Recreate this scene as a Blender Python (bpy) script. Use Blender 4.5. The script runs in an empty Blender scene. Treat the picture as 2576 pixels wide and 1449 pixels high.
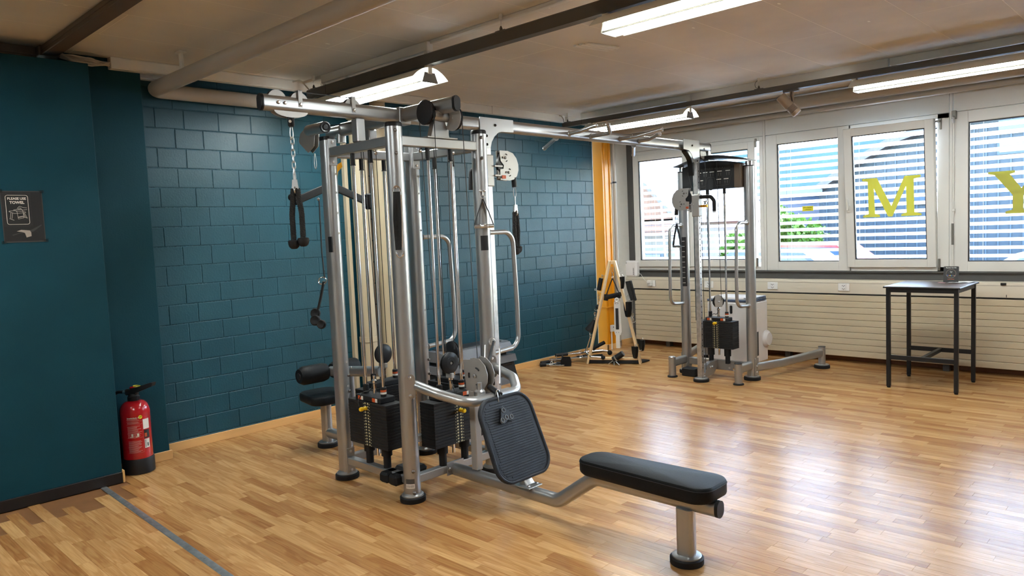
import bpy, bmesh, math, random
from mathutils import Vector, Matrix

# ------------------------------------------------------------------ camera, world, sun, exposure
SC = bpy.context.scene
COL = SC.collection
PI = math.pi
CAM = Vector((5.83, 0.0, 1.58))
FPX = 1863.64                      # focal length in pixels of the 2576 px wide frame
YAW, PIT, ROL = math.radians(-44.015), math.radians(-4.3146), math.radians(-2.4375)
_f = Vector((math.sin(YAW) * math.cos(PIT), math.cos(YAW) * math.cos(PIT), math.sin(PIT)))
_r0 = Vector((math.cos(YAW), -math.sin(YAW), 0.0))
_u0 = _r0.cross(_f)
_r = _r0 * math.cos(ROL) + _u0 * math.sin(ROL)
_u = _u0 * math.cos(ROL) - _r0 * math.sin(ROL)
cd = bpy.data.cameras.new('camera')
cam = bpy.data.objects.new('camera', cd)
COL.objects.link(cam)
cam.matrix_world = Matrix(((_r.x, _u.x, -_f.x, CAM.x), (_r.y, _u.y, -_f.y, CAM.y), (_r.z, _u.z, -_f.z, CAM.z), (0, 0, 0, 1)))
cd.sensor_width = 36.0
cd.lens = FPX / 2576.0 * 36.0
cd.clip_start, cd.clip_end = 0.05, 400.0
SC.camera = cam

W = bpy.data.worlds.new('sky')
SC.world = W
W.use_nodes = True
_n = W.node_tree.nodes
_sky = _n.new('ShaderNodeTexSky')
_sky.sky_type = 'NISHITA'
_sky.sun_disc = False
_sky.sun_elevation = math.radians(48)
_sky.sun_rotation = math.radians(20)
_sky.air_density, _sky.dust_density, _sky.ozone_density = 1.0, 0.8, 1.5
_n['Background'].inputs['Strength'].default_value = 1.5
W.node_tree.links.new(_sky.outputs[0], _n['Background'].inputs['Color'])

sd = bpy.data.lights.new('sun', 'SUN')
sd.energy = 10.5
sd.angle = math.radians(0.6)
sd.color = (0.95, 0.98, 1.0)
sun = bpy.data.objects.new('sun', sd)
COL.objects.link(sun)
sun.rotation_euler = Vector((-0.2, -0.66, -0.73)).to_track_quat('-Z', 'Y').to_euler()

SC.view_settings.view_transform = 'Standard'
SC.view_settings.look = 'None'
SC.view_settings.exposure = 1.72
SC.view_settings.gamma = 1.0
SC.view_settings.use_curve_mapping = False
try:
    SC.cycles.max_bounces = 10
    SC.cycles.diffuse_bounces = 5
    SC.cycles.transparent_max_bounces = 16
    SC.cycles.sample_clamp_indirect = 6.0
    SC.cycles.use_denoising = True
    SC.cycles.caustics_reflective = False
    SC.cycles.caustics_refractive = False
except Exception:
    pass

RNG = random.Random(7)


def project(p):
    d = Vector(p) - CAM
    k = d.dot(_f)
    if k <= 0.05:
        return None
    return (1288 + FPX * d.dot(_r) / k, 724.5 - FPX * d.dot(_u) / k)


# ------------------------------------------------------------------ materials
MATS = {}


def _bsdf(name):
    m = bpy.data.materials.new(name)
    m.use_nodes = True
    MATS[name] = m
    nt = m.node_tree
    return m, nt, nt.nodes['Principled BSDF']


def pm(name, col, rough=0.5, metal=0.0, var=0.08, scale=12.0, bump=0.0, bscale=60.0, coat=0.0, stretch=(1, 1, 1), spec=0.5, alpha=1.0):
    """plain material: base colour broken up by noise, optional noise bump"""
    m, nt, b = _bsdf(name)
    N, L = nt.nodes, nt.links
    tc = N.new('ShaderNodeTexCoord')
    mp = N.new('ShaderNodeMapping')
    mp.inputs['Scale'].default_value = stretch
    L.new(tc.outputs['Object'], mp.inputs['Vector'])
    no = N.new('ShaderNodeTexNoise')
    no.inputs['Scale'].default_value = scale
    no.inputs['Detail'].default_value = 4
    L.new(mp.outputs[0], no.inputs['Vector'])
    cr = N.new('ShaderNodeValToRGB')
    cr.color_ramp.elements[0].position, cr.color_ramp.elements[1].position = 0.3, 0.7
    cr.color_ramp.elements[0].color = [max(0, c * (1 - var)) for c in col] + [1]
    cr.color_ramp.elements[1].color = [min(1, c * (1 + var)) for c in col] + [1]
    L.new(no.outputs['Fac'], cr.inputs[0])
    L.new(cr.outputs[0], b.inputs['Base Color'])
    b.inputs['Roughness'].default_value = rough
    b.inputs['Metallic'].default_value = metal
    b.inputs['Specular IOR Level'].default_value = spec
    if coat:
        b.inputs['Coat Weight'].default_value = coat
        b.inputs['Coat Roughness'].default_value = 0.1
    if bump:
        n2 = N.new('ShaderNodeTexNoise')
        n2.inputs['Scale'].default_value = bscale
        n2.inputs['Detail'].default_value = 5
        L.new(mp.outputs[0], n2.inputs['Vector'])
        bp = N.new('ShaderNodeBump')
        bp.inputs['Strength'].default_value = bump
        bp.inputs['Distance'].default_value = 0.01
        L.new(n2.outputs['Fac'], bp.inputs['Height'])
        L.new(bp.outputs[0], b.inputs['Normal'])
    return m


def em(name, col, strength):
    m, nt, b = _bsdf(name)
    b.inputs['Base Color'].default_value = list(col) + [1]
    b.inputs['Emission Color'].default_value = list(col) + [1]
    b.inputs['Emission Strength'].default_value = strength
    return m


def srgb(r, g, b):
    f = lambda c: (c / 255 / 12.92) if c / 255 <= 0.04045 else ((c / 255 + 0.055) / 1.055) ** 2.4
    return (f(r), f(g), f(b))


def wood_floor():
    m, nt, b = _bsdf('beech_laminate')
    N, L = nt.nodes, nt.links
    at = N.new('ShaderNodeAttribute')
    at.attribute_name = 'tone'
    ge = N.new('ShaderNodeNewGeometry')
    of = N.new('ShaderNodeVectorMath')
    of.operation = 'MULTIPLY_ADD'
    L.new(ge.outputs['Position'], of.inputs[0])
    of.inputs[1].default_value = (1, 1, 1)
    cm = N.new('ShaderNodeCombineXYZ')
    mu = N.new('ShaderNodeMath')
    mu.operation = 'MULTIPLY'
    mu.inputs[1].default_value = 37.0
    L.new(at.outputs['Fac'], mu.inputs[0])
    L.new(mu.outputs[0], cm.inputs[0])
    L.new(mu.outputs[0], cm.inputs[1])
    L.new(cm.outputs[0], of.inputs[2])
    # fine straight fibre
    m1 = N.new('ShaderNodeMapping')
    m1.inputs['Scale'].default_value = (2.5, 70, 1)
    L.new(of.outputs[0], m1.inputs[0])
    n1 = N.new('ShaderNodeTexNoise')
    n1.inputs['Scale'].default_value = 1.6
    n1.inputs['Detail'].default_value = 6
    L.new(m1.outputs[0], n1.inputs[0])
    # cathedral figure: distorted rings stretched along the strip
    m2 = N.new('ShaderNodeMapping')
    m2.inputs['Scale'].default_value = (2.0, 16, 1)
    L.new(of.outputs[0], m2.inputs[0])
    wv = N.new('ShaderNodeTexNoise')
    wv.inputs['Scale'].default_value = 0.9
    wv.inputs['Detail'].default_value = 2
    wv.inputs['Distortion'].default_value = 1.0
    L.new(m2.outputs[0], wv.inputs[0])
    fr = N.new('ShaderNodeMath')
    fr.operation = 'MULTIPLY'
    fr.inputs[1].default_value = 14.0
    L.new(wv.outputs['Fac'], fr.inputs[0])
    sn = N.new('ShaderNodeMath')
    sn.operation = 'SINE'
    L.new(fr.outputs[0], sn.inputs[0])
    s2 = N.new('ShaderNodeMapRange')
    s2.inputs[1].default_value, s2.inputs[2].default_value = 0.2, 1.0
    s2.inputs[3].default_value, s2.inputs[4].default_value = 0.0, 1.0
    L.new(sn.outputs[0], s2.inputs[0])
    cr = N.new('ShaderNodeValToRGB')
    e = cr.color_ramp.elements
    e[0].position, e[0].color = 0.0, (*FLOOR_LIGHT, 1)
    e[1].position, e[1].color = 1.0, (*FLOOR_DARK, 1)
    L.new(at.outputs['Fac'], cr.inputs[0])
    mx = N.new('ShaderNodeMix')
    mx.data_type = 'RGBA'
    mx.blend_type = 'MULTIPLY'
    mx.inputs[0].default_value = 0.5
    L.new(cr.outputs[0], mx.inputs[6])
    c1 = N.new('ShaderNodeValToRGB')
    c1.color_ramp.elements[0].color = (0.62, 0.52, 0.42, 1)
    c1.color_ramp.elements[1].color = (1.12, 1.1, 1.06, 1)
    c1.color_ramp.elements[0].position, c1.color_ramp.elements[1].position = 0.3, 0.68
    L.new(n1.outputs['Fac'], c1.inputs[0])
    L.new(c1.outputs[0], mx.inputs[7])
    m3 = N.new('ShaderNodeMix')
    m3.data_type = 'RGBA'
    m3.blend_type = 'MULTIPLY'
    fa = N.new('ShaderNodeMath')
    fa.operation = 'MULTIPLY'
    fa.inputs[1].default_value = 0.45
    L.new(s2.outputs[0], fa.inputs[0])
    L.new(fa.outputs[0], m3.inputs[0])
    L.new(mx.outputs[2], m3.inputs[6])
    m3.inputs[7].default_value = (0.66, 0.5, 0.36, 1)
    L.new(m3.outputs[2], b.inputs['Base Color'])
    b.inputs['Roughness'].default_value = 0.25
    b.inputs['Specular IOR Level'].default_value = 0.28
    # faint embossed texture that blurs reflections sideways
    bp = N.new('ShaderNodeBump')
    bp.inputs['Strength'].default_value = 0.12
    bp.inputs['Distance'].default_value = 0.003
    L.new(n1.outputs['Fac'], bp.inputs['Height'])
    L.new(bp.outputs[0], b.inputs['Normal'])
    return m


def concrete():
    m, nt, b = _bsdf('painted_concrete')
    N, L = nt.nodes, nt.links
    ge = N.new('ShaderNodeNewGeometry')
    mp = N.new('ShaderNodeMapping')
    mp.inputs['Scale'].default_value = (60, 1.2, 1)
    L.new(ge.outputs['Position'], mp.inputs[0])
    n1 = N.new('ShaderNodeTexNoise')
    n1.inputs['Scale'].default_value = 1.0
    n1.inputs['Detail'].default_value = 5
    L.new(mp.outputs[0], n1.inputs[0])
    n2 = N.new('ShaderNodeTexNoise')
    n2.inputs['Scale'].default_value = 1.3
    n2.inputs['Detail'].default_value = 5
    L.new(ge.outputs['Position'], n2.inputs[0])
    # formwork seams
    sw = N.new('ShaderNodeMapping')
    sw.inputs['Rotation'].default_value = (0, 0, PI / 2)
    sw.inputs['Location'].default_value = (0.35, 0.22, 0)
    L.new(ge.outputs['Position'], sw.inputs[0])
    br = N.new('ShaderNodeTexBrick')
    br.inputs['Scale'].default_value = 1.0
    br.inputs['Brick Width'].default_value = 2.6
    br.inputs['Row Height'].default_value = 0.5
    br.inputs['Mortar Size'].default_value = 0.003
    br.inputs['Mortar Smooth'].default_value = 0.3
    L.new(sw.outputs[0], br.inputs[0])
    base = CEIL_COL
    c2 = N.new('ShaderNodeValToRGB')
    c2.color_ramp.elements[0].position, c2.color_ramp.elements[1].position = 0.3, 0.72
    c2.color_ramp.elements[0].color = [c * 0.88 for c in base] + [1]
    c2.color_ramp.elements[1].color = [c * 1.1 for c in base] + [1]
    L.new(n2.outputs['Fac'], c2.inputs[0])
    m1 = N.new('ShaderNodeMix')
    m1.data_type = 'RGBA'
    L.new(br.outputs['Fac'], m1.inputs[0])
    L.new(c2.outputs[0], m1.inputs[6])
    m1.inputs[7].default_value = [min(1, c * 1.28) for c in base] + [1]
    # scattered pale chips and tiny holes
    vo = N.new('ShaderNodeTexVoronoi')
    vo.inputs['Scale'].default_value = 2.4
    mv = N.new('ShaderNodeMapping')
    mv.inputs['Scale'].default_value = (2.2, 1, 1)
    L.new(ge.outputs['Position'], mv.inputs[0])
    L.new(mv.outputs[0], vo.inputs['Vector'])
    mr = N.new('ShaderNodeMapRange')
    mr.inputs[1].default_value, mr.inputs[2].default_value = 0.035, 0.05
    mr.inputs[3].default_value, mr.inputs[4].default_value = 1.0, 0.0
    L.new(vo.outputs['Distance'], mr.inputs[0])
    m2 = N.new('ShaderNodeMix')
    m2.data_type = 'RGBA'
    L.new(mr.outputs[0], m2.inputs[0])
    L.new(m1.outputs[2], m2.inputs[6])
    m2.inputs[7].default_value = [min(1, c * 1.5) for c in base] + [1]
    L.new(m2.outputs[2], b.inputs['Base Color'])
    b.inputs['Roughness'].default_value = 0.75
    ad = N.new('ShaderNodeMath')
    ad.operation = 'MULTIPLY_ADD'
    ad.inputs[1].default_value = 0.35
    L.new(n1.outputs['Fac'], ad.inputs[0])
    L.new(br.outputs['Fac'], ad.inputs[2])
    bp = N.new('ShaderNodeBump')
    bp.inputs['Strength'].default_value = 0.5
    bp.inputs['Distance'].default_value = 0.006
    L.new(ad.outputs[0], bp.inputs['Height'])
    L.new(bp.outputs[0], b.inputs['Normal'])
    return m


def glass_mat():
    m = bpy.data.materials.new('window_glass')
    m.use_nodes = True
    MATS['window_glass'] = m
    nt = m.node_tree
    N, L = nt.nodes, nt.links
    N.remove(N['Principled BSDF'])
    tr = N.new('ShaderNodeBsdfTransparent')
    tr.inputs[0].default_value = (0.93, 0.96, 0.97, 1)
    gl = N.new('ShaderNodeBsdfGlossy')
    gl.inputs['Roughness'].default_value = 0.02
    fz = N.new('ShaderNodeFresnel')
    fz.inputs[0].default_value = 1.35
    mx = N.new('ShaderNodeMixShader')
    L.new(fz.outputs[0], mx.inputs[0])
    L.new(tr.outputs[0], mx.inputs[1])
    L.new(gl.outputs[0], mx.inputs[2])
    L.new(mx.outputs[0], N['Material Output'].inputs[0])
    return m


def film_mat():
    """translucent yellow film stuck to a pane: lets daylight through"""
    m, nt, b = _bsdf('yellow_film')
    N, L = nt.nodes, nt.links
    b.inputs['Base Color'].default_value = (0.5, 0.45, 0.12, 1)
    b.inputs['Roughness'].default_value = 0.4
    tl = N.new('ShaderNodeBsdfTranslucent')
    tl.inputs[0].default_value = (0.60, 0.54, 0.16, 1)
    mx = N.new('ShaderNodeMixShader')
    mx.inputs[0].default_value = 0.6
    L.new(b.outputs[0], mx.inputs[1])
    L.new(tl.outputs[0], mx.inputs[2])
    L.new(mx.outputs[0], N['Material Output'].inputs[0])
    return m


FLOOR_LIGHT = srgb(200, 158, 106)
FLOOR_DARK = srgb(164, 118, 70)
CEIL_COL = srgb(218, 214, 206)
TEAL = srgb(10, 64, 78)

wood_floor(); concrete(); glass_mat(); film_mat()
pm('floor_under', srgb(120, 80, 45), 0.6)
pm('teal_paint', srgb(8, 57, 69), 0.6, var=0.07, scale=3, bump=0.10, bscale=90, spec=0.2)
pm('teal_brick', TEAL, 0.46, var=0.07, scale=2.5, bump=0.12, bscale=70, spec=0.45)
pm('teal_mortar', TEAL, 0.45, var=0.1, scale=9, bump=1.0, bscale=55, spec=0.4)
pm('beech', srgb(214, 168, 108), 0.4, var=0.07, scale=2, stretch=(1, 1, 9))
pm('brown_trim', srgb(120, 74, 40), 0.5, var=0.1)
pm('black_trim', (0.008, 0.008, 0.009), 0.35)
pm('void_black', (0.006, 0.006, 0.006), 0.9)
pm('white_pvc', srgb(214, 212, 206), 0.38, var=0.03, scale=2)
pm('white_panel', srgb(214, 214, 210), 0.45, var=0.03, scale=2)
pm('white_metal', srgb(222, 220, 212), 0.4, var=0.03)
pm('white_plain', srgb(225, 224, 220), 0.5, var=0.03)
pm('grey_ledge', srgb(74, 72, 70), 0.5, var=0.06)
pm('radiator_cream', srgb(190, 176, 150), 0.45, var=0.02, scale=2)
pm('duct_cream', srgb(200, 190, 172), 0.45, var=0.02, scale=2)
pm('yellow_steel', srgb(212, 138, 4), 0.38, var=0.04, scale=2, bump=0.05)
pm('pipe_grey', srgb(176, 168, 156), 0.42, var=0.04, scale=2)
pm('pipe_cream', srgb(180, 167, 140), 0.42, var=0.04, scale=2)
pm('tray_brown', srgb(96, 82, 68), 0.5, var=0.05, scale=3)
pm('track_dark', srgb(84, 80, 74), 0.45, var=0.04, scale=3)
pm('cable_grey', srgb(188, 180, 166), 0.5)
pm('silver_paint', srgb(168, 169, 169), 0.32, metal=0.75, var=0.03, scale=4, coat=0.15)
pm('silver_flat', srgb(172, 170, 166), 0.42, metal=0.45, var=0.03, scale=4)
pm('chrome', (0.82, 0.82, 0.83), 0.10, metal=1.0, var=0.02)
pm('steel', (0.62, 0.62, 0.62), 0.28, metal=1.0, var=0.05)
pm('galvanised', (0.55, 0.55, 0.55), 0.4, metal=0.9, var=0.18, scale=25)
pm('dark_bolt', (0.18, 0.17, 0.16), 0.35, metal=1.0)
pm('black_plastic', (0.012, 0.012, 0.013), 0.42, spec=0.3)
pm('black_rubber', (0.010, 0.010, 0.011), 0.6, bump=0.1, bscale=120, spec=0.3)
pm('black_vinyl', (0.008, 0.009, 0.010), 0.5, var=0.15, scale=8, bump=0.12, bscale=140, spec=0.16)
pm('plate_black', (0.012, 0.012, 0.013), 0.62, bump=0.15, bscale=150, spec=0.3)
pm('pulley_black', (0.02, 0.021, 0.024), 0.38, spec=0.3)
pm('pad_rubber', (0.022, 0.025, 0.031), 0.5, var=0.25, scale=10, bump=0.15, bscale=100, spec=0.2)
pm('cable_black', (0.008, 0.008, 0.008), 0.4)
pm('rope_black', (0.010, 0.010, 0.010), 0.8, bump=0.4, bscale=200)
pm('webbing', (0.008, 0.008, 0.008), 0.75, bump=0.3, bscale=200)
pm('fleece', srgb(176, 158, 142), 0.95, bump=0.6, bscale=150)
pm('gold_anodised', srgb(226, 160, 24), 0.3, metal=0.6)
pm('pin_yellow', srgb(236, 196, 24), 0.35)
pm('label_orange', srgb(196, 84, 34), 0.5)
pm('label_white', srgb(224, 222, 216), 0.5)
pm('label_black', (0.01, 0.01, 0.012), 0.4)
pm('print_cream', srgb(196, 188, 150), 0.6)
pm('print_grey', srgb(84, 83, 82), 0.6)
pm('print_pink', srgb(206, 150, 150), 0.5)
pm('step_grey', srgb(96, 98, 102), 0.45, var=0.06)
pm('step_black', (0.016, 0.016, 0.017), 0.5, spec=0.3)
pm('fire_red', srgb(176, 16, 26), 0.22, var=0.03, coat=0.5)
pm('label_yellow', srgb(236, 226, 40), 0.5)
pm('paper_white', srgb(235, 235, 232), 0.7)
pm('poster_dark', srgb(24, 22, 22), 0.5, var=0.15)
pm('poster_mid', srgb(52, 50, 50), 0.5, var=0.1)
pm('poster_black', srgb(10, 9, 9), 0.5)
pm('poster_ink', srgb(214, 204, 192), 0.6)
pm('poster_towel', srgb(150, 138, 128), 0.7)
pm('table_black', (0.012, 0.012, 0.013), 0.4, spec=0.3)
pm('table_wood', srgb(74, 56, 46), 0.42, var=0.35, scale=3, stretch=(1, 9, 1))
pm('pine', srgb(226, 196, 150), 0.5, var=0.1, scale=3, stretch=(8, 8, 1))
pm('appliance_white', srgb(228, 224, 222), 0.35, var=0.02)
pm('appliance_blue', srgb(60, 76, 104), 0.4)
pm('blind_white', srgb(236, 238, 240), 0.5, var=0.02)
pm('seal_black', (0.006, 0.006, 0.007), 0.5)
pm('hinge_grey', srgb(120, 116, 108), 0.4, metal=0.5)
pm('lamp_white', srgb(226, 222, 208), 0.4, var=0.02)
pm('spot_bronze', srgb(166, 148, 130), 0.4, metal=0.3)
em('lamp_glow', (0.90, 0.97, 1.0), 21.0)
em('display_blue', (0.35, 0.4, 1.0), 3.0)
# outdoors
pm('asphalt', srgb(62, 64, 68), 0.9, var=0.1)
pm('facade_grey', srgb(58, 66, 72), 0.7, var=0.05)
pm('facade_dark', srgb(40, 50, 66), 0.6, var=0.05)
pm('facade_rib', srgb(72, 82, 88), 0.7, var=0.04)
pm('roof_grey', srgb(96, 90, 88), 0.8, var=0.1)
pm('roof_tile', srgb(120, 88, 70), 0.8, var=0.2, scale=4)
pm('house_wall', srgb(120, 116, 110), 0.8)
pm('solar_blue', srgb(40, 80, 160), 0.2)
pm('pane_far', srgb(60, 78, 98), 0.15)
pm('hedge_green', srgb(84, 118, 34), 0.8, var=0.4, scale=3)
pm('hill_green', srgb(62, 84, 84), 0.9, var=0.2, scale=0.1)
pm('bark', srgb(84, 66, 50), 0.9)
pm('car_red', srgb(150, 24, 34), 0.25, coat=0.5)
pm('car_silver', srgb(170, 178, 188), 0.25, metal=0.5)
pm('car_blue', srgb(40, 60, 110), 0.25, metal=0.3)
pm('tyre', (0.012, 0.012, 0.012), 0.8)


# ------------------------------------------------------------------ mesh helpers
def vec(p):
    return p if isinstance(p, Vector) else Vector(p)


def frame_of(d):
    d = d.normalized()
    a = Vector((0, 0, 1)) if abs(d.z) < 0.9 else Vector((1, 0, 0))
    x = a.cross(d).normalized()
    return x, d.cross(x), d


def fillet(pts, rad, n=6):
    pts = [vec(p) for p in pts]
    if rad <= 0 or len(pts) < 3:
        return pts
    out = [pts[0]]
    for i in range(1, len(pts) - 1):
        a, p, b = pts[i - 1], pts[i], pts[i + 1]
        d1, d2 = (a - p), (b - p)
        l1, l2 = d1.length, d2.length
        d1.normalize(); d2.normalize()
        ang = d1.angle(d2)
        if ang > PI - 0.02:
            out.append(p); continue
        t = min(rad / math.tan(ang / 2), l1 * 0.49, l2 * 0.49)
        r = t * math.tan(ang / 2)
        p1, p2 = p + d1 * t, p + d2 * t
        c = p + (d1 + d2).normalized() * (r / math.sin(ang / 2))
        v1, v2 = (p1 - c), (p2 - c)
        th = v1.angle(v2)
        for k in range(n + 1):
            s = k / n
            out.append(c + (v1 * math.sin((1 - s) * th) + v2 * math.sin(s * th)) / math.sin(th))
    out.append(pts[-1])
    return out


class MB:
    def __init__(self):
        self.v, self.f = [], []

    def add(self, vs, fs, M=None):
        o = len(self.v)
        self.v += [tuple(M @ vec(p)) if M else tuple(p) for p in vs]
        self.f += [tuple(i + o for i in q) for q in fs]
        return self

    def box(self, x0, x1, y0, y1, z0, z1, b=0.0, M=None):
        if b <= 0:
            vs = [(x, y, z) for x in (x0, x1) for y in (y0, y1) for z in (z0, z1)]
            return self.add(vs, [(0, 1, 3, 2), (4, 6, 7, 5), (0, 4, 5, 1), (2, 3, 7, 6), (0, 2, 6, 4), (1, 5, 7, 3)], M)
        b = min(b, (x1 - x0) * 0.45, (y1 - y0) * 0.45, (z1 - z0) * 0.45)
        X, Y, Z = (x0, x1), (y0, y1), (z0, z1)
        sg = (b, -b)
        vs, idx = [], {}
        for i in (0, 1):
            for j in (0, 1):
                for k in (0, 1):
                    for ax in (0, 1, 2):
                        p = [X[i] + sg[i], Y[j] + sg[j], Z[k] + sg[k]]
                        p[ax] = (X[i], Y[j], Z[k])[ax]
                        idx[(i, j, k, ax)] = len(vs)
                        vs.append(p)
        fs = []
        for ax in (0, 1, 2):
            o = [a for a in (0, 1, 2) if a != ax]
            for s in (0, 1):
                q = []
                for (a, c) in ((0, 0), (1, 0), (1, 1), (0, 1)):
                    t = [0, 0, 0]
                    t[ax] = s; t[o[0]] = a; t[o[1]] = c
                    q.append(idx[(*t, ax)])
                fl = (s == 1) ^ (ax == 1)
                fs.append(tuple(q) if fl else tuple(q[::-1]))
        for ax in (0, 1, 2):
            o = [a for a in (0, 1, 2) if a != ax]
            for a in (0, 1):
                for c in (0, 1):
                    t0 = [0, 0, 0]; t1 = [0, 0, 0]
                    t0[ax], t1[ax] = 0, 1
                    for t in (t0, t1):
                        t[o[0]] = a; t[o[1]] = c
                    fs.append((idx[(*t0, o[0])], idx[(*t1, o[0])], idx[(*t1, o[1])], idx[(*t0, o[1])]))
        for i in (0, 1):
            for j in (0, 1):
                for k in (0, 1):
                    fs.append(tuple(idx[(i, j, k, ax)] for ax in (0, 1, 2)))
        return self.add(vs, fs, M)

    def cyl(self, p0, p1, r0, r1=None, n=16, M=None):
        r1 = r0 if r1 is None else r1
        p0, p1 = vec(p0), vec(p1)
        x, y, d = frame_of(p1 - p0)
        vs = []
        for p, r in ((p0, r0), (p1, r1)):
            for k in range(n):
                a = 2 * PI * k / n
                vs.append(p + (x * math.cos(a) + y * math.sin(a)) * r)
        fs = [(k, (k + 1) % n, n + (k + 1) % n, n + k) for k in range(n)]
        fs += [tuple(range(n - 1, -1, -1)), tuple(range(n, 2 * n))]
        return self.add(vs, fs, M)

    def lathe(self, prof, loc=(0, 0, 0), ax=(0, 0, 1), n=20, M=None):
        """prof: (radius, distance along axis) list"""
        loc = vec(loc)
        x, y, d = frame_of(vec(ax))
        vs = []
        for r, h in prof:
            for k in range(n):
                a = 2 * PI * k / n
                vs.append(loc + d * h + (x * math.cos(a) + y * math.sin(a)) * max(r, 1e-5))
        fs = []
        for i in range(len(prof) - 1):
            for k in range(n):
                fs.append((i * n + k, i * n + (k + 1) % n, (i + 1) * n + (k + 1) % n, (i + 1) * n + k))
        fs += [tuple(range(n - 1, -1, -1)), tuple((len(prof) - 1) * n + k for k in range(n))]
        return self.add(vs, fs, M)

    def sweep(self, pts, sec, up=(0, 0, 1), closed=False, M=None):
        """sweep a 2D section (a along side axis, b along up axis) along a path"""
        pts = [vec(p) for p in pts]
        n, m = len(pts), len(sec)
        upv = vec(up)
        vs = []
        for i, p in enumerate(pts):
            if closed:
                t = (pts[(i + 1) % n] - pts[i - 1]).normalized()
            elif i == 0:
                t = (pts[1] - pts[0]).normalized()
            elif i == n - 1:
                t = (pts[-1] - pts[-2]).normalized()
            else:
                t = ((pts[i + 1] - p).normalized() + (p - pts[i - 1]).normalized()).normalized()
            s = t.cross(upv)
            if s.length < 1e-4:
                s = t.cross(Vector((1, 0, 0)))
            s.normalize()
            w = s.cross(t).normalized()
            for a, b in sec:
                vs.append(p + s * a + w * b)
        fs = []
        for i in range(n if closed else n - 1):
            j = (i + 1) % n
            for k in range(m):
                l = (k + 1) % m
                fs.append((i * m + k, i * m + l, j * m + l, j * m + k))
        if not closed:
            fs += [tuple(range(m - 1, -1, -1)), tuple((n - 1) * m + k for k in range(m))]
        return self.add(vs, fs, M)

    def tube(self, pts, r, n=10, fil=0.0, closed=False, nf=6, M=None):
        """round tube, twist-free frames"""
        pts = fillet(pts, fil, nf) if not closed else [vec(p) for p in pts]
        N = len(pts)
        ts = []
        for i in range(N):
            if closed:
                ts.append((pts[(i + 1) % N] - pts[i - 1]).normalized())
            elif i == 0:
                ts.append((pts[1] - pts[0]).normalized())
            elif i == N - 1:
                ts.append((pts[-1] - pts[-2]).normalized())
            else:
                ts.append(((pts[i + 1] - pts[i]).normalized() + (pts[i] - pts[i - 1]).normalized()).normalized())
        x, y, _ = frame_of(ts[0])
        vs = []
        for i in range(N):
            if i:
                x = (x - ts[i] * x.dot(ts[i])).normalized()
                y = ts[i].cross(x)
            for k in range(n):
                a = 2 * PI * k / n
                vs.append(pts[i] + (x * math.cos(a) + y * math.sin(a)) * r)
        fs = []
        for i in range(N if closed else N - 1):
            j = (i + 1) % N
            for k in range(n):
                l = (k + 1) % n
                fs.append((i * n + k, i * n + l, j * n + l, j * n + k))
        if not closed:
            fs += [tuple(range(n - 1, -1, -1)), tuple((N - 1) * n + k for k in range(n))]
        return self.add(vs, fs, M)

    def prism(self, poly, O, U, V, thick, M=None):
        """2D polygon in the plane O + u U + v V, extruded by thick along U x V"""
        O, U, V = vec(O), vec(U), vec(V)
        n = U.cross(V).normalized() * thick
        k = len(poly)
        vs = [O + U * a + V * b for a, b in poly]
        vs += [p + n for p in vs]
        fs = [tuple(range(k - 1, -1, -1)), tuple(range(k, 2 * k))]
        fs += [(i, (i + 1) % k, k + (i + 1) % k, k + i) for i in range(k)]
        return self.add(vs, fs, M)

    def ring(self, c, nrm, R, r, n=24, m=8, M=None):
        c = vec(c)
        x, y, d = frame_of(vec(nrm))
        pts = [c + (x * math.cos(2 * PI * k / n) + y * math.sin(2 * PI * k / n)) * R for k in range(n)]
        return self.tube(pts, r, m, closed=True, M=M)

    def ball(self, c, r, n=12, m=8, sz=1.0, M=None):
        prof = [(r * math.sin(PI * k / m), -r * sz * math.cos(PI * k / m)) for k in range(m + 1)]
        return self.lathe(prof, c, n=n, M=M)

    def mesh(self, name, tone=None):
        me = bpy.data.meshes.new(name)
        me.from_pydata(self.v, [], self.f)
        bm = bmesh.new()
        bm.from_mesh(me)
        bmesh.ops.recalc_face_normals(bm, faces=bm.faces)
        bm.to_mesh(me)
        bm.free()
        me.shade_smooth()
        me.set_sharp_from_angle(angle=math.radians(34))
        return me


def rrect(w, h, r, n=5):
    """rounded rectangle section, centred"""
    r = min(r, w / 2 - 1e-5, h / 2 - 1e-5)
    out = []
    for cx, cy, a0 in ((w / 2 - r, h / 2 - r, 0), (-w / 2 + r, h / 2 - r, 90), (-w / 2 + r, -h / 2 + r, 180), (w / 2 - r, -h / 2 + r, 270)):
        for k in range(n + 1):
            a = math.radians(a0 + 90 * k / n)
            out.append((cx + r * math.cos(a), cy + r * math.sin(a)))
    return out


INV = {}


def thing(name, label, cat, loc=(0, 0, 0), rz=0.0, group=None, kind=None):
    o = bpy.data.objects.new(name, None)
    o.empty_display_size = 0.05
    COL.objects.link(o)
    o.location = loc
    o.rotation_euler = (0, 0, rz)
    if label:
        o['label'] = label
    if cat:
        o['category'] = cat
    if group:
        o['group'] = group
    if kind:
        o['kind'] = kind
    INV[o] = (Matrix.Translation(loc) @ Matrix.Rotation(rz, 4, 'Z')).inverted()
    return o


def part(name, mb, mat, parent=None, label=None, kind=None):
    """one mesh object; geometry is in world coordinates"""
    me = mb if isinstance(mb, bpy.types.Mesh) else mb.mesh(name)
    if isinstance(mat, str):
        mat = MATS[mat]
    if not me.materials:
        me.materials.append(mat)
    o = bpy.data.objects.new(name, me)
    COL.objects.link(o)
    if parent is not None:
        o.parent = parent
        if parent in INV:
            o.matrix_parent_inverse = INV[parent]
    if label:
        o['label'] = label
    if kind:
        o['kind'] = kind
    return o


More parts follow.
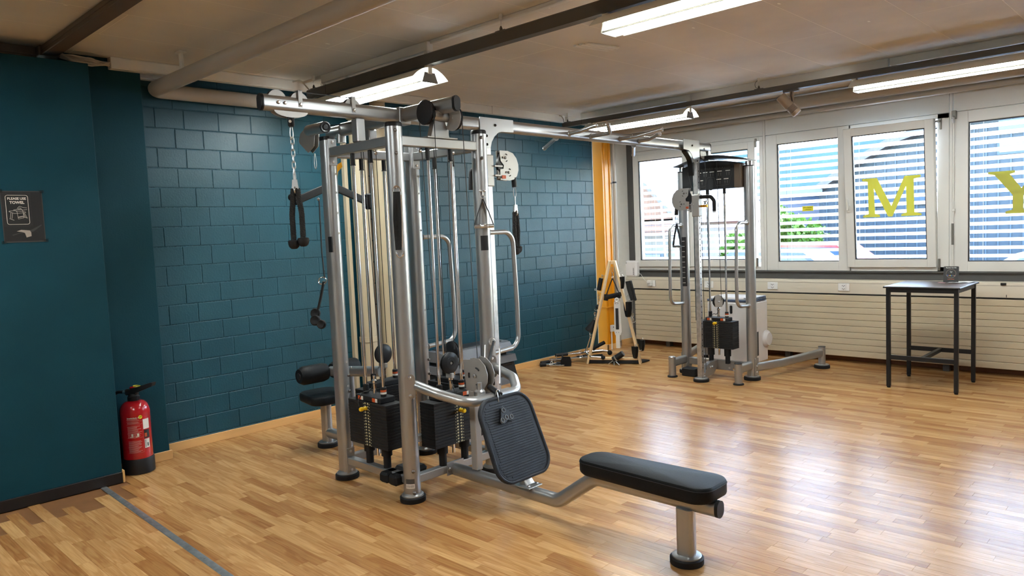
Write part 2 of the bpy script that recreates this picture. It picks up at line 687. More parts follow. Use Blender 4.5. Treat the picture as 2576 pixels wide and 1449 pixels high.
def solo(name, mb, mat, label, cat, group=None):
    o = part(name, mb, mat)
    o['label'] = label
    o['category'] = cat
    if group:
        o['group'] = group
    return o


def struct(name, mb, mat, label=None):
    o = part(name, mb, mat, kind='structure')
    if label:
        o['label'] = label
    return o


def text_mb(s, size, O, U, V, depth=0.0006, bold=0.0, align='CENTER'):
    """lettering as a thin solid in the plane O + u U + v V"""
    c = bpy.data.curves.new('txt', 'FONT')
    c.body = s
    c.size = size
    c.align_x = align
    c.align_y = 'CENTER'
    c.offset = bold
    c.resolution_u = 3
    ob = bpy.data.objects.new('txt', c)
    COL.objects.link(ob)
    dg = bpy.context.evaluated_depsgraph_get()
    me = bpy.data.meshes.new_from_object(ob.evaluated_get(dg))
    O, U, V = vec(O), vec(U), vec(V)
    n = U.cross(V).normalized() * depth
    mb = MB()
    mb.add([O + U * v.co.x + V * v.co.y + n for v in me.vertices], [tuple(p.vertices) for p in me.polygons])
    bpy.data.objects.remove(ob)
    bpy.data.curves.remove(c)
    bpy.data.meshes.remove(me)
    return mb


def merge(*ms):
    o = MB()
    for m in ms:
        o.add(m.v, m.f)
    return o


X1, Y1, Z1 = Vector((1, 0, 0)), Vector((0, 1, 0)), Vector((0, 0, 1))
# ------------------------------------------------------------------ room shell
ZC = 2.91                       # ceiling
XR, YB = 9.6, -3.6              # far ends of the room, outside the picture
YW = 8.36                       # face of the window frames

# floor: strips of beech laminate; the ones largest in the picture are objects of their own
fl = thing('floor', None, None, (0, 0, 0), kind='structure')
part('subfloor', MB().box(-0.3, XR, YB, 8.6, -0.10, -0.004), 'floor_under', fl)


def with_tone(me, tones):
    a = me.attributes.new('tone', 'FLOAT', 'FACE')
    a.data.foreach_set('value', tones)


def strip_mesh(L, wd, tone):
    g = 0.0004
    me = bpy.data.meshes.new('plank')
    vs = [(x, y, z) for z in (-0.004, 0.0) for (x, y) in ((g, g), (L - g, g), (L - g, wd - g), (g, wd - g))]
    fs = [(4, 5, 6, 7), (0, 4, 7, 3), (1, 2, 6, 5), (0, 1, 5, 4), (3, 7, 6, 2)]
    me.from_pydata(vs, [], fs)
    with_tone(me, [tone] * 5)
    me.materials.append(MATS['beech_laminate'])
    return me


SWD = 0.0645
LENS = (0.36, 0.42, 0.48, 0.54)
TONES = (0.05, 0.22, 0.36, 0.5, 0.68, 0.95)
strips = []
rows = int((8.44 - YB) / SWD) + 1
for r in range(rows):
    y = YB + r * SWD
    x = -RNG.random() * 0.5
    while x < XR:
        L = RNG.choice(LENS)
        strips.append((x, y, L, RNG.choice(TONES)))
        x += L


def strip_area(s):
    x, y, L, _ = s
    c = project((x + L / 2, y + SWD / 2, 0))
    if c is None or not (-20 < c[0] < 2596 and 0 < c[1] < 1470):
        return 0
    q = [project(p) for p in ((x, y, 0), (x + L, y, 0), (x + L, y + SWD, 0), (x, y + SWD, 0))]
    if any(a is None for a in q):
        return 0
    return abs(sum(q[i][0] * q[(i + 1) % 4][1] - q[(i + 1) % 4][0] * q[i][1] for i in range(4))) / 2


strips = [s for s in strips if not (s[0] < 0.45 and s[1] < 1.66)]
strips.sort(key=strip_area, reverse=True)
SM = {}
for (x, y, L, t) in strips[:300]:
    if (L, t) not in SM:
        SM[(L, t)] = strip_mesh(L, SWD, t)
    o = bpy.data.objects.new('plank', SM[(L, t)])
    COL.objects.link(o)
    o.location = (x, y, 0)
    o.parent = fl
vs, fs, tn = [], [], []
g = 0.0004
for (x, y, L, t) in strips[300:]:
    o = len(vs)
    vs += [(px, py, z) for z in (-0.004, 0.0) for (px, py) in ((x + g, y + g), (x + L - g, y + g), (x + L - g, y + SWD - g), (x + g, y + SWD - g))]
    fs += [tuple(i + o for i in q) for q in ((4, 5, 6, 7), (0, 4, 7, 3), (1, 2, 6, 5), (0, 1, 5, 4), (3, 7, 6, 2))]
    tn += [t] * 5
me = bpy.data.meshes.new('far_planks')
me.from_pydata(vs, [], fs)
with_tone(me, tn)
me.materials.append(MATS['beech_laminate'])
part('far_planks', me, 'beech_laminate', fl, kind='stuff')

# metal expansion strip across the floor
es = thing('expansion_strip', 'grey metal floor joint strip with screws starting at the black skirting', 'floor strip', (0.48, 1.52, 0))
part('strip', MB().sweep([(0.485, 1.545, 0.0), (4.2, 1.43, 0.0)], [(-0.02, 0.0005), (-0.017, 0.0035), (-0.008, 0.005), (0.008, 0.005), (0.017, 0.0035), (0.02, 0.0005)]), 'galvanised', es)
for k in range(24):
    x = 0.50 + k * 0.15
    y = 1.545 - (x - 0.485) * 0.031
    part('screw', MB().cyl((x, y, 0.003), (x, y, 0.0064), 0.006, n=10), 'steel', es)

# ceiling
struct('ceiling', MB().box(-0.4, XR, YB, 8.7, ZC, ZC + 0.25), 'painted_concrete', 'board-marked painted concrete ceiling')
# two small ribs of torn foam on the ceiling
sc = thing('ceiling_patch', 'pale ribbed patch of torn filler stuck to the concrete ceiling', 'ceiling patch', (2.3, 4.7, ZC))
P0 = Vector((2.55, 4.38, ZC))
for k in range(3):
    part('rib', MB().sweep([(2.41 + k * 0.045, 4.30 + k * 0.01, ZC - 0.006), (2.47 + k * 0.045, 4.62, ZC - 0.006)], rrect(0.034, 0.016, 0.007)), 'white_plain', sc)

# wall_left: painted sand-lime bricks
wl = thing('wall_left', None, None, (0, 0, 0), kind='structure')
part('mortar', MB().box(-0.25, -0.0035, 2.02, 7.60, 0.0, ZC), 'teal_mortar', wl)
bricks = []
for k in range(-11, 10):
    z0 = 1.578 + 0.15 * k
    z1 = min(z0 + 0.15, ZC)
    z0 = max(z0, 0.0)
    if z1 - z0 < 0.03:
        continue
    y = 2.10
    first = 0.14 if k % 2 == 0 else 0.28
    cut = RNG.randint(1, 3)
    i = 0
    while y < 7.58:
        L = first if i == 0 else (0.222 if i == cut else 0.275)
        if i == cut and RNG.random() < 0.6:
            cut = i + RNG.randint(5, 9)
        L = L + RNG.uniform(-0.004, 0.004)
        bricks.append((y, min(y + L, 7.602), z0, z1))
        y += L
        i += 1


def brick_area(b):
    c = project((0, (b[0] + b[1]) / 2, (b[2] + b[3]) / 2))
    if c is None or not (0 < c[0] < 2576 and 0 < c[1] < 1449):
        return 0
    q = [project(p) for p in ((0, b[0], b[2]), (0, b[1], b[2]), (0, b[1], b[3]), (0, b[0], b[3]))]
    return abs(sum(q[i][0] * q[(i + 1) % 4][1] - q[(i + 1) % 4][0] * q[i][1] for i in range(4))) / 2


def brick_geo(mb, y0, y1, z0, z1, d):
    j, c = 0.0032, 0.0025
    y0 += j; y1 -= j; z0 += j; z1 -= j
    vs = [(-0.012, y0, z0), (-0.012, y1, z0), (-0.012, y1, z1), (-0.012, y0, z1)]
    vs += [(d - c, y0, z0), (d - c, y1, z0), (d - c, y1, z1), (d - c, y0, z1)]
    vs += [(d, y0 + c, z0 + c), (d, y1 - c, z0 + c), (d, y1 - c, z1 - c), (d, y0 + c, z1 - c)]
    fs = [(0, 1, 5, 4), (1, 2, 6, 5), (2, 3, 7, 6), (3, 0, 4, 7), (4, 5, 9, 8), (5, 6, 10, 9), (6, 7, 11, 10), (7, 4, 8, 11), (8, 9, 10, 11)]
    mb.add(vs, fs)


bricks.sort(key=brick_area, reverse=True)
for b in bricks[:300]:
    mb = MB()
    brick_geo(mb, *b, RNG.uniform(-0.0008, 0.0008))
    part('brick', mb, 'teal_brick', wl)
mb = MB()
for b in bricks[300:]:
    brick_geo(mb, *b, RNG.uniform(-0.0015, 0.0015))
part('far_bricks', mb, 'teal_brick', wl, kind='stuff')
# rough whitish plaster under the ceiling, above the pier's corner
part('plaster_edge', MB().box(-0.02, 0.05, 2.10, 2.45, 2.82, ZC, 0.01), 'white_plain', wl)

# pier between the smooth wall and the bricks
struct('wall_pier', MB().box(-0.25, 0.175, 1.5, 2.10, 0, ZC, 0.004), 'teal_paint', 'smooth teal wall pier with a bright narrow side')
# smooth teal partition on the near side, stopping short of the ceiling
struct('wall_partition', MB().box(-0.1, 0.47, YB, 1.67, 0, 2.79, 0.003), 'teal_paint', 'smooth dark teal partition wall')
struct('baseboard_partition', MB().box(0.46, 0.482, YB, 1.668, 0.0, 0.075, 0.004), 'black_trim', 'black skirting along the teal partition')
struct('trim_1', MB().box(0.40, 0.484, 1.668, 1.682, 0.0, 0.085, 0.003), 'beech', 'beech skirting end at the partition corner')
struct('baseboard_pier', merge(MB().box(0.17, 0.19, 1.67, 2.115, 0, 0.065, 0.002)), 'beech', 'beech skirting at the foot of the pier')
struct('baseboard_left', MB().box(-0.01, 0.014, 2.125, 7.60, 0, 0.068, 0.002), 'beech', 'beech skirting along the brick wall')
for y in (2.3, 3.05, 3.9, 4.7):
    pass

# walls outside the picture close the room
struct('wall_right', MB().box(XR, XR + 0.2, YB, 8.7, 0, ZC), 'white_plain', 'plain white wall')
struct('wall_front', MB().box(-0.3, XR + 0.2, YB - 0.2, YB, 0, ZC), 'white_plain', 'plain white wall behind the viewer')

# ------------------------------------------------------------------ window wall
UNITS = [(0.09, 1.915), (1.945, 3.84), (3.875, 5.77), (5.805, 7.70), (7.735, 9.60)]
wb = thing('wall_back', None, None, (0, 8.5, 0), kind='structure')
part('parapet', MB().box(-0.3, XR, 8.44, 8.62, 0.0, 0.995), 'white_plain', wb)
part('lintel', MB().box(-0.3, XR, 8.39, 8.62, 2.775, ZC), 'void_black', wb)
part('ledge', MB().box(-0.1, XR, 8.37, 8.45, 0.905, 1.0, 0.004), 'grey_ledge', wb)
part('ledge_lip', MB().box(-0.1, XR, 8.345, 8.40, 0.985, 1.0, 0.003), 'grey_ledge', wb)
for i, (a, b) in enumerate(UNITS):
    part('header_panel', MB().box(a, b, YW, 8.42, 2.573, 2.772, 0.003), 'white_panel', wb)
for i in range(4):
    x = (UNITS[i][1] + UNITS[i + 1][0]) / 2
    part('mullion', MB().box(x - 0.0135, x + 0.0135, YW - 0.004, 8.42, 1.0, 2.772, 0.003), 'white_pvc', wb)
part('corner_post', MB().box(-0.12, 0.088, 8.352, 8.46, 0.905, 2.772, 0.003), 'grey_ledge', wb)
struct('baseboard_back', MB().box(0.0, XR, 8.425, 8.442, 0, 0.085, 0.003), 'brown_trim', 'dark brown skirting below the radiator')


def frame_ring(mb, x0, x1, z0, z1, w, y0, y1, M=None, wb_=None, wt=None):
    """four mitred-looking bars of a rectangular frame"""
    wb_ = w if wb_ is None else wb_
    wt = w if wt is None else wt
    b = 0.005
    mb.box(x0, x0 + w, y0, y1, z0, z1, b, M)
    mb.box(x1 - w, x1, y0, y1, z0, z1, b, M)
    mb.box(x0 + w - 0.006, x1 - w + 0.006, y0 + 0.0006, y1, z0, z0 + wb_, b, M)
    mb.box(x0 + w - 0.006, x1 - w + 0.006, y0 + 0.0006, y1, z1 - wt, z1, b, M)
    return mb


def glazing(parent, x0, x1, z0, z1, y, M=None, sub=True):
    """pane with a black seal round it"""
    s = MB()
    frame_ring(s, x0 - 0.004, x1 + 0.004, z0 - 0.004, z1 + 0.004, 0.013, y - 0.008, y + 0.02, M)
    part('seal', s, 'seal_black', parent)
    return part('pane', MB().box(x0, x1, y + 0.004, y + 0.012, z0, z1, 0, M), 'window_glass', parent)


def hinge(parent, x, z, M=None, h=0.085):
    return part('hinge', MB().box(x - 0.010, x + 0.010, YW - 0.018, YW + 0.004, z - h / 2, z + h / 2, 0.003, M), 'hinge_grey', parent)


def sash(win, x0, x1, tilt=0.0, fw=0.085, side=1):
    """an opening leaf, tilted into the room round its bottom edge"""
    z0, z1 = 1.045, 2.525
    M = Matrix.Translation((0, YW + 0.01, z0)) @ Matrix.Rotation(tilt, 4, 'X') @ Matrix.Translation((0, -YW - 0.01, -z0))
    s = part('sash', frame_ring(MB(), x0, x1, z0, z1, fw, YW - 0.030, YW + 0.045, M), 'white_pvc', win)
    glazing(s, x0 + fw, x1 - fw, z0 + fw, z1 - fw, YW - 0.012, M)
    return s, M


def outer(win, x0, x1, w=0.06):
    return part('outer_frame', frame_ring(MB(), x0, x1, 1.0, 2.57, w, YW, 8.43, None, 0.05, 0.05), 'white_pvc', win)


def handle(parent, x, z, M=None):
    mb = MB().box(x - 0.013, x + 0.013, YW - 0.042, YW - 0.029, z - 0.04, z + 0.035, 0.004, M)
    mb.box(x - 0.009, x + 0.009, YW - 0.075, YW - 0.04, z - 0.012, z + 0.012, 0.003, M)
    mb.box(x - 0.010, x + 0.010, YW - 0.078, YW - 0.060, z - 0.015, z + 0.115, 0.004, M)
    return part('handle', mb, 'white_metal', parent)


# window_1: two closed leaves
w1 = thing('window_1', 'white double window partly hidden by the far cable column', None, (1.0, YW, 1.0), kind='structure')
outer(w1, *UNITS[0], 0.05)
s1, _ = sash(w1, 0.108, 0.942)
s2, _ = sash(w1, 0.946, 1.822)
hinge(w1, 0.112, 2.44); hinge(w1, 1.83, 2.50, h=0.1); hinge(w1, 1.83, 1.10, h=0.1)
# window_2: fixed pane and a leaf tilted open with the letter M
w2 = thing('window_2', 'white window with one fixed pane and a leaf tilted open', None, (2.9, YW, 1.0), kind='structure')
fx = MB()
frame_ring(fx, 1.945, 2.90, 1.0, 2.57, 0.136, YW, 8.43, None, 0.105, 0.113)
fx.box(2.88, 3.84, YW, 8.43, 1.0, 1.05, 0.004).box(2.88, 3.84, YW, 8.43, 2.52, 2.57, 0.004).box(3.735, 3.84, YW, 8.43, 1.0, 2.57, 0.004)
part('outer_frame', fx, 'white_pvc', w2)
glazing(w2, 2.081, 2.833, 1.105, 2.457, YW + 0.02)
TILT = math.radians(4.2)
sM, MM = sash(w2, 2.868, 3.735, TILT, 0.084)
handle(sM, 2.905, 1.68, MM)
hinge(w2, 3.765, 2.47, h=0.11)
hinge(w2, 3.755, 1.07, h=0.12)
part('stay', MB().box(3.70, 3.77, YW - 0.06, YW - 0.01, 2.485, 2.505, 0.003), 'hinge_grey', w2)
# window_3 .. window_5
w3 = thing('window_3', 'white fixed window at the edge of the picture', None, (4.8, YW, 1.0), kind='structure')
part('outer_frame', frame_ring(MB(), 3.875, 5.77, 1.0, 2.57, 0.13, YW, 8.43, None, 0.1, 0.113), 'white_pvc', w3)
glazing(w3, 4.005, 5.64, 1.10, 2.457, YW + 0.02)
for i in (3, 4):
    wv_ = thing('window_%d' % (i + 1), 'white fixed window outside the picture', None, (UNITS[i][0], YW, 1.0), kind='structure')
    a, b = UNITS[i]
    part('outer_frame', frame_ring(MB(), a, b, 1.0, 2.57, 0.13, YW, 8.43, None, 0.1, 0.113), 'white_pvc', wv_)
    glazing(wv_, a + 0.13, b - 0.13, 1.10, 2.457, YW + 0.02)

# letters on the panes (slab serif capitals)
LM = [(0, 0), (0.30, 0), (0.30, 0.05), (0.215, 0.09), (0.205, 0.73), (0.44, 0.0), (0.515, 0.0), (0.755, 0.75), (0.755, 0.09), (0.665, 0.05),
      (0.665, 0), (1.0, 0), (1.0, 0.05), (0.885, 0.09), (0.885, 0.91), (1.0, 0.95), (1.0, 1.0), (0.735, 1.0), (0.50, 0.27), (0.265, 1.0),
      (0.0, 1.0), (0.0, 0.95), (0.10, 0.91), (0.10, 0.09), (0.0, 0.05)]
LY = [(0.30, 0), (0.72, 0), (0.72, 0.05), (0.60, 0.09), (0.60, 0.44), (0.88, 0.92), (1.0, 0.95), (1.0, 1.0), (0.66, 1.0), (0.66, 0.95), (0.755, 0.92),
      (0.565, 0.58), (0.37, 0.92), (0.455, 0.95), (0.455, 1.0), (0.0, 1.0), (0.0, 0.95), (0.11, 0.92), (0.42, 0.43), (0.42, 0.09), (0.30, 0.05)]


def tri_letter(poly, O, U, V, d, M):
    """polygon triangulated so concave letters fill properly"""
    bm = bmesh.new()
    vs = [bm.verts.new(vec(O) + vec(U) * a + vec(V) * b) for a, b in poly]
    fc = bm.faces.new(vs)
    ex = bmesh.ops.extrude_face_region(bm, geom=[fc])
    nn = vec(U).cross(vec(V)).normalized() * d
    for e in ex['geom']:
        if isinstance(e, bmesh.types.BMVert):
            e.co += nn
    bmesh.ops.triangulate(bm, faces=bm.faces[:])
    bm.verts.index_update()
    mb = MB()
    mb.add([v.co.copy() for v in bm.verts], [tuple(v.index for v in f.verts) for f in bm.faces], M)
    bm.free()
    return mb


part('letter', tri_letter(LM, (3.035, YW + 0.010, 1.575), (0.565, 0, 0), (0, 0, 0.41), 0.0008, MM), 'yellow_film', sM, 'yellow film letter M')
part('letter', tri_letter(LY, (4.165, YW + 0.031, 1.555), (0.48, 0, 0), (0, 0, 0.405), 0.0008, None), 'yellow_film', w3, 'yellow film letter Y')
stk = part('sticker', MB().box(2.36, 2.485, YW + 0.021, YW + 0.0235, 1.675, 1.73), 'label_yellow', w2, 'small yellow sticker with German text')
part('sticker_text', merge(text_mb('Bitte Fenster', 0.019, (2.4225, YW + 0.0208, 1.715), X1, Z1), text_mb('schliessen', 0.019, (2.4225, YW + 0.0208, 1.69), X1, Z1)), 'label_black', stk)
# ------------------------------------------------------------------ outside blinds
slat_cache = {}


def slat_mesh(L):
    if L not in slat_cache:
        w, t = 0.082, 0.0012
        sec = []
        for k in range(7):                     # slightly arched section
            a = -1 + 2 * k / 6
            sec.append((a * w / 2, 0.006 * (1 - a * a)))
        sec = sec + [(a, b - t) for a, b in reversed(sec)]
        mb = MB().sweep([(0, 0, 0), (L, 0, 0)], sec)
        me = mb.mesh('slat')
        me.materials.append(MATS['blind_white'])
        slat_cache[L] = me
    return slat_cache[L]


BL = ['white outside venetian blind behind the far cable column', 'white outside venetian blind behind the panes with the letter M',
      'white outside venetian blind behind the letter Y', 'white outside venetian blind beyond the picture', 'white outside venetian blind at the far end of the window wall']
for i, (a, b) in enumerate(UNITS):
    bl = thing('venetian_blind', BL[i], 'blind', ((a + b) / 2, 8.54, 1.0), group='outside venetian blinds')
    x0, L = a + 0.03, round(b - a - 0.06, 3)
    n = 19
    for k in range(n):
        o = bpy.data.objects.new('slat', slat_mesh(L))
        COL.objects.link(o)
        o.parent = bl
        o.matrix_parent_inverse = INV[bl]
        o.location = (x0, 8.54, 1.07 + 0.0795 * k + RNG.uniform(-0.001, 0.001))
        o.rotation_euler = (math.radians(-25), 0, 0)
    part('head_rail', MB().box(x0, x0 + L, 8.50, 8.58, 2.56, 2.62, 0.004), 'white_metal', bl)
    part('bottom_rail', MB().box(x0, x0 + L, 8.515, 8.565, 1.005, 1.022, 0.004), 'white_metal', bl)
    for fx_ in (0.085, 0.5, 0.915):
        xx = x0 + L * fx_
        part('ladder_cord', MB().tube([(xx, 8.499, 1.02), (xx, 8.499, 2.56)], 0.0016, 6), 'cable_black', bl)
        part('lift_cord', MB().tube([(xx + 0.035, 8.54, 1.02), (xx + 0.035, 8.54, 2.56)], 0.0013, 6), 'cable_grey', bl)
    for xx in (x0 - 0.012, x0 + L + 0.002):
        part('guide_rail', MB().box(xx, xx + 0.01, 8.525, 8.555, 1.0, 2.6), 'white_metal', bl)
# portals tell the renderer where daylight comes in; they give off no light
for (a, b) in UNITS:
    pd = bpy.data.lights.new('daylight_portal', 'AREA')
    pd.shape = 'RECTANGLE'
    pd.size, pd.size_y = b - a, 1.6
    pd.cycles.is_portal = True
    po = bpy.data.objects.new('daylight_portal', pd)
    COL.objects.link(po)
    po.location = ((a + b) / 2, 8.66, 1.8)
    po.rotation_euler = (-PI / 2, 0, 0)
# crank rod of the blind between the second and third window
cr = thing('blind_crank', 'white blind crank rod with grey grip between the M and Y windows', 'crank rod', (3.885, 8.34, 1.05))
part('gear_bracket', MB().box(3.868, 3.908, 8.325, 8.36, 2.50, 2.58, 0.004), 'hinge_grey', cr)
part('joint', MB().lathe([(0.006, 0), (0.012, 0.015), (0.010, 0.05), (0.014, 0.06), (0.004, 0.075)], (3.888, 8.315, 2.455)), 'steel', cr)
part('rod', MB().tube([(3.888, 8.32, 2.47), (3.882, 8.325, 1.05)], 0.006, 8), 'white_metal', cr)
part('grip', MB().tube([(3.882, 8.318, 1.27), (3.881, 8.318, 1.48)], 0.011, 10), 'hinge_grey', cr)
part('clip', MB().box(3.874, 3.90, 8.315, 8.345, 1.60, 1.625, 0.003), 'white_metal', cr)

# ------------------------------------------------------------------ radiator, cable duct, sockets
rd = thing('radiator', 'long cream convector radiator of ten flat horizontal panels below the windows', 'radiator', (2.9, 8.3, 0))
RZ0, RZ1 = 0.072, 0.745
ph = (RZ1 - RZ0) / 10
for k in range(10):
    part('panel', MB().box(0.13, 7.2, 8.262 - 0.0, 8.30, RZ0 + k * ph + 0.0012, RZ0 + (k + 1) * ph - 0.0012, 0.004), 'radiator_cream', rd)
part('backing', MB().box(0.14, 7.19, 8.29, 8.40, RZ0 + 0.01, RZ1 - 0.01), 'radiator_cream', rd)
for x in (0.6, 2.2, 3.83, 5.4):
    part('foot', MB().box(x - 0.03, x + 0.03, 8.30, 8.38, 0.0, RZ0 + 0.02, 0.003), 'grey_ledge', rd)
part('end_cap', MB().box(0.085, 0.13, 8.268, 8.42, 0.0, 0.76, 0.004), 'grey_ledge', rd)
dt = thing('cable_duct', 'cream sill cable duct running along the wall above the radiator', 'cable duct', (2.9, 8.3, 0.75))
part('body', MB().sweep([(0.0, 8.33, 0.835), (7.4, 8.33, 0.835)], [(0.075, -0.073), (0.075, 0.055), (0.07, 0.068), (0.06, 0.073), (-0.1, 0.073), (-0.1, -0.073)]), 'duct_cream', dt)
part('cover_line', MB().box(0.0, 7.4, 8.2535, 8.256, 0.8745, 0.8765), 'grey_ledge', dt)
part('shadow_profile', MB().box(0.0, 7.4, 8.268, 8.40, 0.748, 0.764), 'black_trim', dt)
part('end_strip', MB().box(0.462, 0.468, 8.2525, 8.256, 0.79, 0.868), 'black_trim', dt)
part('clip', MB().box(4.30, 4.345, 8.243, 8.262, 0.882, 0.902, 0.002), 'black_plastic', dt)
part('clip', MB().box(4.345, 4.35, 8.2525, 8.256, 0.765, 0.79), 'black_plastic', dt)
SOCK = [(0.405, 'white wall socket with a charger plugged in under the small white box'), (1.24, 'white double socket on the duct behind the far cable column'),
        (2.057, 'white double socket on the duct just right of the far cable column'), (2.856, 'white double socket on the duct beside the black bar table')]
for j, (x, lb) in enumerate(SOCK):
    so = thing('wall_socket', lb, 'socket', (x, 8.25, 0.835), group='double sockets on the cable duct')
    z = 0.832
    part('plate', MB().box(x - 0.06, x + 0.06, 8.245, 8.256, z - 0.042, z + 0.042, 0.003), 'white_plain', so)
    part('insert', MB().box(x - 0.028, x + 0.028, 8.2425, 8.25, z - 0.036, z + 0.036, 0.003), 'white_plain', so)
    for dz in (-0.017, 0.017):
        for (ax_, az) in ((-0.011, 0.0), (0.011, 0.0), (0.0, -0.007)):
            part('hole', MB().cyl((x + ax_, 8.2427, z + dz + az), (x + ax_, 8.2415, z + dz + az), 0.0042, n=8), 'seal_black', so)
pl = thing('charger_plug', 'white plug-in charger sticking out of the corner socket', 'charger', (0.40, 8.21, 0.84))
part('body', MB().box(0.372, 0.432, 8.19, 8.242, 0.832, 0.872, 0.006), 'white_plain', pl)
part('base', MB().box(0.39, 0.425, 8.20, 8.242, 0.80, 0.835, 0.006), 'white_plain', pl)
part('cord', MB().tube([(0.378, 8.2, 0.86), (0.34, 8.19, 0.88), (0.29, 8.22, 0.92), (0.23, 8.27, 0.95), (0.165, 8.30, 0.965)], 0.0025, 6, 0.05), 'white_plain', pl)
bx_ = thing('scent_diffuser', 'small white box with black display face on the sill duct', 'appliance', (0.06, 8.31, 0.91))
part('case', MB().box(-0.025, 0.165, 8.265, 8.36, 0.910, 1.128, 0.022), 'appliance_white', bx_)
part('side_panel', MB().box(-0.07, -0.022, 8.27, 8.355, 0.912, 1.122, 0.008), 'label_black', bx_)
part('display', MB().box(-0.066, -0.034, 8.2685, 8.2705, 1.075, 1.095), 'display_blue', bx_)
part('button', MB().ring((0.005, 8.264, 1.10), (0, 1, 0), 0.007, 0.0015, 16, 6), 'seal_black', bx_)
part('vent_marks', merge(*[MB().box(0.11, 0.128, 8.2635, 8.2655, 0.94 + 0.012 * k, 0.946 + 0.012 * k) for k in range(8)]), 'print_grey', bx_)

# ------------------------------------------------------------------ corner: yellow column, white pipe, wall strip
yc = thing('steel_column', 'bright yellow steel column in the corner beside the brick wall', 'column', (0.0, 7.8, 0))
part('flange', MB().box(-0.25, 0.075, 7.705, 7.735, 0.0, ZC, 0.003), 'yellow_steel', yc)
part('web', MB().box(0.035, 0.062, 7.735, 7.86, 0.0, ZC), 'yellow_steel', yc)
part('flange', MB().box(-0.15, 0.075, 7.86, 7.89, 0.0, ZC, 0.003), 'yellow_steel', yc)
part('bead', MB().cyl((0.060, 7.765, 0), (0.060, 7.765, ZC), 0.012, n=10), 'yellow_steel', yc)
part('skirting', MB().box(-0.25, 0.09, 7.693, 7.706, 0.0, 0.07, 0.002).box(0.075, 0.09, 7.693, 7.90, 0.0, 0.07, 0.002), 'beech', yc)
part('pipe_band', MB().box(-0.1, 0.08, 7.699, 7.706, 0.545, 0.565).box(0.066, 0.095, 7.70, 7.95, 0.548, 0.562), 'yellow_steel', yc)
struct('trim_2', MB().box(-0.03, 0.002, 7.602, 7.612, 0.0, ZC, 0.002), 'white_metal', 'thin white corner strip next to the yellow column')
wp = thing('riser_pipe', 'thin white riser pipe in the corner beside the yellow column', 'pipe', (0.10, 7.95, 0))
part('pipe', MB().cyl((0.085, 7.945, 0.0), (0.085, 7.945, ZC), 0.023, n=14), 'pipe_grey', wp)
part('collar', MB().lathe([(0.024, 0), (0.034, 0.004), (0.034, 0.03), (0.03, 0.034), (0.03, 0.06), (0.024, 0.064)], (0.085, 7.945, 0.03)), 'steel', wp)
part('clamp', MB().lathe([(0.024, 0), (0.027, 0.0), (0.027, 0.02), (0.024, 0.02)], (0.085, 7.945, 2.155)), 'black_plastic', wp)
part('clamp_screw', MB().cyl((0.085, 7.945, 2.163), (0.09, 7.86, 2.158), 0.004), 'black_plastic', wp)
sw_ = thing('outlet_box', 'small surface socket box low on the yellow column', 'socket', (0.11, 7.75, 0.28))
part('box', MB().box(0.088, 0.12, 7.742, 7.802, 0.235, 0.32, 0.004), 'white_plain', sw_)
part('key_hole', MB().box(0.1202, 0.122, 7.768, 7.78, 0.285, 0.30), 'seal_black', sw_)
part('conduit', MB().cyl((0.095, 7.765, 0.0), (0.095, 7.765, 0.24), 0.008, n=8), 'white_plain', sw_)
struct('wall_corner', merge(MB().box(-0.3, 0.0, 7.89, 8.62, 0.0, ZC)), 'white_metal', 'narrow white wall strip between pipe and window')
struct('trim_3', MB().box(-0.01, 0.012, 7.985, 8.03, 0.0, ZC, 0.002), 'radiator_cream', 'beige cover strip beside the riser pipe')
struct('baseboard_corner', MB().box(0.0, 0.014, 7.99, 8.44, 0.0, 0.075, 0.002), 'beech', 'beech skirting in the window corner')
# ------------------------------------------------------------------ things under the ceiling
ct = thing('cable_tray', 'brown metal cable tray crossing the ceiling above the dark partition', 'cable tray', (0.2, 1.5, ZC))
def tray_sec(w, h):
    return [(-w / 2, -h / 2), (w / 2, -h / 2), (w / 2, h / 2), (-w / 2, h / 2)]
part('channel', MB().box(0.21, 9.0, 1.455, 1.55, 2.852, ZC, 0.004), 'tray_brown', ct)
part('lid_lip', MB().box(0.21, 9.0, 1.449, 1.556, 2.876, 2.884, 0.002), 'tray_brown', ct)
part('end_block', MB().box(0.17, 0.30, 1.44, 1.56, 2.846, ZC, 0.004), 'tray_brown', ct)
ct2 = thing('cable_tray', 'brown metal cable tray running along the top of the dark partition', 'cable tray', (0.2, 0, ZC))
part('channel', MB().box(0.12, 0.235, YB, 1.44, 2.80, ZC, 0.004), 'tray_brown', ct2)
part('lid_lip', MB().box(0.115, 0.241, YB, 1.44, 2.852, 2.860, 0.002), 'tray_brown', ct2)
cb = thing('cable_bundle', 'loose bundle of grey cables between brown tray and white trunking', 'cables', (0.2, 1.7, 2.87))
for k in range(9):
    a = RNG.uniform(-0.03, 0.03); s = RNG.uniform(0.0, 0.05)
    part('cable', MB().tube([(0.26 + a * 0.6, 1.545, 2.875 + RNG.uniform(-0.015, 0.02)), (0.27 + a, 1.63, 2.875 - s * 0.7), (0.26 - a, 1.75, 2.868 - s + RNG.uniform(0, 0.02)), (0.235 + a * 0.5, 1.83, 2.862 - s * 0.4), (0.21 + a * 0.4, 1.90, 2.862 + a * 0.5)], 0.0055, 6, 0.06), 'cable_grey', cb)
tk = thing('cable_trunking', 'long white cable trunking fixed under the ceiling along the brick wall', 'cable trunking', (0.2, 4, ZC))
part('channel', MB().box(0.172, 0.235, 1.887, 6.80, 2.830, ZC, 0.003), 'white_metal', tk)
part('lid', MB().box(0.233, 0.238, 1.889, 6.80, 2.838, 2.902, 0.001), 'white_metal', tk)
for y in (3.55, 5.6):
    part('seam', MB().box(0.2355, 0.2388, y, y + 0.003, 2.832, ZC), 'print_grey', tk)
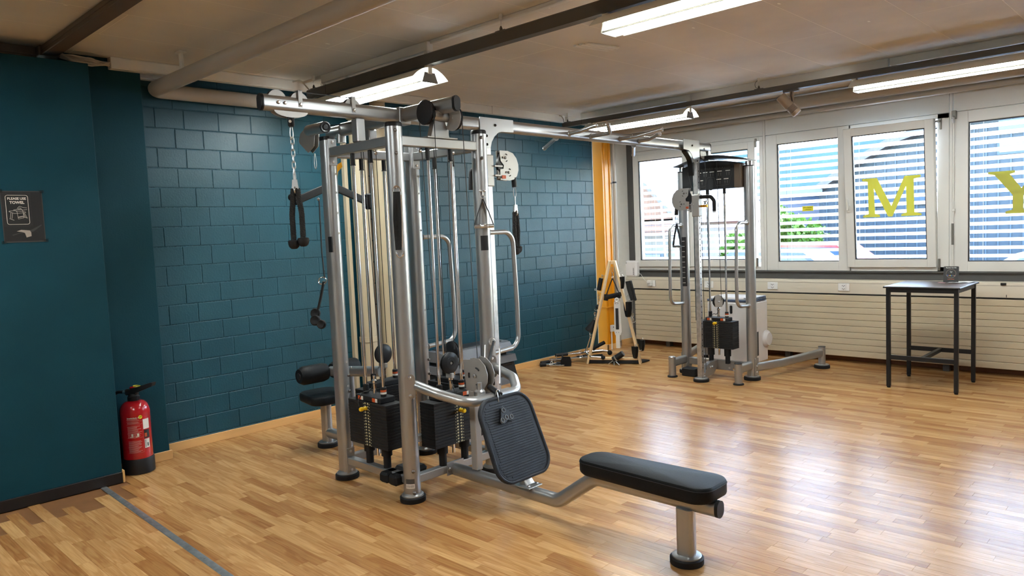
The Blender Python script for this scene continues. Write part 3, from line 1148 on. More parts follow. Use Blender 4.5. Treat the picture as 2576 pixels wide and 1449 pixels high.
tk2 = thing('cable_trunking', 'short dark trunking end under the ceiling by the far corner', 'cable trunking', (0.2, 7, ZC))
part('channel', MB().box(0.05, 0.20, 6.9, 7.9, 2.86, ZC, 0.003), 'white_metal', tk2)

bp = thing('ceiling_pipe', 'thick grey ceiling pipe turning along the brick wall with an elbow', 'pipe', (0.1, 2.2, 2.72))
PR = 0.055
part('pipe', MB().tube([(8.8, 2.205, 2.735), (0.10, 2.205, 2.735), (0.10, 3.985, 2.73)], PR, 20, 0.085, nf=10), 'pipe_grey', bp)
part('hanger', MB().box(0.62, 0.66, 2.196, 2.214, 2.78, ZC, 0.002).box(0.60, 0.68, 2.18, 2.23, 2.896, ZC, 0.002), 'white_metal', bp)
part('hanger', MB().box(4.62, 4.66, 2.196, 2.214, 2.78, ZC, 0.002).box(4.60, 4.68, 2.18, 2.23, 2.896, ZC, 0.002), 'white_metal', bp)
# two fat cream down pipes on the brick wall behind the gym
dp = thing('down_pipe', 'fat cream down pipe on the brick wall below the ceiling pipe', 'pipe', (0.1, 3.985, 0), group='cream down pipes')
part('pipe', MB().tube([(0.10, 3.9, 2.73), (0.10, 3.985, 2.73), (0.10, 3.985, 0.0)], 0.078, 20, 0.08), 'pipe_cream', dp)
part('collar', MB().lathe([(0.079, 0), (0.086, 0.004), (0.086, 0.05), (0.079, 0.054)], (0.10, 3.985, 0.62)), 'pipe_cream', dp)
part('side_strip', MB().box(0.0, 0.05, 3.86, 3.895, 0.07, 2.6, 0.003), 'radiator_cream', dp)
dp2 = thing('down_pipe', 'second cream down pipe on the brick wall behind the chrome rods', 'pipe', (0.1, 4.22, 0), group='cream down pipes')
part('pipe', MB().cyl((0.10, 4.225, 0), (0.10, 4.225, 2.85), 0.072, n=20), 'pipe_cream', dp2)
part('clip_rail', MB().box(0.0, 0.045, 4.085, 4.135, 0.07, 2.5), 'tray_brown', dp2)
for k in range(9):
    part('clip', MB().box(0.045, 0.06, 4.092, 4.128, 0.55 + 0.2 * k, 0.562 + 0.2 * k), 'black_plastic', dp2)

# pipes over the windows
pw = thing('window_pipe', 'thick grey pipe running above the windows under the ceiling', 'pipe', (3, 7.95, 2.82))
part('pipe', MB().tube([(-0.05, 7.95, 2.825), (9.5, 7.95, 2.825)], 0.068, 20), 'pipe_grey', pw)
pw2 = thing('heating_pipe', 'thin glossy pipe above the windows close to the header panels', 'pipe', (3, 8.2, 2.76))
part('pipe', MB().tube([(-0.05, 8.20, 2.762), (9.5, 8.20, 2.762)], 0.030, 16), 'pipe_grey', pw2)
for x in (0.9, 2.4, 3.9, 5.4):
    part('bracket', MB().box(x, x + 0.02, 8.19, 8.40, 2.755, 2.77), 'white_metal', pw2)

# suspended light tracks
def track(y, z0, z1, label, x0, wires, tail):
    t = thing('light_track', label, 'light track', (4.5, y, ZC), group='suspended light tracks')
    part('profile', MB().sweep([(x0, y, (z0 + z1) / 2), (9.4, y, (z0 + z1) / 2)], [(-0.03, z0 - (z0 + z1) / 2), (0.03, z0 - (z0 + z1) / 2), (0.03, (z1 - z0) / 2 - 0.01), (0.022, (z1 - z0) / 2), (-0.022, (z1 - z0) / 2), (-0.03, (z1 - z0) / 2 - 0.01)]), 'track_dark', t)
    part('joint', MB().box(x0 + 0.28, x0 + 0.284, y - 0.0308, y + 0.0308, z0 - 0.0008, z1), 'black_trim', t)
    for x in wires:
        w = part('suspension', MB().cyl((x, y, z1), (x, y, ZC - 0.02), 0.0018, n=6), 'steel', t)
        part('ceiling_cap', MB().lathe([(0.012, 0), (0.012, 0.03), (0.004, 0.035)], (x, y, ZC), (0, 0, -1), 12), 'white_metal', w)
        part('gripper', MB().lathe([(0.010, 0), (0.010, 0.02), (0.004, 0.035)], (x, y, z1), n=10).box(x - 0.04, x + 0.04, y - 0.012, y + 0.012, z1, z1 + 0.008), 'track_dark', w)
    return t


T1Y, T2Y = 3.335, 6.696
track(T1Y, 2.727, 2.803, 'dark suspended light track crossing the ceiling above the near gym tower', 0.40, (0.47, 2.608, 4.9, 7.3), 0)
t2 = track(T2Y, 2.755, 2.805, 'dark suspended light track in front of the windows', 0.30, (0.36, 2.665, 5.0, 7.4), 0)
part('cable_loop', MB().tube([(2.665, T2Y, 2.81), (2.63, T2Y, 2.83), (2.625, T2Y, 2.87), (2.66, T2Y, 2.895)], 0.002, 6, 0.03), 'cable_black', t2)
part('feed_cable', MB().tube([(0.31, T2Y, 2.80), (0.30, T2Y, 2.85), (0.27, T2Y, 2.89), (0.235, T2Y, 2.90)], 0.006, 8, 0.04), 'cable_grey', t2)
for x in (0.25,):
    cbl = thing('feed_cable', 'pale feed cable dropping from the trunking to the near light track', 'cable', (0.3, T1Y, 2.85))
    part('cable', MB().tube([(0.24, T1Y - 0.05, 2.895), (0.33, T1Y - 0.04, 2.895), (0.36, T1Y - 0.02, 2.86), (0.41, T1Y, 2.80)], 0.006, 8, 0.04), 'cable_grey', cbl)


def lamp(x0, x1, y, zt, label, open_end=True, watt=1.0):
    l = thing('linear_lamp', label, 'lamp', ((x0 + x1) / 2, y, zt), group='lit linear lamps')
    arc = []
    W2, sag = 0.155, 0.075
    for k in range(13):
        a = -1 + k / 6
        arc.append((a * W2, -sag * a * a))
    sec = arc + [(a, b - 0.003) for a, b in reversed(arc)]
    part('reflector', MB().sweep([(x0, y, zt), (x1, y, zt)], sec), 'lamp_white', l)
    # prismatic diffuser: trapezoid trough with two luminous flanks and ribbed bottom
    zb = zt - 0.085
    part('diffuser', MB().sweep([(x0 + 0.02, y, zb), (x1 - 0.02, y, zb)], [(-0.060, -0.012), (0.060, -0.012), (0.045, 0.035), (-0.045, 0.035)]), 'lamp_glow', l)
    for s in (-1, 1):
        part('rail', MB().box(x0 + 0.015, x1 - 0.015, y + s * 0.062 - 0.003, y + s * 0.062 + 0.003, zb - 0.016, zb - 0.006), 'track_dark', l)
    for xe in (x0 + 0.012, x1 - 0.012):
        c = MB().prism([(-0.070, -0.018), (0.070, -0.018), (0.045, 0.05), (-0.045, 0.05), (-0.045, 0.042), (0.037, 0.042), (0.058, -0.010), (-0.058, -0.010), (-0.036, 0.036), (-0.045, 0.05)], (xe - 0.003, y, zb), Y1, Z1, 0.006)
        part('end_cap', MB().prism([(-0.070, -0.018), (0.070, -0.018), (0.045, 0.05), (-0.045, 0.05)], (xe - 0.003, y, zb), Y1, Z1, 0.006), 'hinge_grey', l)
        part('bracket', MB().box(xe - 0.03, xe + 0.01, y - 0.02, y + 0.02, zb + 0.04, zt + 0.02, 0.004), 'lamp_white', l)
    return l


lamp(0.48, 1.93, T1Y, 2.715, 'lit linear lamp under the track just above the near gym tower')
lamp(3.40, 4.85, T1Y, 2.715, 'lit linear lamp cut off by the top edge of the picture')
lamp(0.68, 1.95, T2Y, 2.742, 'lit linear lamp on the window track above the pull-up grips')
lamp(3.52, 4.95, T2Y, 2.742, 'lit linear lamp on the window track above the M and Y windows')
lamp(0.62, 1.93, -0.03, 2.715, 'added unseen linear lamp beside the partition brightening the left floor')  # added out of view to bring more light to the left floor
lamp(3.4, 4.85, -0.03, 2.715, 'added unseen linear lamp behind the viewer on the partition side')  # unseen lamp, added to light the near side of the room


def batten(x0, x1, y, label, tube=True):
    b = thing('batten_light', label, 'batten light', ((x0 + x1) / 2, y, ZC), group='unlit batten lights')
    part('housing', MB().box(x0, x1, y - 0.028, y + 0.028, 2.845, ZC, 0.004), 'white_metal', b)
    if tube:
        part('tube', MB().cyl((x0 + 0.05, y, 2.822), (x1 - 0.05, y, 2.822), 0.013, n=12), 'white_plain', b)
        for xe in (x0 + 0.03, x1 - 0.03):
            part('lamp_holder', MB().box(xe - 0.02, xe + 0.02, y - 0.022, y + 0.022, 2.805, 2.85, 0.006), 'white_metal', b)
        for xe in (x0 + 0.35, x1 - 0.35):
            part('clip', MB().box(xe - 0.02, xe + 0.02, y - 0.018, y + 0.018, 2.832, 2.848, 0.003), 'white_metal', b)
    return b


batten(0.52, 1.86, T1Y + 0.065, 'unlit white batten light beside the near light track')
batten(0.42, 1.85, T2Y + 0.19, 'unlit white batten light between the window track and far corner')
batten(3.75, 5.2, T2Y + 0.19, 'unlit white batten light above the tilted M window')
cv = thing('batten_cover', 'plain white cover strip between the two battens over the windows', 'cover strip', (2.8, T2Y + 0.19, ZC))
part('cover', MB().box(1.86, 3.74, T2Y + 0.155, T2Y + 0.225, 2.825, ZC, 0.003), 'white_panel', cv)
part('end_lip', MB().box(1.855, 1.885, T2Y + 0.15, T2Y + 0.23, 2.825, ZC, 0.003), 'white_panel', cv)
rl = thing('ceiling_rail', 'thin white rail fixed to the ceiling beyond the near batten light', 'rail', (4, T1Y, ZC))
part('rail', MB().box(1.88, 8.5, T1Y + 0.045, T1Y + 0.085, 2.885, ZC, 0.004), 'white_metal', rl)
rl2 = thing('ceiling_rail', 'thin white rail between the trunking and the near batten light', 'rail', (0.3, T1Y, ZC))
part('rail', MB().box(0.236, 0.51, T1Y + 0.045, T1Y + 0.085, 2.885, ZC, 0.004), 'white_metal', rl2)

# spotlight on the window track
sp = thing('track_spotlight', 'grey cylindrical spotlight hanging from the window track', 'spotlight', (2.97, T2Y, 2.755))
part('adapter', MB().box(2.90, 3.04, T2Y - 0.018, T2Y + 0.018, 2.735, 2.757, 0.003), 'track_dark', sp)
part('bracket', MB().box(2.965, 2.995, T2Y - 0.004, T2Y + 0.004, 2.60, 2.74, 0.001).box(2.965, 2.970, T2Y - 0.02, T2Y + 0.02, 2.60, 2.74, 0.001), 'spot_bronze', sp)
part('flex', MB().tube([(2.98, T2Y - 0.012, 2.74), (2.975, T2Y - 0.016, 2.70), (2.985, T2Y - 0.018, 2.66), (2.98, T2Y - 0.01, 2.62)], 0.003, 6, 0.02), 'cable_black', sp)
a0, a1 = Vector((2.885, 6.66, 2.705)), Vector((3.02, 6.72, 2.53))
ax_ = (a1 - a0).normalized()
part('body', MB().lathe([(0.0, 0.004), (0.040, 0.0), (0.045, 0.004), (0.045, 0.13)], a0, ax_, 24), 'spot_bronze', sp)
for k in range(6):
    part('fin', MB().lathe([(0.035, 0.0), (0.045, 0.0), (0.045, 0.0045), (0.035, 0.0045)], a0 + ax_ * (0.134 + 0.0085 * k), ax_, 24), 'spot_bronze', sp)
part('core', MB().cyl(a0 + ax_ * 0.12, a0 + ax_ * 0.20, 0.037, n=20), 'black_trim', sp)
part('head', MB().lathe([(0.045, 0.0), (0.045, 0.03), (0.038, 0.036), (0.0, 0.034)], a0 + ax_ * 0.186, ax_, 24), 'spot_bronze', sp)
# ------------------------------------------------------------------ cable gym: four-station tower, crossover beam and far column
GY = thing('cable_gym', 'large silver cable gym: four-post tower joined by a long beam to a far pulley column', 'gym machine', (2.0, 3.015, 0))
CX, CY = 2.0, 3.015
PA, PB, PC_, PD = (1.65, 2.675), (2.345, 2.675), (2.345, 3.355), (1.65, 3.355)


def bolt(parent, p, n, r=0.010, h=0.008, mat='steel'):
    return part('bolt', MB().lathe([(r, 0), (r * 0.95, h * 0.6), (r * 0.55, h), (0, h)], p, n, 10), mat, parent)


def foot_disc(parent, x, y, r=0.078, h=0.034):
    d = part('foot_pad', MB().lathe([(r * 0.98, 0), (r, 0.004), (r, h - 0.006), (r - 0.006, h), (0, h)], (x, y, 0), n=28), 'black_rubber', parent)
    part('foot_plate_disc', MB().lathe([(r - 0.010, 0), (r - 0.010, 0.005), (r - 0.014, 0.007), (0, 0.007)], (x, y, h), n=24), 'silver_paint', d)
    return d


def dsec(w, d):
    """D-shaped section: flat on +a, rounded on -a"""
    out = [(d / 2, -w / 2), (d / 2, w / 2)]
    for k in range(13):
        a = PI / 2 + PI * k / 12
        out.append((-d / 2 + w * 0.35 + w * 0.35 * 1.0 * math.cos(a) * 1.4, w / 2 * math.sin(a)))
    return out


PH = 2.215
for (nm, (x, y)) in (('A', PA), ('B', PB), ('C', PC_), ('D', PD)):
    if nm in 'BC':
        po = part('post', MB().cyl((x, y, 0.03), (x, y, PH), 0.050, n=28), 'silver_paint', GY)
        part('post_cap', MB().lathe([(0.051, 0), (0.051, 0.018), (0.046, 0.026), (0, 0.028)], (x, y, PH), n=28), 'black_plastic', po)
    else:
        sec = [(p[0] * 1.0, p[1]) for p in rrect(0.105, 0.085, 0.036, 6)]
        po = part('post', MB().sweep([(x, y, 0.03), (x, y, PH)], sec, up=(0, 1, 0)), 'silver_paint', GY)
        part('post_cap', MB().sweep([(x, y, PH), (x, y, PH + 0.024)], [(a * 1.02, b * 1.02) for a, b in sec], up=(0, 1, 0)), 'black_plastic', po)
    foot_disc(GY, x, y)
    part('weld_collar', MB().lathe([(0.064, 0), (0.056, 0.010), (0.05, 0.012)], (x, y, 0.04), n=24), 'silver_paint', po)

for z0, z1 in ((0.100, 0.150), (2.108, 2.166)):
    for (a, b) in ((PA, PB), (PD, PC_)):
        br_ = part('cross_bar', MB().box(a[0] + 0.035, b[0] - 0.035, a[1] - 0.026, a[1] + 0.026, z0, z1, 0.005), 'silver_paint', GY)
        for s, x in ((-1, a[0] + 0.05), (1, b[0] - 0.05)):
            pass
    for (a, b) in ((PA, PD), (PB, PC_)):
        part('cross_bar', MB().box(a[0] - 0.026, a[0] + 0.026, a[1] + 0.035, b[1] - 0.035, z0, z1, 0.005), 'silver_paint', GY)
# bolted plates where bars meet the flat posts
for (x, y, s) in ((PA[0] + 0.054, PA[1] - 0.035, 1), (PD[0] + 0.054, PD[1] - 0.035, 1)):
    for zc in (0.125, 2.137):
        p = part('joint_plate', MB().box(x - 0.006, x + 0.001, y + 0.003, y + 0.067, zc - 0.085, zc + 0.085, 0.003), 'silver_paint', GY)
        for dz in (-0.062, 0.062):
            bolt(p, (x, y + 0.035, zc + dz), X1)
for (x, y) in (PB, PC_):
    for zc in (0.06, 0.19, 2.06, 2.19):
        n = Vector((0.75, -0.66, 0)).normalized()
        q = Vector((x, y, zc)) + n.cross(Z1) * 0.0 + n * 0.049
        bolt(GY, q + Vector((0.010, 0.010, 0)), n, 0.011, 0.012, 'dark_bolt')
for (x, y) in (PA, PD):
    for zc in (0.32, 0.47, 0.62, 0.78, 1.05, 1.62, 1.75, 1.88, 2.0):
        part('rivet', MB().ring((x + 0.0535, y + 0.012, zc), X1, 0.0055, 0.0015, 12, 6), 'label_white', GY)
for zc in (0.50, 0.585, 0.69):
    for (x, y) in (PA, PD):
        bolt(GY, (x + 0.053, y + 0.02, zc), X1, 0.010, 0.012, 'dark_bolt')
part('info_label', MB().box(PA[0] + 0.012, PA[0] + 0.052, PA[1] - 0.0455, PA[1] - 0.0425, 1.50, 1.60), 'label_black', GY, 'black instruction sticker')
part('info_label', MB().lathe([(0.0508, 0), (0.0508, 0.095)], (PC_[0], PC_[1], 1.47), n=28), 'label_black', GY, 'black instruction sticker') if False else None
# serial plate on the near round post
n_ = Vector((0.62, -0.78, 0)).normalized()
for (z0, z1, mt) in ((0.115, 0.145, 'grey_ledge'), (0.088, 0.115, 'label_white')):
    mb = MB()
    for k in range(6):
        a0_, a1_ = -0.55 + k * 0.18, -0.55 + (k + 1) * 0.18
        base = math.atan2(n_.y, n_.x)
        q = [(PB[0] + 0.0508 * math.cos(base + a), PB[1] + 0.0508 * math.sin(base + a)) for a in (a0_, a1_)]
        mb.add([(q[0][0], q[0][1], z0), (q[1][0], q[1][1], z0), (q[1][0], q[1][1], z1), (q[0][0], q[0][1], z1)], [(0, 1, 2, 3)])
    lb = part('serial_label', mb, mt, GY)
    if mt == 'label_white':
        bars = MB()
        base = math.atan2(n_.y, n_.x)
        for k in range(16):
            a = base - 0.46 + 0.058 * k
            w = RNG.choice((0.012, 0.02, 0.03))
            q = [(PB[0] + 0.0512 * math.cos(t), PB[1] + 0.0512 * math.sin(t)) for t in (a, a + w)]
            bars.add([(q[0][0], q[0][1], 0.094), (q[1][0], q[1][1], 0.094), (q[1][0], q[1][1], 0.110), (q[0][0], q[0][1], 0.110)], [(0, 1, 2, 3)])
        part('bar_code', bars, 'label_black', lb)

mb = MB()
for k in range(6):
    base = math.atan2(-0.55, 0.83)
    q = [(PC_[0] + 0.0508 * math.cos(base - 0.5 + t), PC_[1] + 0.0508 * math.sin(base - 0.5 + t)) for t in (k * 0.17, (k + 1) * 0.17)]
    mb.add([(q[0][0], q[0][1], 1.47), (q[1][0], q[1][1], 1.47), (q[1][0], q[1][1], 1.565), (q[0][0], q[0][1], 1.565)], [(0, 1, 2, 3)])
part('info_label', mb, 'label_black', GY, 'black instruction sticker')

# --- beams
BZ = 2.35
BS = rrect(0.058, 0.092, 0.028, 6)


def beam(p0, p1, name='beam', caps=(True, True)):
    p0, p1 = vec(p0), vec(p1)
    o = part(name, MB().sweep([p0, p1], BS), 'silver_paint', GY)
    d = (p1 - p0).normalized()
    for (p, dd, on) in ((p0, -d, caps[0]), (p1, d, caps[1])):
        if on:
            c = MB().sweep([p, p + dd * 0.010], [(a * 1.02, b * 1.02) for a, b in BS])
            c.sweep([p + dd * 0.010, p + dd * 0.016], [(a * 0.9, b * 0.94) for a, b in BS])
            part('end_cap', c, 'black_plastic', o)
    return o


b1 = beam((CX, 2.05, BZ), (CX, CY - 0.045, BZ), 'front_beam', (True, False))
b2 = beam((CX + 0.03, CY, BZ + 0.006), (2.515, CY, BZ + 0.006), 'row_beam', (False, True))
b3 = beam((CX, CY + 0.045, BZ), (CX, 6.93, BZ), 'crossover_beam', (False, True))
b4 = beam((CX - 0.03, CY, BZ), (1.33, CY, BZ), 'lat_beam', (False, True))
jn = part('junction_sleeve', MB().box(CX - 0.04, CX + 0.036, CY - 0.046, CY + 0.046, BZ - 0.055, BZ + 0.052, 0.004), 'silver_paint', GY)
bolt(jn, (CX + 0.036, CY - 0.02, BZ), X1)
part('beam_support', MB().box(CX - 0.032, CX + 0.032, 2.645, 2.705, 2.166, BZ - 0.042, 0.006), 'silver_paint', GY)
part('beam_support', MB().prism([(-0.075, 0), (0.075, 0), (0.03, 0.14), (-0.03, 0.14)], (2.325, CY, 2.170), Y1, Z1, 0.04), 'silver_paint', GY)
part('support_plate', MB().box(2.305, 2.385, 2.90, 3.14, 2.165, 2.174, 0.002), 'silver_paint', GY)
part('beam_support', MB().box(CX - 0.032, CX + 0.032, 3.325, 3.385, 2.166, BZ - 0.042, 0.006), 'silver_paint', GY)
part('beam_support', MB().box(1.62, 1.68, CY - 0.032, CY + 0.032, 2.166, BZ - 0.042, 0.006), 'silver_paint', GY)


def pulley(parent, c, n, r=0.062, t=0.024, mat='pulley_black'):
    n = vec(n).normalized()
    c = vec(c) - n * (t / 2)
    p = part('pulley', MB().lathe([(0.012, -0.001), (r * 0.9, 0), (r, 0.003), (r * 0.93, t / 2), (r, t - 0.003), (r * 0.9, t), (0.6 * r, t + 0.001), (0.58 * r, t), (0.014, t)], c, n, 28), mat, parent)
    part('hub_bolt', MB().lathe([(0.011, -0.004), (0.011, t + 0.004), (0.006, t + 0.007), (0, t + 0.007)], c, n, 12), 'steel', p)
    return p


# top pulleys sunk in the front beam with their guards
for (y, guard) in ((2.135, 0), (2.272, 1), (2.63, 1)):
    c = Vector((CX, y, BZ + 0.015))
    pulley(b1, c, X1, 0.060, 0.022)
    arc = [(0.058 * math.cos(t), 0.058 * math.sin(t)) for t in [PI * k / 14 for k in range(15)]]
    part('pulley_cover', MB().prism(arc, c + Vector((0.016, 0, 0)), Y1, Z1, 0.003), 'silver_flat', b1)
    if guard:
        part('guard_strap', MB().box(CX + 0.0285, CX + 0.0325, y - 0.013, y + 0.013, BZ - 0.012, BZ + 0.082, 0.001).box(CX - 0.015, CX + 0.0325, y - 0.013, y + 0.013, BZ + 0.078, BZ + 0.082), 'silver_flat', b1)
    bolt(b1, (CX + 0.031, y, BZ + 0.002), X1, 0.010, 0.010)
bolt(b1, (CX + 0.031, 2.175, BZ + 0.002), X1, 0.010, 0.010)
arc = [(0.105 * math.cos(t), 0.034 * math.sin(t)) for t in [PI + PI * k / 14 for k in range(15)]]
part('under_guard', MB().prism(arc, (CX - 0.022, 2.215, BZ - 0.040), Y1, Z1, 0.003).prism(arc, (CX + 0.019, 2.215, BZ - 0.040), Y1, Z1, 0.003), 'silver_flat', b1)
part('top_cable', MB().tube([(CX, 2.20, BZ - 0.06), (CX, 2.20, BZ + 0.02), (CX, 2.28, BZ + 0.078), (CX, 2.63, BZ + 0.078), (CX, 2.685, BZ + 0.02), (CX, 2.685, 2.17)], 0.0028, 6, 0.03), 'cable_black', b1)

# big side pulleys on the row beam
pl1 = Vector((2.315, 2.955, 2.325))
pulley(b2, pl1, -Y1, 0.072, 0.022)
part('pulley_cover', MB().lathe([(0.0, 0.012), (0.03, 0.012), (0.07, 0.006), (0.076, 0.0), (0.0, 0.0)], pl1 + Vector((0, -0.014, 0)), -Y1, 28), 'pulley_black', b2)
pl2 = Vector((2.42, 3.085, 2.285))
pulley(b2, pl2, -Y1, 0.072, 0.022)
part('pulley_cover', MB().lathe([(0.03, 0.0), (0.076, 0.0), (0.076, 0.003), (0.03, 0.003)], pl2 + Vector((0, -0.014, 0)), -Y1, 28), 'silver_flat', b2)
part('pulley_axle', MB().cyl((2.37, 2.96, 2.305), (2.37, 3.10, 2.295), 0.030, n=18), 'silver_paint', b2)
for (p0, p1) in (((2.245, 2.955, 2.32), (2.33, 2.93, 0.84)), ((2.39, 2.95, 2.31), (2.335, 3.00, 0.86)), ((2.49, 3.085, 2.28), (2.62, 3.0, 0.80)), ((2.35, 3.085, 2.28), (2.345, 3.06, 0.86)), ((2.29, 3.02, 2.30), (2.30, 3.02, 0.85))):
    part('cable', MB().tube([p0, p1], 0.0028, 6), 'cable_black', GY)

# lat swivel pulley on the far side
sw = part('swivel_tube', MB().cyl((1.33, CY, BZ - 0.005), (1.16, CY, BZ - 0.005), 0.040, n=20).cyl((1.30, CY, BZ - 0.005), (1.30, CY, 2.26), 0.034, n=16), 'silver_paint', GY)
part('swivel_arm', MB().cyl((1.28, 2.90, 2.365), (1.02, 2.93, 2.375), 0.040, n=20), 'silver_paint', GY)
part('swivel_bush', MB().lathe([(0.016, 0), (0.040, 0), (0.040, 0.008), (0.034, 0.010), (0.022, 0.006), (0.016, 0.012)], (1.28, 2.90, 2.365), (1.0, -0.115, -0.04), 20), 'black_plastic', GY)
hs = [(-0.02, 0.075), (0.09, 0.065), (0.12, 0.02), (0.10, -0.06), (0.02, -0.10), (-0.09, -0.02), (-0.10, 0.0), (-0.075, 0.05)]
for dy in (-0.02, 0.016):
    part('pulley_plate', MB().prism([(a, b) for a, b in hs], (0.955, 2.96 + dy, 2.32), X1, Z1, -0.004), 'silver_flat', GY)
pulley(GY, (0.955, 2.96, 2.32), -Y1, 0.062, 0.024)
part('lat_cable', MB().tube([(1.32, CY - 0.1, BZ + 0.02), (1.6, CY - 0.02, BZ + 0.02)], 0.003, 6), 'cable_black', GY)

# --- weight stacks
def stack(cx, cy, along, z0=0.285, n=15, w=0.40, d=0.135, sgn=1, disc=True, pin=5, strip=True, zr1=2.108):
    """along: 'x' or 'y' = long side; sgn: which way the numbered face looks"""
    U = X1 if along == 'x' else Y1
    Nn = (Y1 * sgn) if along == 'x' else (X1 * sgn)
    c = Vector((cx, cy, 0))
    st = part('weight_stack', MB().box(-0.001, 0.001, -0.001, 0.001, z0 + 0.02, z0 + 0.28, 0, Matrix.Translation(c)), 'black_plastic', GY)
    pt = 0.0187
    key = ('plate', along, w, d)
    if key not in slat_cache:
        a, b = (w / 2, d / 2) if along == 'x' else (d / 2, w / 2)
        me = MB().box(-a, a, -b, b, 0.0005, pt - 0.0006, 0.0022).mesh('weight_plate')
        me.materials.append(MATS['plate_black'])
        slat_cache[key] = me
    for k in range(n):
        o = bpy.data.objects.new('weight_plate', slat_cache[key])
        COL.objects.link(o)
        o.parent = st
        o.location = (cx, cy, z0 + pt * k)
    zt = z0 + pt * n
    a, b = (w * 0.33, d * 0.42) if along == 'x' else (d * 0.42, w * 0.33)
    part('top_plate', MB().box(cx - a, cx + a, cy - b, cy + b, zt, zt + 0.034, 0.004), 'plate_black', st)
    # guide rods with sleeves and bumpers
    for s in (-1, 1):
        p = c + U * (0.092 * s)
        g_ = part('guide_rod', MB().cyl((p.x, p.y, 0.15), (p.x, p.y, zr1), 0.0105, n=14), 'chrome', GY)
        part('rod_sleeve', MB().lathe([(0.017, 0), (0.017, 0.006), (0.0145, 0.008), (0.0145, 0.075)], (p.x, p.y, zr1 - 0.075), n=14), 'black_plastic', g_)
        part('rod_collar', MB().lathe([(0.019, 0), (0.019, 0.055), (0.014, 0.06)], (p.x, p.y, zt + 0.034), n=14), 'black_plastic', g_)
        part('rod_bumper', MB().lathe([(0.024, 0), (0.024, 0.075), (0.034, 0.078), (0.034, z0 - 0.15)], (p.x, p.y, 0.15), n=18), 'black_rubber', g_)
        if s > 0:
            part('rod_label', MB().lathe([(0.0193, 0), (0.0193, 0.012)], (p.x, p.y, zt + 0.05), n=14), 'label_white', g_)
            part('rod_label', MB().lathe([(0.0193, 0), (0.0193, 0.012)], (p.x, p.y, zt + 0.064), n=14), 'label_orange', g_)
    fz = d / 2 + 0.0008
    fc = c + Nn * fz
    side = Nn.cross(Z1) * -1
    if strip:
        for k in range(n):
            zz = z0 + pt * (k + 0.5)
            m = MB()
            for s in (-1, 1):
                q = fc + U * (0.014 * s)
                u2 = U * 0.0065; v2 = Z1 * 0.0052
                m.add([q - u2 - v2 + Z1 * zz, q + u2 - v2 + Z1 * zz, q + u2 + v2 + Z1 * zz, q - u2 + v2 + Z1 * zz], [(0, 1, 2, 3)])
                q = fc + U * (0.030 * s)
                u2 = U * 0.003; v2 = Z1 * 0.003
                m.add([q - u2 - v2 + Z1 * (zz - 0.004), q + u2 - v2 + Z1 * (zz - 0.004), q + u2 + v2 + Z1 * (zz - 0.004), q - u2 + v2 + Z1 * (zz - 0.004)], [(0, 1, 2, 3)])
            part('weight_number', m, 'print_cream', st)
        pz = zt - pt * pin
        pc = fc + Z1 * pz + U * 0.004
        part('selector_pin', MB().lathe([(0.006, 0), (0.012, 0.004), (0.013, 0.012), (0.009, 0.022), (0.0135, 0.034), (0.014, 0.046), (0.011, 0.052), (0, 0.053)], pc, Nn, 16), 'pin_yellow', st)
        part('pin_lanyard', MB().tube([pc + Nn * 0.048, pc + Nn * 0.05 + Z1 * 0.05 - U * 0.02, pc + Nn * 0.0 + Z1 * 0.10 - U * 0.03, c + Z1 * (zt + 0.06) + Nn * 0.03, c + Z1 * (zt + 0.13)], 0.0035, 6, 0.03), 'cable_black', st)
        for s, mt in ((-1, 'label_orange'), (1, 'label_orange')):
            q = c + Nn * (d * 0.42 + 0.0012) + U * (0.075 * s) + Z1 * (zt + 0.017)
            part('warning_label', MB().add([q - U * 0.026 - Z1 * 0.012, q + U * 0.006 - Z1 * 0.012, q + U * 0.006 + Z1 * 0.012, q - U * 0.026 + Z1 * 0.012], [(0, 1, 2, 3)]), mt, st)
            part('warning_label', MB().add([q + U * 0.006 - Z1 * 0.012, q + U * 0.028 - Z1 * 0.012, q + U * 0.028 + Z1 * 0.012, q + U * 0.006 + Z1 * 0.012], [(0, 1, 2, 3)]), 'label_white', st)
    # selector stem below and lifting stem above
    part('selector_stem', MB().cyl((cx, cy, z0 - 0.075), (cx, cy, z0), 0.010, n=12), 'chrome', st)
    part('lift_stem', MB().lathe([(0.012, 0), (0.012, 0.07), (0.016, 0.075), (0.016, 0.09), (0.008, 0.10), (0.008, 0.12)], (cx, cy, zt + 0.034), n=14), 'chrome', st)
    if disc:
        nn = Nn
        pc = Vector((cx, cy, zt + 0.215))
        p_ = part('stack_pulley', MB().lathe([(0.0, -0.022), (0.03, -0.022), (0.060, -0.016), (0.068, -0.010), (0.068, -0.004), (0.055, 0.0), (0.068, 0.004), (0.068, 0.010), (0.060, 0.016), (0.040, 0.0195), (0.039, 0.0205), (0.014, 0.022), (0.013, 0.016), (0, 0.016)], pc, nn, 32), 'pulley_black', GY)
        part('hub_bolt', MB().lathe([(0.008, 0.012), (0.008, 0.019), (0, 0.02)], pc, nn, 10), 'steel', p_)
        part('pulley_yoke', MB().box(-0.030, 0.030, -0.012, 0.012, -0.095, -0.062, 0.004, Matrix.Translation(pc)), 'silver_flat', p_)
    return st


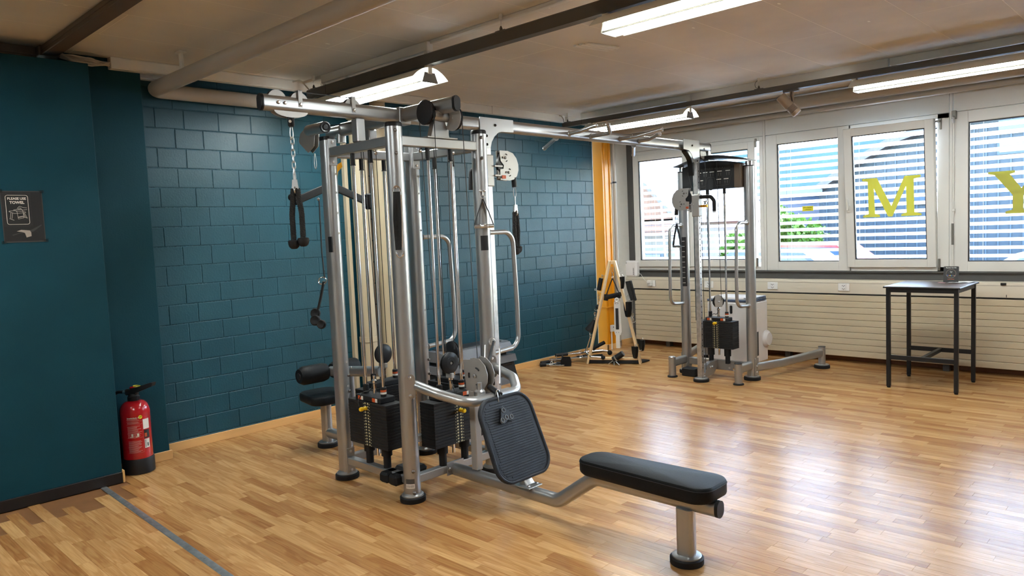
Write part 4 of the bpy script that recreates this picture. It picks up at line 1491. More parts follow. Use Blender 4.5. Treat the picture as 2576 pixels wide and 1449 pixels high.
stack(2.0, 2.685, 'x', sgn=-1, disc=False, pin=2)
stack(2.345, CY, 'y', sgn=1, pin=4)
stack(2.0, 3.345, 'x', sgn=1, strip=False)
stack(1.655, CY, 'y', sgn=-1, strip=False)
part('stack_cable', MB().tube([(CX, 2.685, 2.17), (CX, 2.685, 0.70)], 0.0028, 6), 'cable_black', GY)
part('stack_cable', MB().tube([(1.96, 2.73, 2.12), (1.965, 2.76, 0.80)], 0.0028, 6), 'cable_black', GY)
part('stack_cable', MB().tube([(1.70, CY, 2.17), (1.70, CY, 0.86)], 0.0028, 6), 'cable_black', GY)
part('base_block', MB().box(2.11, 2.19, 2.60, 2.72, 0.085, 0.15, 0.014).box(2.20, 2.28, 2.60, 2.72, 0.085, 0.15, 0.014).box(2.12, 2.28, 2.70, 2.86, 0.115, 0.165, 0.02), 'black_rubber', GY)
for z_ in (2.10, 2.02):
    for (x, y) in ((1.87, 2.70), (2.13, 2.70), (2.33, 2.88), (2.33, 3.14)):
        part('hook_bolt', MB().ball((x, y, z_ - 0.01), 0.012, 8, 6).cyl((x, y, z_), (x, y, z_ + 0.02), 0.005, n=8), 'steel', GY) if z_ > 2.05 else None

# --- seated row station
ub = MB().tube([(2.36, 2.70, 0.705), (2.58, 2.72, 0.665), (2.745, 2.80, 0.618), (2.745, 3.20, 0.618), (2.60, 3.32, 0.665), (2.36, 3.35, 0.715)], 0.030, 16, 0.115, nf=8)
ur = part('row_frame', ub, 'silver_paint', GY)
for (x, y, z) in ((2.372, 2.675, 0.70), (2.372, 3.355, 0.71)):
    n = Vector((0.80, -0.6, 0)).normalized()
    t_ = n.cross(Z1)
    M = Matrix((( t_.x, n.x, 0, x + n.x * 0.025), (t_.y, n.y, 0, y + n.y * 0.025), (0, 0, 1, z), (0, 0, 0, 1)))
    pp = part('mount_plate', MB().prism(rrect(0.062, 0.15, 0.03, 6), (0, 0, 0), X1, Z1, -0.004, M), 'silver_paint', ur)
    for dz in (-0.055, 0.055):
        bolt(pp, vec((x, y, z + dz)) + n * 0.030, n, 0.010, 0.012)
part('warning_label', MB().box(2.72, 2.742, 3.02, 3.06, 0.6485, 0.6495), 'label_orange', ur)
part('clamp_sleeve', MB().tube([(2.745, 3.03, 0.618), (2.745, 3.13, 0.618)], 0.0335, 16), 'silver_paint', ur)
part('pivot_boss', MB().lathe([(0.034, 0), (0.034, 0.025), (0.026, 0.035)], (2.70, 2.93, 0.635), n=16).cyl((2.70, 2.93, 0.655), (2.70, 2.93, 0.71), 0.016, n=14), 'silver_paint', ur)
part('drain_cap', MB().lathe([(0.03, 0), (0.03, -0.02), (0.02, -0.028), (0, -0.028)], (2.735, 3.0, 0.595), n=16), 'silver_flat', ur)
pv = [(-0.085, -0.095), (0.055, -0.095), (0.10, -0.03), (0.105, 0.02), (0.085, 0.07), (0.04, 0.105), (-0.01, 0.11), (-0.03, 0.095), (-0.095, 0.09), (-0.105, 0.075), (-0.085, -0.06)]
RC = Vector((2.625, 3.0, 0.735))
for dy in (-0.030, 0.026):
    pp = part('pulley_plate', MB().prism(pv, RC + Vector((0, dy, 0)), X1, Z1, -0.004), 'silver_flat', ur)
    if dy < 0:
        for (a, b) in ((0, 0), (0.03, -0.07)):
            bolt(pp, RC + Vector((a, -0.036, b)), -Y1, 0.011, 0.006)
        for k in range(3):
            t0 = math.radians(60 + 120 * k)
            arc = [(0.052 * math.cos(t0 + q), 0.052 * math.sin(t0 + q)) for q in (-0.3, -0.15, 0, 0.15, 0.3)]
            part('slot', MB().tube([RC + Vector((a, -0.0352, b)) for a, b in arc], 0.0045, 6), 'seal_black', pp)
pulley(ur, RC, -Y1, 0.066, 0.030)
part('cable_stop', MB().cyl((2.71, 3.0, 0.675), (2.80, 3.0, 0.635), 0.018, n=14), 'black_plastic', ur)
part('rear_strut', MB().box(2.55, 2.60, 2.975, 3.025, 0.15, 0.64, 0.004), 'silver_flat', ur)

RT = rrect(0.062, 0.078, 0.030, 6)
rb = part('row_rail', MB().sweep(fillet([(2.36, 3.0, 0.112), (3.235, 2.985, 0.105), (3.50, 2.975, 0.292), (4.20, 2.965, 0.292)], 0.11, 8), RT), 'silver_paint', GY)
part('end_cap', MB().sweep([(4.198, 2.965, 0.292), (4.214, 2.965, 0.292)], [(a * 1.02, b * 1.02) for a, b in RT]), 'black_plastic', rb)
part('mount_plate', MB().box(2.368, 2.375, 2.93, 3.07, 0.085, 0.165, 0.002), 'silver_paint', rb)
bolt(rb, (2.376, 2.945, 0.125), X1)
part('bench_post', MB().sweep([(4.04, 2.955, 0.03), (4.04, 2.955, 0.262)], rrect(0.088, 0.062, 0.024), up=(0, 1, 0)), 'silver_paint', GY)
foot_disc(GY, 4.04, 2.955, 0.079, 0.034)
# bench pad: rounded box, slightly wider at the far end, with a seam
def pad_mesh(outline, z0, z1, rnd=0.018):
    rings = []
    n = len(outline)
    cxm = sum(p[0] for p in outline) / n
    cym = sum(p[1] for p in outline) / n
    for (ins, z) in ((rnd * 0.9, z0), (rnd * 0.2, z0 + rnd * 0.5), (0, z0 + rnd), (0, z1 - rnd), (rnd * 0.12, z1 - rnd * 0.5), (rnd * 0.45, z1 - rnd * 0.15), (rnd * 1.2, z1)):
        rg = []
        for (x, y) in outline:
            d = Vector((x - cxm, y - cym))
            l = d.length
            d = d * (1 - ins / l)
            rg.append((cxm + d.x, cym + d.y, z))
        rings.append(rg)
    vs = [p for r in rings for p in r]
    fs = []
    for i in range(len(rings) - 1):
        for k in range(n):
            fs.append((i * n + k, i * n + (k + 1) % n, (i + 1) * n + (k + 1) % n, (i + 1) * n + k))
    vs.append((cxm, cym, z1 + 0.002)); c = len(vs) - 1
    t = (len(rings) - 1) * n
    fs += [(t + k, t + (k + 1) % n, c) for k in range(n)]
    fs.append(tuple(range(n - 1, -1, -1)))
    return MB().add(vs, fs)


def taper_outline(x0, x1, yc, w0, w1, r=0.07):
    pts = []
    for (cx_, cy_, a0) in ((x1 - r, yc + w1 / 2 - r, 0), (x0 + r, yc + w0 / 2 - r, 90), (x0 + r, yc - w0 / 2 + r, 180), (x1 - r, yc - w1 / 2 + r, 270)):
        for k in range(9):
            a = math.radians(a0 + 90 * k / 8)
            pts.append((cx_ + r * math.cos(a), cy_ + r * math.sin(a)))
    return pts


ol = taper_outline(3.43, 4.20, 2.985, 0.20, 0.25, 0.075)
bpad = part('bench_pad', pad_mesh(ol, 0.325, 0.403), 'black_vinyl', GY, 'black vinyl bench pad')
part('seam', MB().tube([(x + (3.815 - x) * 0.0, y, 0.386) for x, y in ol], 0.0022, 6, closed=True), 'black_rubber', bpad)
part('seat_board', MB().add(*(lambda m: (m.v, m.f))(pad_mesh([(3.815 + (x - 3.815) * 0.95, 2.985 + (y - 2.985) * 0.88) for x, y in ol], 0.322, 0.335, 0.004))), 'black_plastic', bpad)

# foot plate with ribs
FT, FB = Vector((2.79, 3.005, 0.612)), Vector((2.972, 3.005, 0.182))
V_ = (FT - FB)
FH = V_.length
V_.normalize()
N_ = Y1.cross(V_).normalized()          # faces the bench
if N_.x < 0:
    N_ = -N_
FCN = (FT + FB) / 2
def plate_outline(w, h, bow, r):
    pts = []
    base = rrect(w, h, r, 6)
    for a, b in base:
        aa = a * (1 + 0.05 * (1 - (2 * b / h) ** 2)) * (0.96 + 0.04 * (-b / h))
        bb = b * (1 + bow * (1 - (2 * a / w) ** 2))
        pts.append((aa, bb))
    return pts


fo = plate_outline(0.43, FH, 0.06, 0.085)
U_ = V_.cross(N_).normalized()
if U_.y < 0:
    U_ = -U_
sgnT = 1 if U_.cross(V_).dot(N_) > 0 else -1
fp = part('foot_plate', MB().prism(fo, FCN, U_, V_, 0.022 * sgnT), 'pad_rubber', GY, 'black ribbed rubber foot plate')
part('rim', MB().tube([FCN + U_ * a * 0.985 + V_ * b * 0.985 + N_ * 0.021 for a, b in fo], 0.010, 8, closed=True), 'pad_rubber', fp)
part('rim_groove', MB().tube([FCN + U_ * a * 0.93 + V_ * b * 0.94 + N_ * 0.0215 for a, b in fo], 0.0025, 6, closed=True), 'black_rubber', fp)
nr = 30
for k in range(nr):
    b = -FH / 2 * 0.93 + FH * 0.93 * (k + 0.5) / nr
    hw = min((a for a, bb in [(abs(p[0]), p[1]) for p in fo] if abs(bb - b) < 0.03), default=0.2)
    hw = min(hw, 0.215) - 0.028
    if hw < 0.03:
        continue
    part('rib', MB().sweep([FCN + U_ * -hw + V_ * b + N_ * 0.0225, FCN + U_ * hw + V_ * b + N_ * 0.0225], rrect(0.0085, 0.005, 0.002, 2), up=N_), 'pad_rubber', fp)
part('foot_plate_bracket', MB().sweep([(3.0, 3.0, 0.135), (2.915, 3.0, 0.235)], rrect(0.07, 0.05, 0.012), up=(1, 0, 0.3)), 'silver_paint', rb)
part('clamp_plate', MB().box(2.92, 3.06, 2.935, 3.05, 0.140, 0.148, 0.003), 'silver_paint', rb)
bolt(rb, (3.035, 2.96, 0.148), Z1); bolt(rb, (3.035, 3.03, 0.148), Z1)

# --- lat seat station
part('lat_seat_rail', MB().sweep([(1.62, 3.01, 0.11), (0.90, 3.01, 0.11)], RT), 'silver_paint', GY)
part('lat_seat_post', MB().sweep([(0.885, 3.01, 0.03), (0.885, 3.01, 0.355)], rrect(0.088, 0.062, 0.024), up=(0, 1, 0)), 'silver_paint', GY)
foot_disc(GY, 0.885, 3.01, 0.079, 0.034)
part('lat_seat', pad_mesh(taper_outline(0.70, 1.06, 3.01, 0.30, 0.36, 0.09), 0.355, 0.425), 'black_vinyl', GY, 'black vinyl lat seat')
part('knee_arm', MB().sweep([(0.99, 3.01, 0.592), (1.62, 3.01, 0.655)], rrect(0.05, 0.075, 0.024)), 'silver_paint', GY)
part('knee_post', MB().sweep([(1.22, 3.01, 0.12), (1.22, 3.01, 0.62)], rrect(0.085, 0.06, 0.02), up=(0, 1, 0)), 'silver_paint', GY)
for (y0, y1) in ((2.76, 2.985), (3.035, 3.26)):
    r_ = part('knee_roller', MB().lathe([(0.03, 0), (0.052, 0.0), (0.068, 0.03), (0.070, 0.06), (0.070, y1 - y0 - 0.03), (0.062, y1 - y0), (0.0, y1 - y0)], (0.955, y0, 0.59), Y1, 24), 'black_vinyl', GY, 'black foam knee roller')
    part('roller_cap', MB().lathe([(0.0, -0.006), (0.022, -0.006), (0.026, 0.0), (0.03, 0.004)], (0.955, y0, 0.59), Y1, 16), 'black_plastic', r_)
bolt(GY, (1.30, 2.985, 0.655), -Y1)

# --- D-shaped side handles
def d_handle(x, y0, dy, z0, z1, r=0.016, n=None):
    h = part('side_handle', MB().tube([(x, y0, z1), (x, y0 + dy * 0.93, z1), (x, y0 + dy, (z0 + z1) * 0.5 - 0.1), (x, y0 + dy, z0), (x, y0, z0 - 0.015)], r, 14, 0.085, nf=8), 'silver_paint', GY)
    for z in (z0 - 0.015, z1):
        part('handle_flange', MB().lathe([(0.024, 0), (0.024, 0.006), (0.018, 0.01)], (x, y0 + 0.004 * (1 if dy > 0 else -1), z), Y1 * (1 if dy > 0 else -1), 16), 'silver_paint', h)
    return h


d_handle(2.345, 3.40, 0.25, 0.80, 1.583)
d_handle(1.65, 3.41, 0.28, 0.79, 1.57)

# --- near adjustable rail under the crossover beam
gs = [(0.0, 0.0), (0.34, 0.0), (0.34, -0.088), (0.215, -0.092), (0.18, -0.10), (0.14, -0.13), (0.11, -0.17), (0.095, -0.215), (0.0, -0.215)]
for dx in (-0.034, 0.030):
    g_ = part('gusset_plate', MB().prism(gs, (CX + dx, 3.675, 2.398), Y1, Z1, 0.004), 'silver_paint', GY)
    for (a, b) in ((0.15, -0.05), (0.06, -0.13), (0.06, -0.19)):
        bolt(g_, (CX + 0.035, 3.675 + a, 2.398 + b), X1, 0.010, 0.008, 'dark_bolt')
part('adjust_rail', MB().box(CX - 0.025, CX + 0.025, 3.735, 3.785, 0.03, 2.30, 0.005), 'galvanised', GY)
foot_disc(GY, CX, 3.76, 0.079, 0.034)
part('rail_foot', MB().box(CX - 0.03, CX + 0.03, 3.38, 3.735, 0.10, 0.15, 0.004), 'silver_paint', GY)
part('carriage_sleeve', MB().box(CX - 0.036, CX + 0.036, 3.724, 3.796, 1.912, 2.137, 0.006), 'silver_flat', GY)
part('carriage_grip', MB().tube([(CX - 0.04, 3.76, 2.05), (CX - 0.16, 3.75, 2.05), (CX - 0.17, 3.75, 1.90)], 0.017, 12, 0.04), 'black_rubber', GY)
part('carriage_hinge', MB().box(CX + 0.0, CX + 0.05, 3.79, 3.87, 2.052, 2.062).box(CX + 0.0, CX + 0.05, 3.79, 3.87, 1.985, 1.995).cyl((CX + 0.03, 3.845, 1.97), (CX + 0.03, 3.845, 2.075), 0.010, n=10), 'silver_flat', GY)


def swivel_pulley(C, sgn, X):
    """double pulley between two round cheek plates; sgn = direction the housing points along the axis X"""
    C = vec(C)
    ol_ = [(-0.085, 0.105), (0.0, 0.105), (0.055, 0.09), (0.09, 0.055), (0.108, 0.01), (0.108, -0.03), (0.09, -0.075), (0.055, -0.10), (0.01, -0.11), (-0.085, -0.105), (-0.085, -0.03), (-0.05, -0.025), (-0.045, 0.0), (-0.075, 0.03)]
    n = X.cross(Z1) * sgn
    hp = None
    for d in (-0.020, 0.017):
        pp = part('cheek_plate', MB().prism([(a, b) for a, b in ol_], C + n * d, X * sgn, Z1, -0.003), 'silver_flat', GY)
        for (a, b) in ((-0.03, 0.055), (0.0, -0.05)):
            bolt(pp, C + n * (d + (0.003 if d > 0 else -0.003)) + X * sgn * a + Z1 * b, n if d > 0 else -n, 0.010, 0.007, 'dark_bolt')
            for k in range(3):
                t0 = math.radians(60 + 120 * k)
                arc = [(a + 0.028 * math.cos(t0 + q), b + 0.028 * math.sin(t0 + q)) for q in (-0.25, 0, 0.25)]
                part('slot', MB().tube([C + n * (d + (0.0035 if d > 0 else -0.0032)) + X * sgn * u_ + Z1 * v_ for u_, v_ in arc], 0.003, 6), 'seal_black', pp)
    for (a, b) in ((-0.03, 0.055), (0.0, -0.05)):
        pulley(GY, C + X * sgn * a + Z1 * b, n, 0.052, 0.022)
    part('pulley_tyre', MB().lathe([(0.09, -0.011), (0.101, -0.011), (0.101, 0.011), (0.09, 0.011)], C, n, 30), 'black_plastic', GY)
    e = C + X * sgn * 0.075 - Z1 * 0.155
    part('cable_stop', MB().cyl(C + X * sgn * 0.070 - Z1 * 0.085, e, 0.019, n=14), 'black_plastic', GY)
    return e


E1 = swivel_pulley((CX + 0.03, 3.93, 2.065), 1, Y1)
part('warning_label', MB().box(CX + 0.0535, CX + 0.0545, 3.855, 3.895, 1.968, 1.992), 'label_orange', GY)
part('carriage_cable', MB().tube([(CX + 0.03, 3.845, 2.15), (CX + 0.03, 3.85, 2.30)], 0.0028, 6), 'cable_black', GY)

# --- pull-up grips on the crossover beam
def grip(pts):
    pts = fillet(pts, 0.05, 5)
    g_ = part('pull_up_grip', MB().tube(pts, 0.0155, 14), 'silver_paint', GY)
    d = (pts[-1] - pts[-2]).normalized()
    part('grip_end', MB().lathe([(0.0155, 0), (0.0185, 0.002), (0.0185, 0.012), (0.014, 0.016), (0.010, 0.012), (0, 0.012)], pts[-1], d, 16), 'steel', g_)
    part('grip_flange', MB().lathe([(0.023, 0), (0.023, 0.004), (0.017, 0.008)], pts[0], (pts[1] - pts[0]).normalized(), 16), 'silver_paint', g_)


grip([(CX + 0.03, 4.67, 2.345), (2.14, 4.665, 2.35), (2.30, 4.655, 2.372)])
grip([(CX + 0.03, 4.95, 2.340), (2.235, 4.935, 2.342), (2.335, 4.77, 2.386)])
grip([(CX + 0.03, 5.36, 2.342), (2.20, 5.37, 2.348), (2.42, 5.40, 2.380)])
grip([(CX + 0.03, 5.65, 2.342), (2.13, 5.655, 2.345), (2.255, 5.62, 2.375)])
grip([(CX - 0.01, 4.55, 2.308), (1.70, 4.74, 2.268)])
grip([(CX - 0.01, 5.62, 2.308), (1.725, 6.0, 2.268)])
# --- far pulley column of the same machine
FX0, FX1, FY = 1.69, 2.43, 6.94
for x in (FX0, FX1):
    po = part('post', MB().cyl((x, FY, 0.03), (x, FY, 2.125), 0.050, n=24), 'silver_paint', GY)
    part('post_cap', MB().lathe([(0.051, 0), (0.051, 0.012), (0, 0.016)], (x, FY, 2.125), n=24), 'black_plastic', po)
    part('shroud_stud', MB().cyl((x, FY, 2.135), (x, FY, 2.18), 0.032, n=16), 'chrome', po)
    foot_disc(GY, x, FY, 0.082, 0.034)
    d_handle(x, FY - 0.045, -0.25, 0.765, 1.576, 0.016)
    # stub foot towards the room
    part('stub_arm', MB().sweep([(x, FY - 0.03, 0.150), (x, 6.66, 0.150)], rrect(0.055, 0.085, 0.02)), 'silver_paint', GY)
    sf = part('stub_foot', MB().cyl((x, 6.645, 0.012), (x, 6.645, 0.205), 0.037, n=18), 'silver_paint', GY)
    part('stub_cap', MB().lathe([(0.038, 0), (0.038, 0.006), (0.03, 0.012), (0, 0.012)], (x, 6.645, 0.205), n=18), 'silver_paint' if x < 2 else 'black_plastic', sf)
    part('stub_pad', MB().lathe([(0.052, 0), (0.052, 0.012), (0.046, 0.016), (0, 0.016)], (x, 6.645, 0), n=20), 'black_rubber', sf)
for (sx, xe) in ((1, 2.76), (-1, 1.40)):
    x = FX1 if sx > 0 else FX0
    part('rear_leg', MB().sweep(fillet([(x + 0.03 * sx, FY + 0.02, 0.125), (x + 0.16 * sx, FY + 0.30, 0.135), (xe, 7.86, 0.165)], 0.2, 6), rrect(0.05, 0.085, 0.02)), 'silver_paint', GY)
    part('rear_stub', MB().cyl((xe, 7.875, 0.03), (xe, 7.875, 0.225), 0.036, n=18), 'silver_paint', GY)
    part('rear_cap', MB().lathe([(0.037, 0), (0.037, 0.006), (0, 0.010)], (xe, 7.875, 0.225), n=18), 'grey_ledge', GY)
    foot_disc(GY, xe, 7.875, 0.080, 0.034)
    part('mount_plate', MB().box(x + 0.045 * sx - 0.004, x + 0.045 * sx + 0.004, FY - 0.035, FY + 0.045, 0.05, 0.22, 0.003), 'silver_paint', GY)
    for z in (0.08, 0.14):
        bolt(GY, (x + 0.05 * sx, FY + 0.0, z), X1 * sx)
part('cross_bar', MB().box(FX0 + 0.04, FX1 - 0.04, FY - 0.03, FY + 0.03, 0.098, 0.172, 0.005), 'silver_paint', GY)
part('foot_beam', MB().prism([(0.0, 0.0), (0.22, 0.02), (0.30, 0.09), (0.30, 0.155), (0.16, 0.15), (0.09, 0.13), (0.05, 0.06), (0.0, 0.05)], (2.02, 6.60, 0.02), Y1, Z1, 0.05), 'silver_paint', GY)
for (y, z) in ((6.63, 0.05), (6.75, 0.12), (6.79, 0.12)):
    bolt(GY, (2.072, y, z), X1)
part('mount_plate', MB().box(2.0, 2.24, FY - 0.037, FY - 0.03, 0.075, 0.175, 0.002), 'silver_paint', GY)
for (x, z) in ((2.03, 0.10), (2.03, 0.15), (2.20, 0.10), (2.20, 0.15)):
    bolt(GY, (x, FY - 0.037, z), -Y1)
foot_disc(GY, 2.05, 6.60, 0.078, 0.030)
part('base_block', MB().box(1.74, 1.90, 6.74, 6.86, 0.0, 0.085, 0.008), 'black_rubber', GY)
# guide rail with holes
fr = part('adjust_rail', MB().box(2.022, 2.072, 6.575, 6.625, 0.03, 2.19, 0.004), 'galvanised', GY)
for k in range(36):
    z = 0.14 + 0.056 * k
    part('hole', MB().cyl((2.0722, 6.60, z), (2.0728, 6.60, z), 0.007, n=10), 'seal_black', fr)
part('rail_edge', MB().box(2.0195, 2.0225, 6.573, 6.627, 0.62, 2.0), 'teal_paint', fr)
part('rail_foot_strip', MB().box(2.0185, 2.024, 6.571, 6.60, 0.03, 0.62), 'gold_anodised', fr) if False else None
# bracket from the beam to the rail
gs2 = [(0.0, 0.0), (0.30, 0.0), (0.30, -0.30), (0.22, -0.30), (0.20, -0.22), (0.15, -0.14), (0.10, -0.105), (0.0, -0.095)]
for dx in (-0.036, 0.031):
    g_ = part('gusset_plate', MB().prism(gs2, (CX + 0.02 + dx, 6.36, 2.402), Y1, Z1, 0.005), 'silver_paint', GY)
    for (a, b) in ((0.16, -0.055), (0.25, -0.2), (0.26, -0.26)):
        bolt(g_, (CX + 0.02 + 0.037, 6.36 + a, 2.402 + b), X1, 0.010, 0.008, 'dark_bolt')
part('gusset_web', MB().sweep(fillet([(2.01, 6.44, 2.295), (2.01, 6.54, 2.22), (2.01, 6.565, 2.06)], 0.12, 6), rrect(0.05, 0.012, 0.003)), 'black_plastic', GY)
part('beam_foot', MB().prism([(-0.04, 0.0), (0.10, 0.0), (0.02, 0.045), (0.0, 0.10), (-0.04, 0.10)], (CX - 0.03, 6.92, 2.215), Y1, Z1, 0.06), 'silver_paint', GY)
pulley(GY, (CX, 6.80, 2.285), X1, 0.055, 0.022)
part('pulley_cover', MB().lathe([(0.02, 0), (0.056, 0), (0.056, 0.003), (0.02, 0.003)], (CX + 0.014, 6.80, 2.285), X1, 24), 'silver_flat', GY)
bolt(GY, (CX + 0.03, 6.80, 2.33), X1)
# sleeve and pulley housing
part('carriage_sleeve', MB().box(2.008, 2.086, 6.563, 6.637, 1.655, 1.872, 0.006), 'silver_flat', GY)
E2 = swivel_pulley((1.905, 6.57, 1.835), -1, X1)
part('warning_label', MB().box(1.955, 1.985, 6.5445, 6.5455, 1.738, 1.758), 'label_orange', GY)
part('carriage_hinge', MB().box(1.96, 2.03, 6.56, 6.61, 1.772, 1.782).box(1.96, 2.03, 6.56, 6.61, 1.715, 1.725).cyl((1.985, 6.585, 1.70), (1.985, 6.585, 1.80), 0.009, n=10), 'silver_flat', GY)
part('carriage_grip', MB().tube([(2.086, 6.60, 1.845), (2.20, 6.60, 1.843), (2.235, 6.60, 1.80), (2.235, 6.60, 1.70)], 0.018, 14, 0.04), 'black_rubber', GY)
part('grip_end', MB().cyl((2.235, 6.60, 1.70), (2.235, 6.60, 1.685), 0.015, n=14), 'steel', GY)
part('pull_pin', MB().lathe([(0.008, 0), (0.012, 0.01), (0.010, 0.025), (0.013, 0.028), (0.013, 0.05), (0.009, 0.055), (0.016, 0.065), (0.014, 0.074), (0, 0.074)], (2.086, 6.60, 1.755), X1, 16), 'gold_anodised', GY)
part('pin_lever', MB().box(2.125, 2.15, 6.595, 6.605, 1.77, 1.80, 0.002).cyl((2.12, 6.6, 1.80), (2.165, 6.6, 1.80), 0.006, n=8), 'steel', GY)
for (x, y0) in ((2.095, 6.62), (2.11, 6.70), (2.15, 6.86)):
    part('cable', MB().tube([(x, y0, 0.12 if x < 2.1 else 0.80), (x - 0.02, y0, 2.2)], 0.0028, 6), 'cable_black', GY)
stack(2.105, 6.88, 'x', z0=0.308, n=15, w=0.372, d=0.135, sgn=-1, disc=False, pin=1, zr1=1.95)
part('stack_pulley', MB().lathe([(0.02, -0.012), (0.058, -0.012), (0.05, 0.0), (0.058, 0.012), (0.02, 0.012)], (2.115, 6.86, 0.785), (0.75, -0.66, 0), 24), 'black_plastic', GY)
for s in (-1, 1):
    d = Vector((0.75, -0.66, 0)).normalized()
    o_ = d.cross(Z1)
    part('pulley_plate', MB().prism([(-0.035, 0.055), (0.0, 0.07), (0.035, 0.055), (0.045, 0.0), (0.035, -0.055), (-0.035, -0.055), (-0.045, 0.0)], Vector((2.115, 6.86, 0.785)) + d * (0.016 * s), o_, Z1, 0.003), 'silver_flat', GY)
bolt(GY, Vector((2.115, 6.86, 0.785)) + Vector((0.75, -0.66, 0)) * 0.02, (0.75, -0.66, 0))
# measuring strip on the near post
mb = MB()
base = math.atan2(-0.72, 0.69) + 0.0
for k in range(6):
    q = [(FX0 + 0.0508 * math.cos(base - 0.75 + t), FY + 0.0508 * math.sin(base - 0.75 + t)) for t in (k * 0.16, (k + 1) * 0.16)]
    mb.add([(q[0][0], q[0][1], 0.93), (q[1][0], q[1][1], 0.93), (q[1][0], q[1][1], 1.45), (q[0][0], q[0][1], 1.45)], [(0, 1, 2, 3)])
ms = part('height_scale', mb, 'label_black', GY, 'black height scale with white marks')
mk = MB()
for j in range(9):
    for k in range(4):
        q = [(FX0 + 0.0513 * math.cos(base - 0.70 + t), FY + 0.0513 * math.sin(base - 0.70 + t)) for t in (k * 0.14, (k + 1) * 0.14)]
        z = 0.965 + j * 0.055
        mk.add([(q[0][0], q[0][1], z), (q[1][0], q[1][1], z), (q[1][0], q[1][1], z + 0.005), (q[0][0], q[0][1], z + 0.005)], [(0, 1, 2, 3)])
part('scale_marks', mk, 'label_white', ms)
# black instruction shroud with arched top
sh = [(1.735, 1.925), (2.36, 1.925), (2.385, 2.165)]
for k in range(9):
    t = k / 8
    sh.append((2.385 - 0.65 * t, 2.165 + 0.045 * math.sin(PI * t)))
shp = part('shroud', MB().prism([(x, z) for x, z in sh], (0, 6.86, 0), X1, Z1, -0.10), 'black_plastic', GY, 'black instruction shroud')
tp = []
for k in range(17):
    t = k / 16
    tp.append((1.655 + 0.82 * t, 2.178 + 0.050 * math.sin(PI * t)))
tp += [(x, z + 0.036 * max(0.25, math.sin(PI * min(1, max(0, (x - 1.62) / 0.88))))) for x, z in reversed(tp)]
part('shroud_top', MB().prism(tp, (0, 6.82, 0), X1, Z1, -0.19), 'black_plastic', GY)
part('shroud_text', merge(text_mb('ADJUSTABLE HI/LO PULLEY', 0.030, (2.10, 6.8592, 2.128), X1, Z1, 0.0005)), 'print_grey', shp)
mk = MB()
for (x, z) in ((1.93, 2.098), (2.0, 2.099), (2.075, 2.099), (2.16, 2.10), (2.25, 2.10), (1.95, 2.02), (2.15, 2.02), (2.23, 2.02)):
    mk.box(x - 0.025, x + 0.025, 6.8585, 6.8598, z - 0.004, z + 0.004)
part('shroud_marks', mk, 'label_white', shp)
pic = MB()
for (x, z) in ((1.93, 2.07), (2.0, 2.07), (2.075, 2.07), (2.16, 2.07), (2.25, 2.07), (1.95, 1.99), (2.15, 1.99), (2.23, 1.99)):
    for d in (-0.013, 0.013):
        pic.cyl((x + d, 6.8596, z + 0.014), (x + d, 6.8588, z + 0.014), 0.003, n=8)
        pic.box(x + d - 0.0025, x + d + 0.0025, 6.8588, 6.8596, z - 0.016, z + 0.011)
        pic.box(x + d - 0.008, x + d + 0.008, 6.8588, 6.8596, z + 0.004, z + 0.007)
part('shroud_figures', pic, 'print_grey', shp)
part('shroud_slot', MB().prism(rrect(0.055, 0.12, 0.027), (2.06, 6.8594, 1.975), X1, Z1, 0.0008), 'seal_black', shp)
part('shroud_outline', MB().tube([(1.80, 6.8595, 2.12), (1.84, 6.8595, 1.96), (2.0, 6.8595, 1.955), (2.02, 6.8595, 2.045), (2.10, 6.8595, 2.045), (2.12, 6.8595, 1.955), (2.26, 6.8595, 1.96), (2.31, 6.8595, 2.12)], 0.0012, 5, 0.02), 'grey_ledge', shp)
part('trunk_box', MB().box(2.315, 2.385, 6.855, 6.95, 1.925, 2.16, 0.006), 'tray_brown', shp)
# ------------------------------------------------------------------ attachments hanging on the gym
def carabiner(top, L, U, mat='steel', r=0.003, w=0.016):
    """pear-shaped snap hook in the plane of U and Z, hanging from top"""
    top, U = vec(top), vec(U).normalized()
    pts = []
    for k in range(20):
        t = 2 * PI * k / 20
        wd = w * (0.55 + 0.45 * (1 - math.cos(t)) / 2)
        pts.append(top - Z1 * (L / 2 - L / 2 * math.cos(t)) + U * wd * math.sin(t))
    return MB().tube(pts, r, 8, closed=True)


def chain(top, n, pitch=0.034, w=0.0095, r=0.0028):
    top = vec(top)
    out = []
    for k in range(n):
        U = Vector((0.72, 0.69, 0)) if k % 2 == 0 else Vector((0.69, -0.72, 0))
        c = top - Z1 * (pitch * (k + 0.5))
        h = pitch * 0.62 - w
        pts = []
        for j in range(16):
            t = 2 * PI * j / 16
            pts.append(c + U * w * math.cos(t) + Z1 * (w * math.sin(t) + (h if math.sin(t) > 0 else -h)))
        out.append(MB().tube(pts, r, 6, closed=True))
    return out


def rope_strand(mb, path, R=0.016, turns=7, strands=3, rs=0.011):
    """laid rope: three strands winding round a path"""
    path = [vec(p) for p in path]
    n = 60
    seg = []
    ls = [0.0]
    for a, b in zip(path, path[1:]):
        ls.append(ls[-1] + (b - a).length)
    T = ls[-1]
    def at(s):
        d = s * T
        for i in range(len(path) - 1):
            if d <= ls[i + 1] or i == len(path) - 2:
                f = (d - ls[i]) / max(1e-6, ls[i + 1] - ls[i])
                return path[i].lerp(path[i + 1], f)
    for q in range(strands):
        pts = []
        for k in range(n + 1):
            s = k / n
            a = 2 * PI * (turns * s + q / strands)
            pts.append(at(s) + Vector((math.cos(a), math.sin(a), 0)) * (R - rs) * 1.15)
        mb.tube(pts, rs, 7)
    return mb


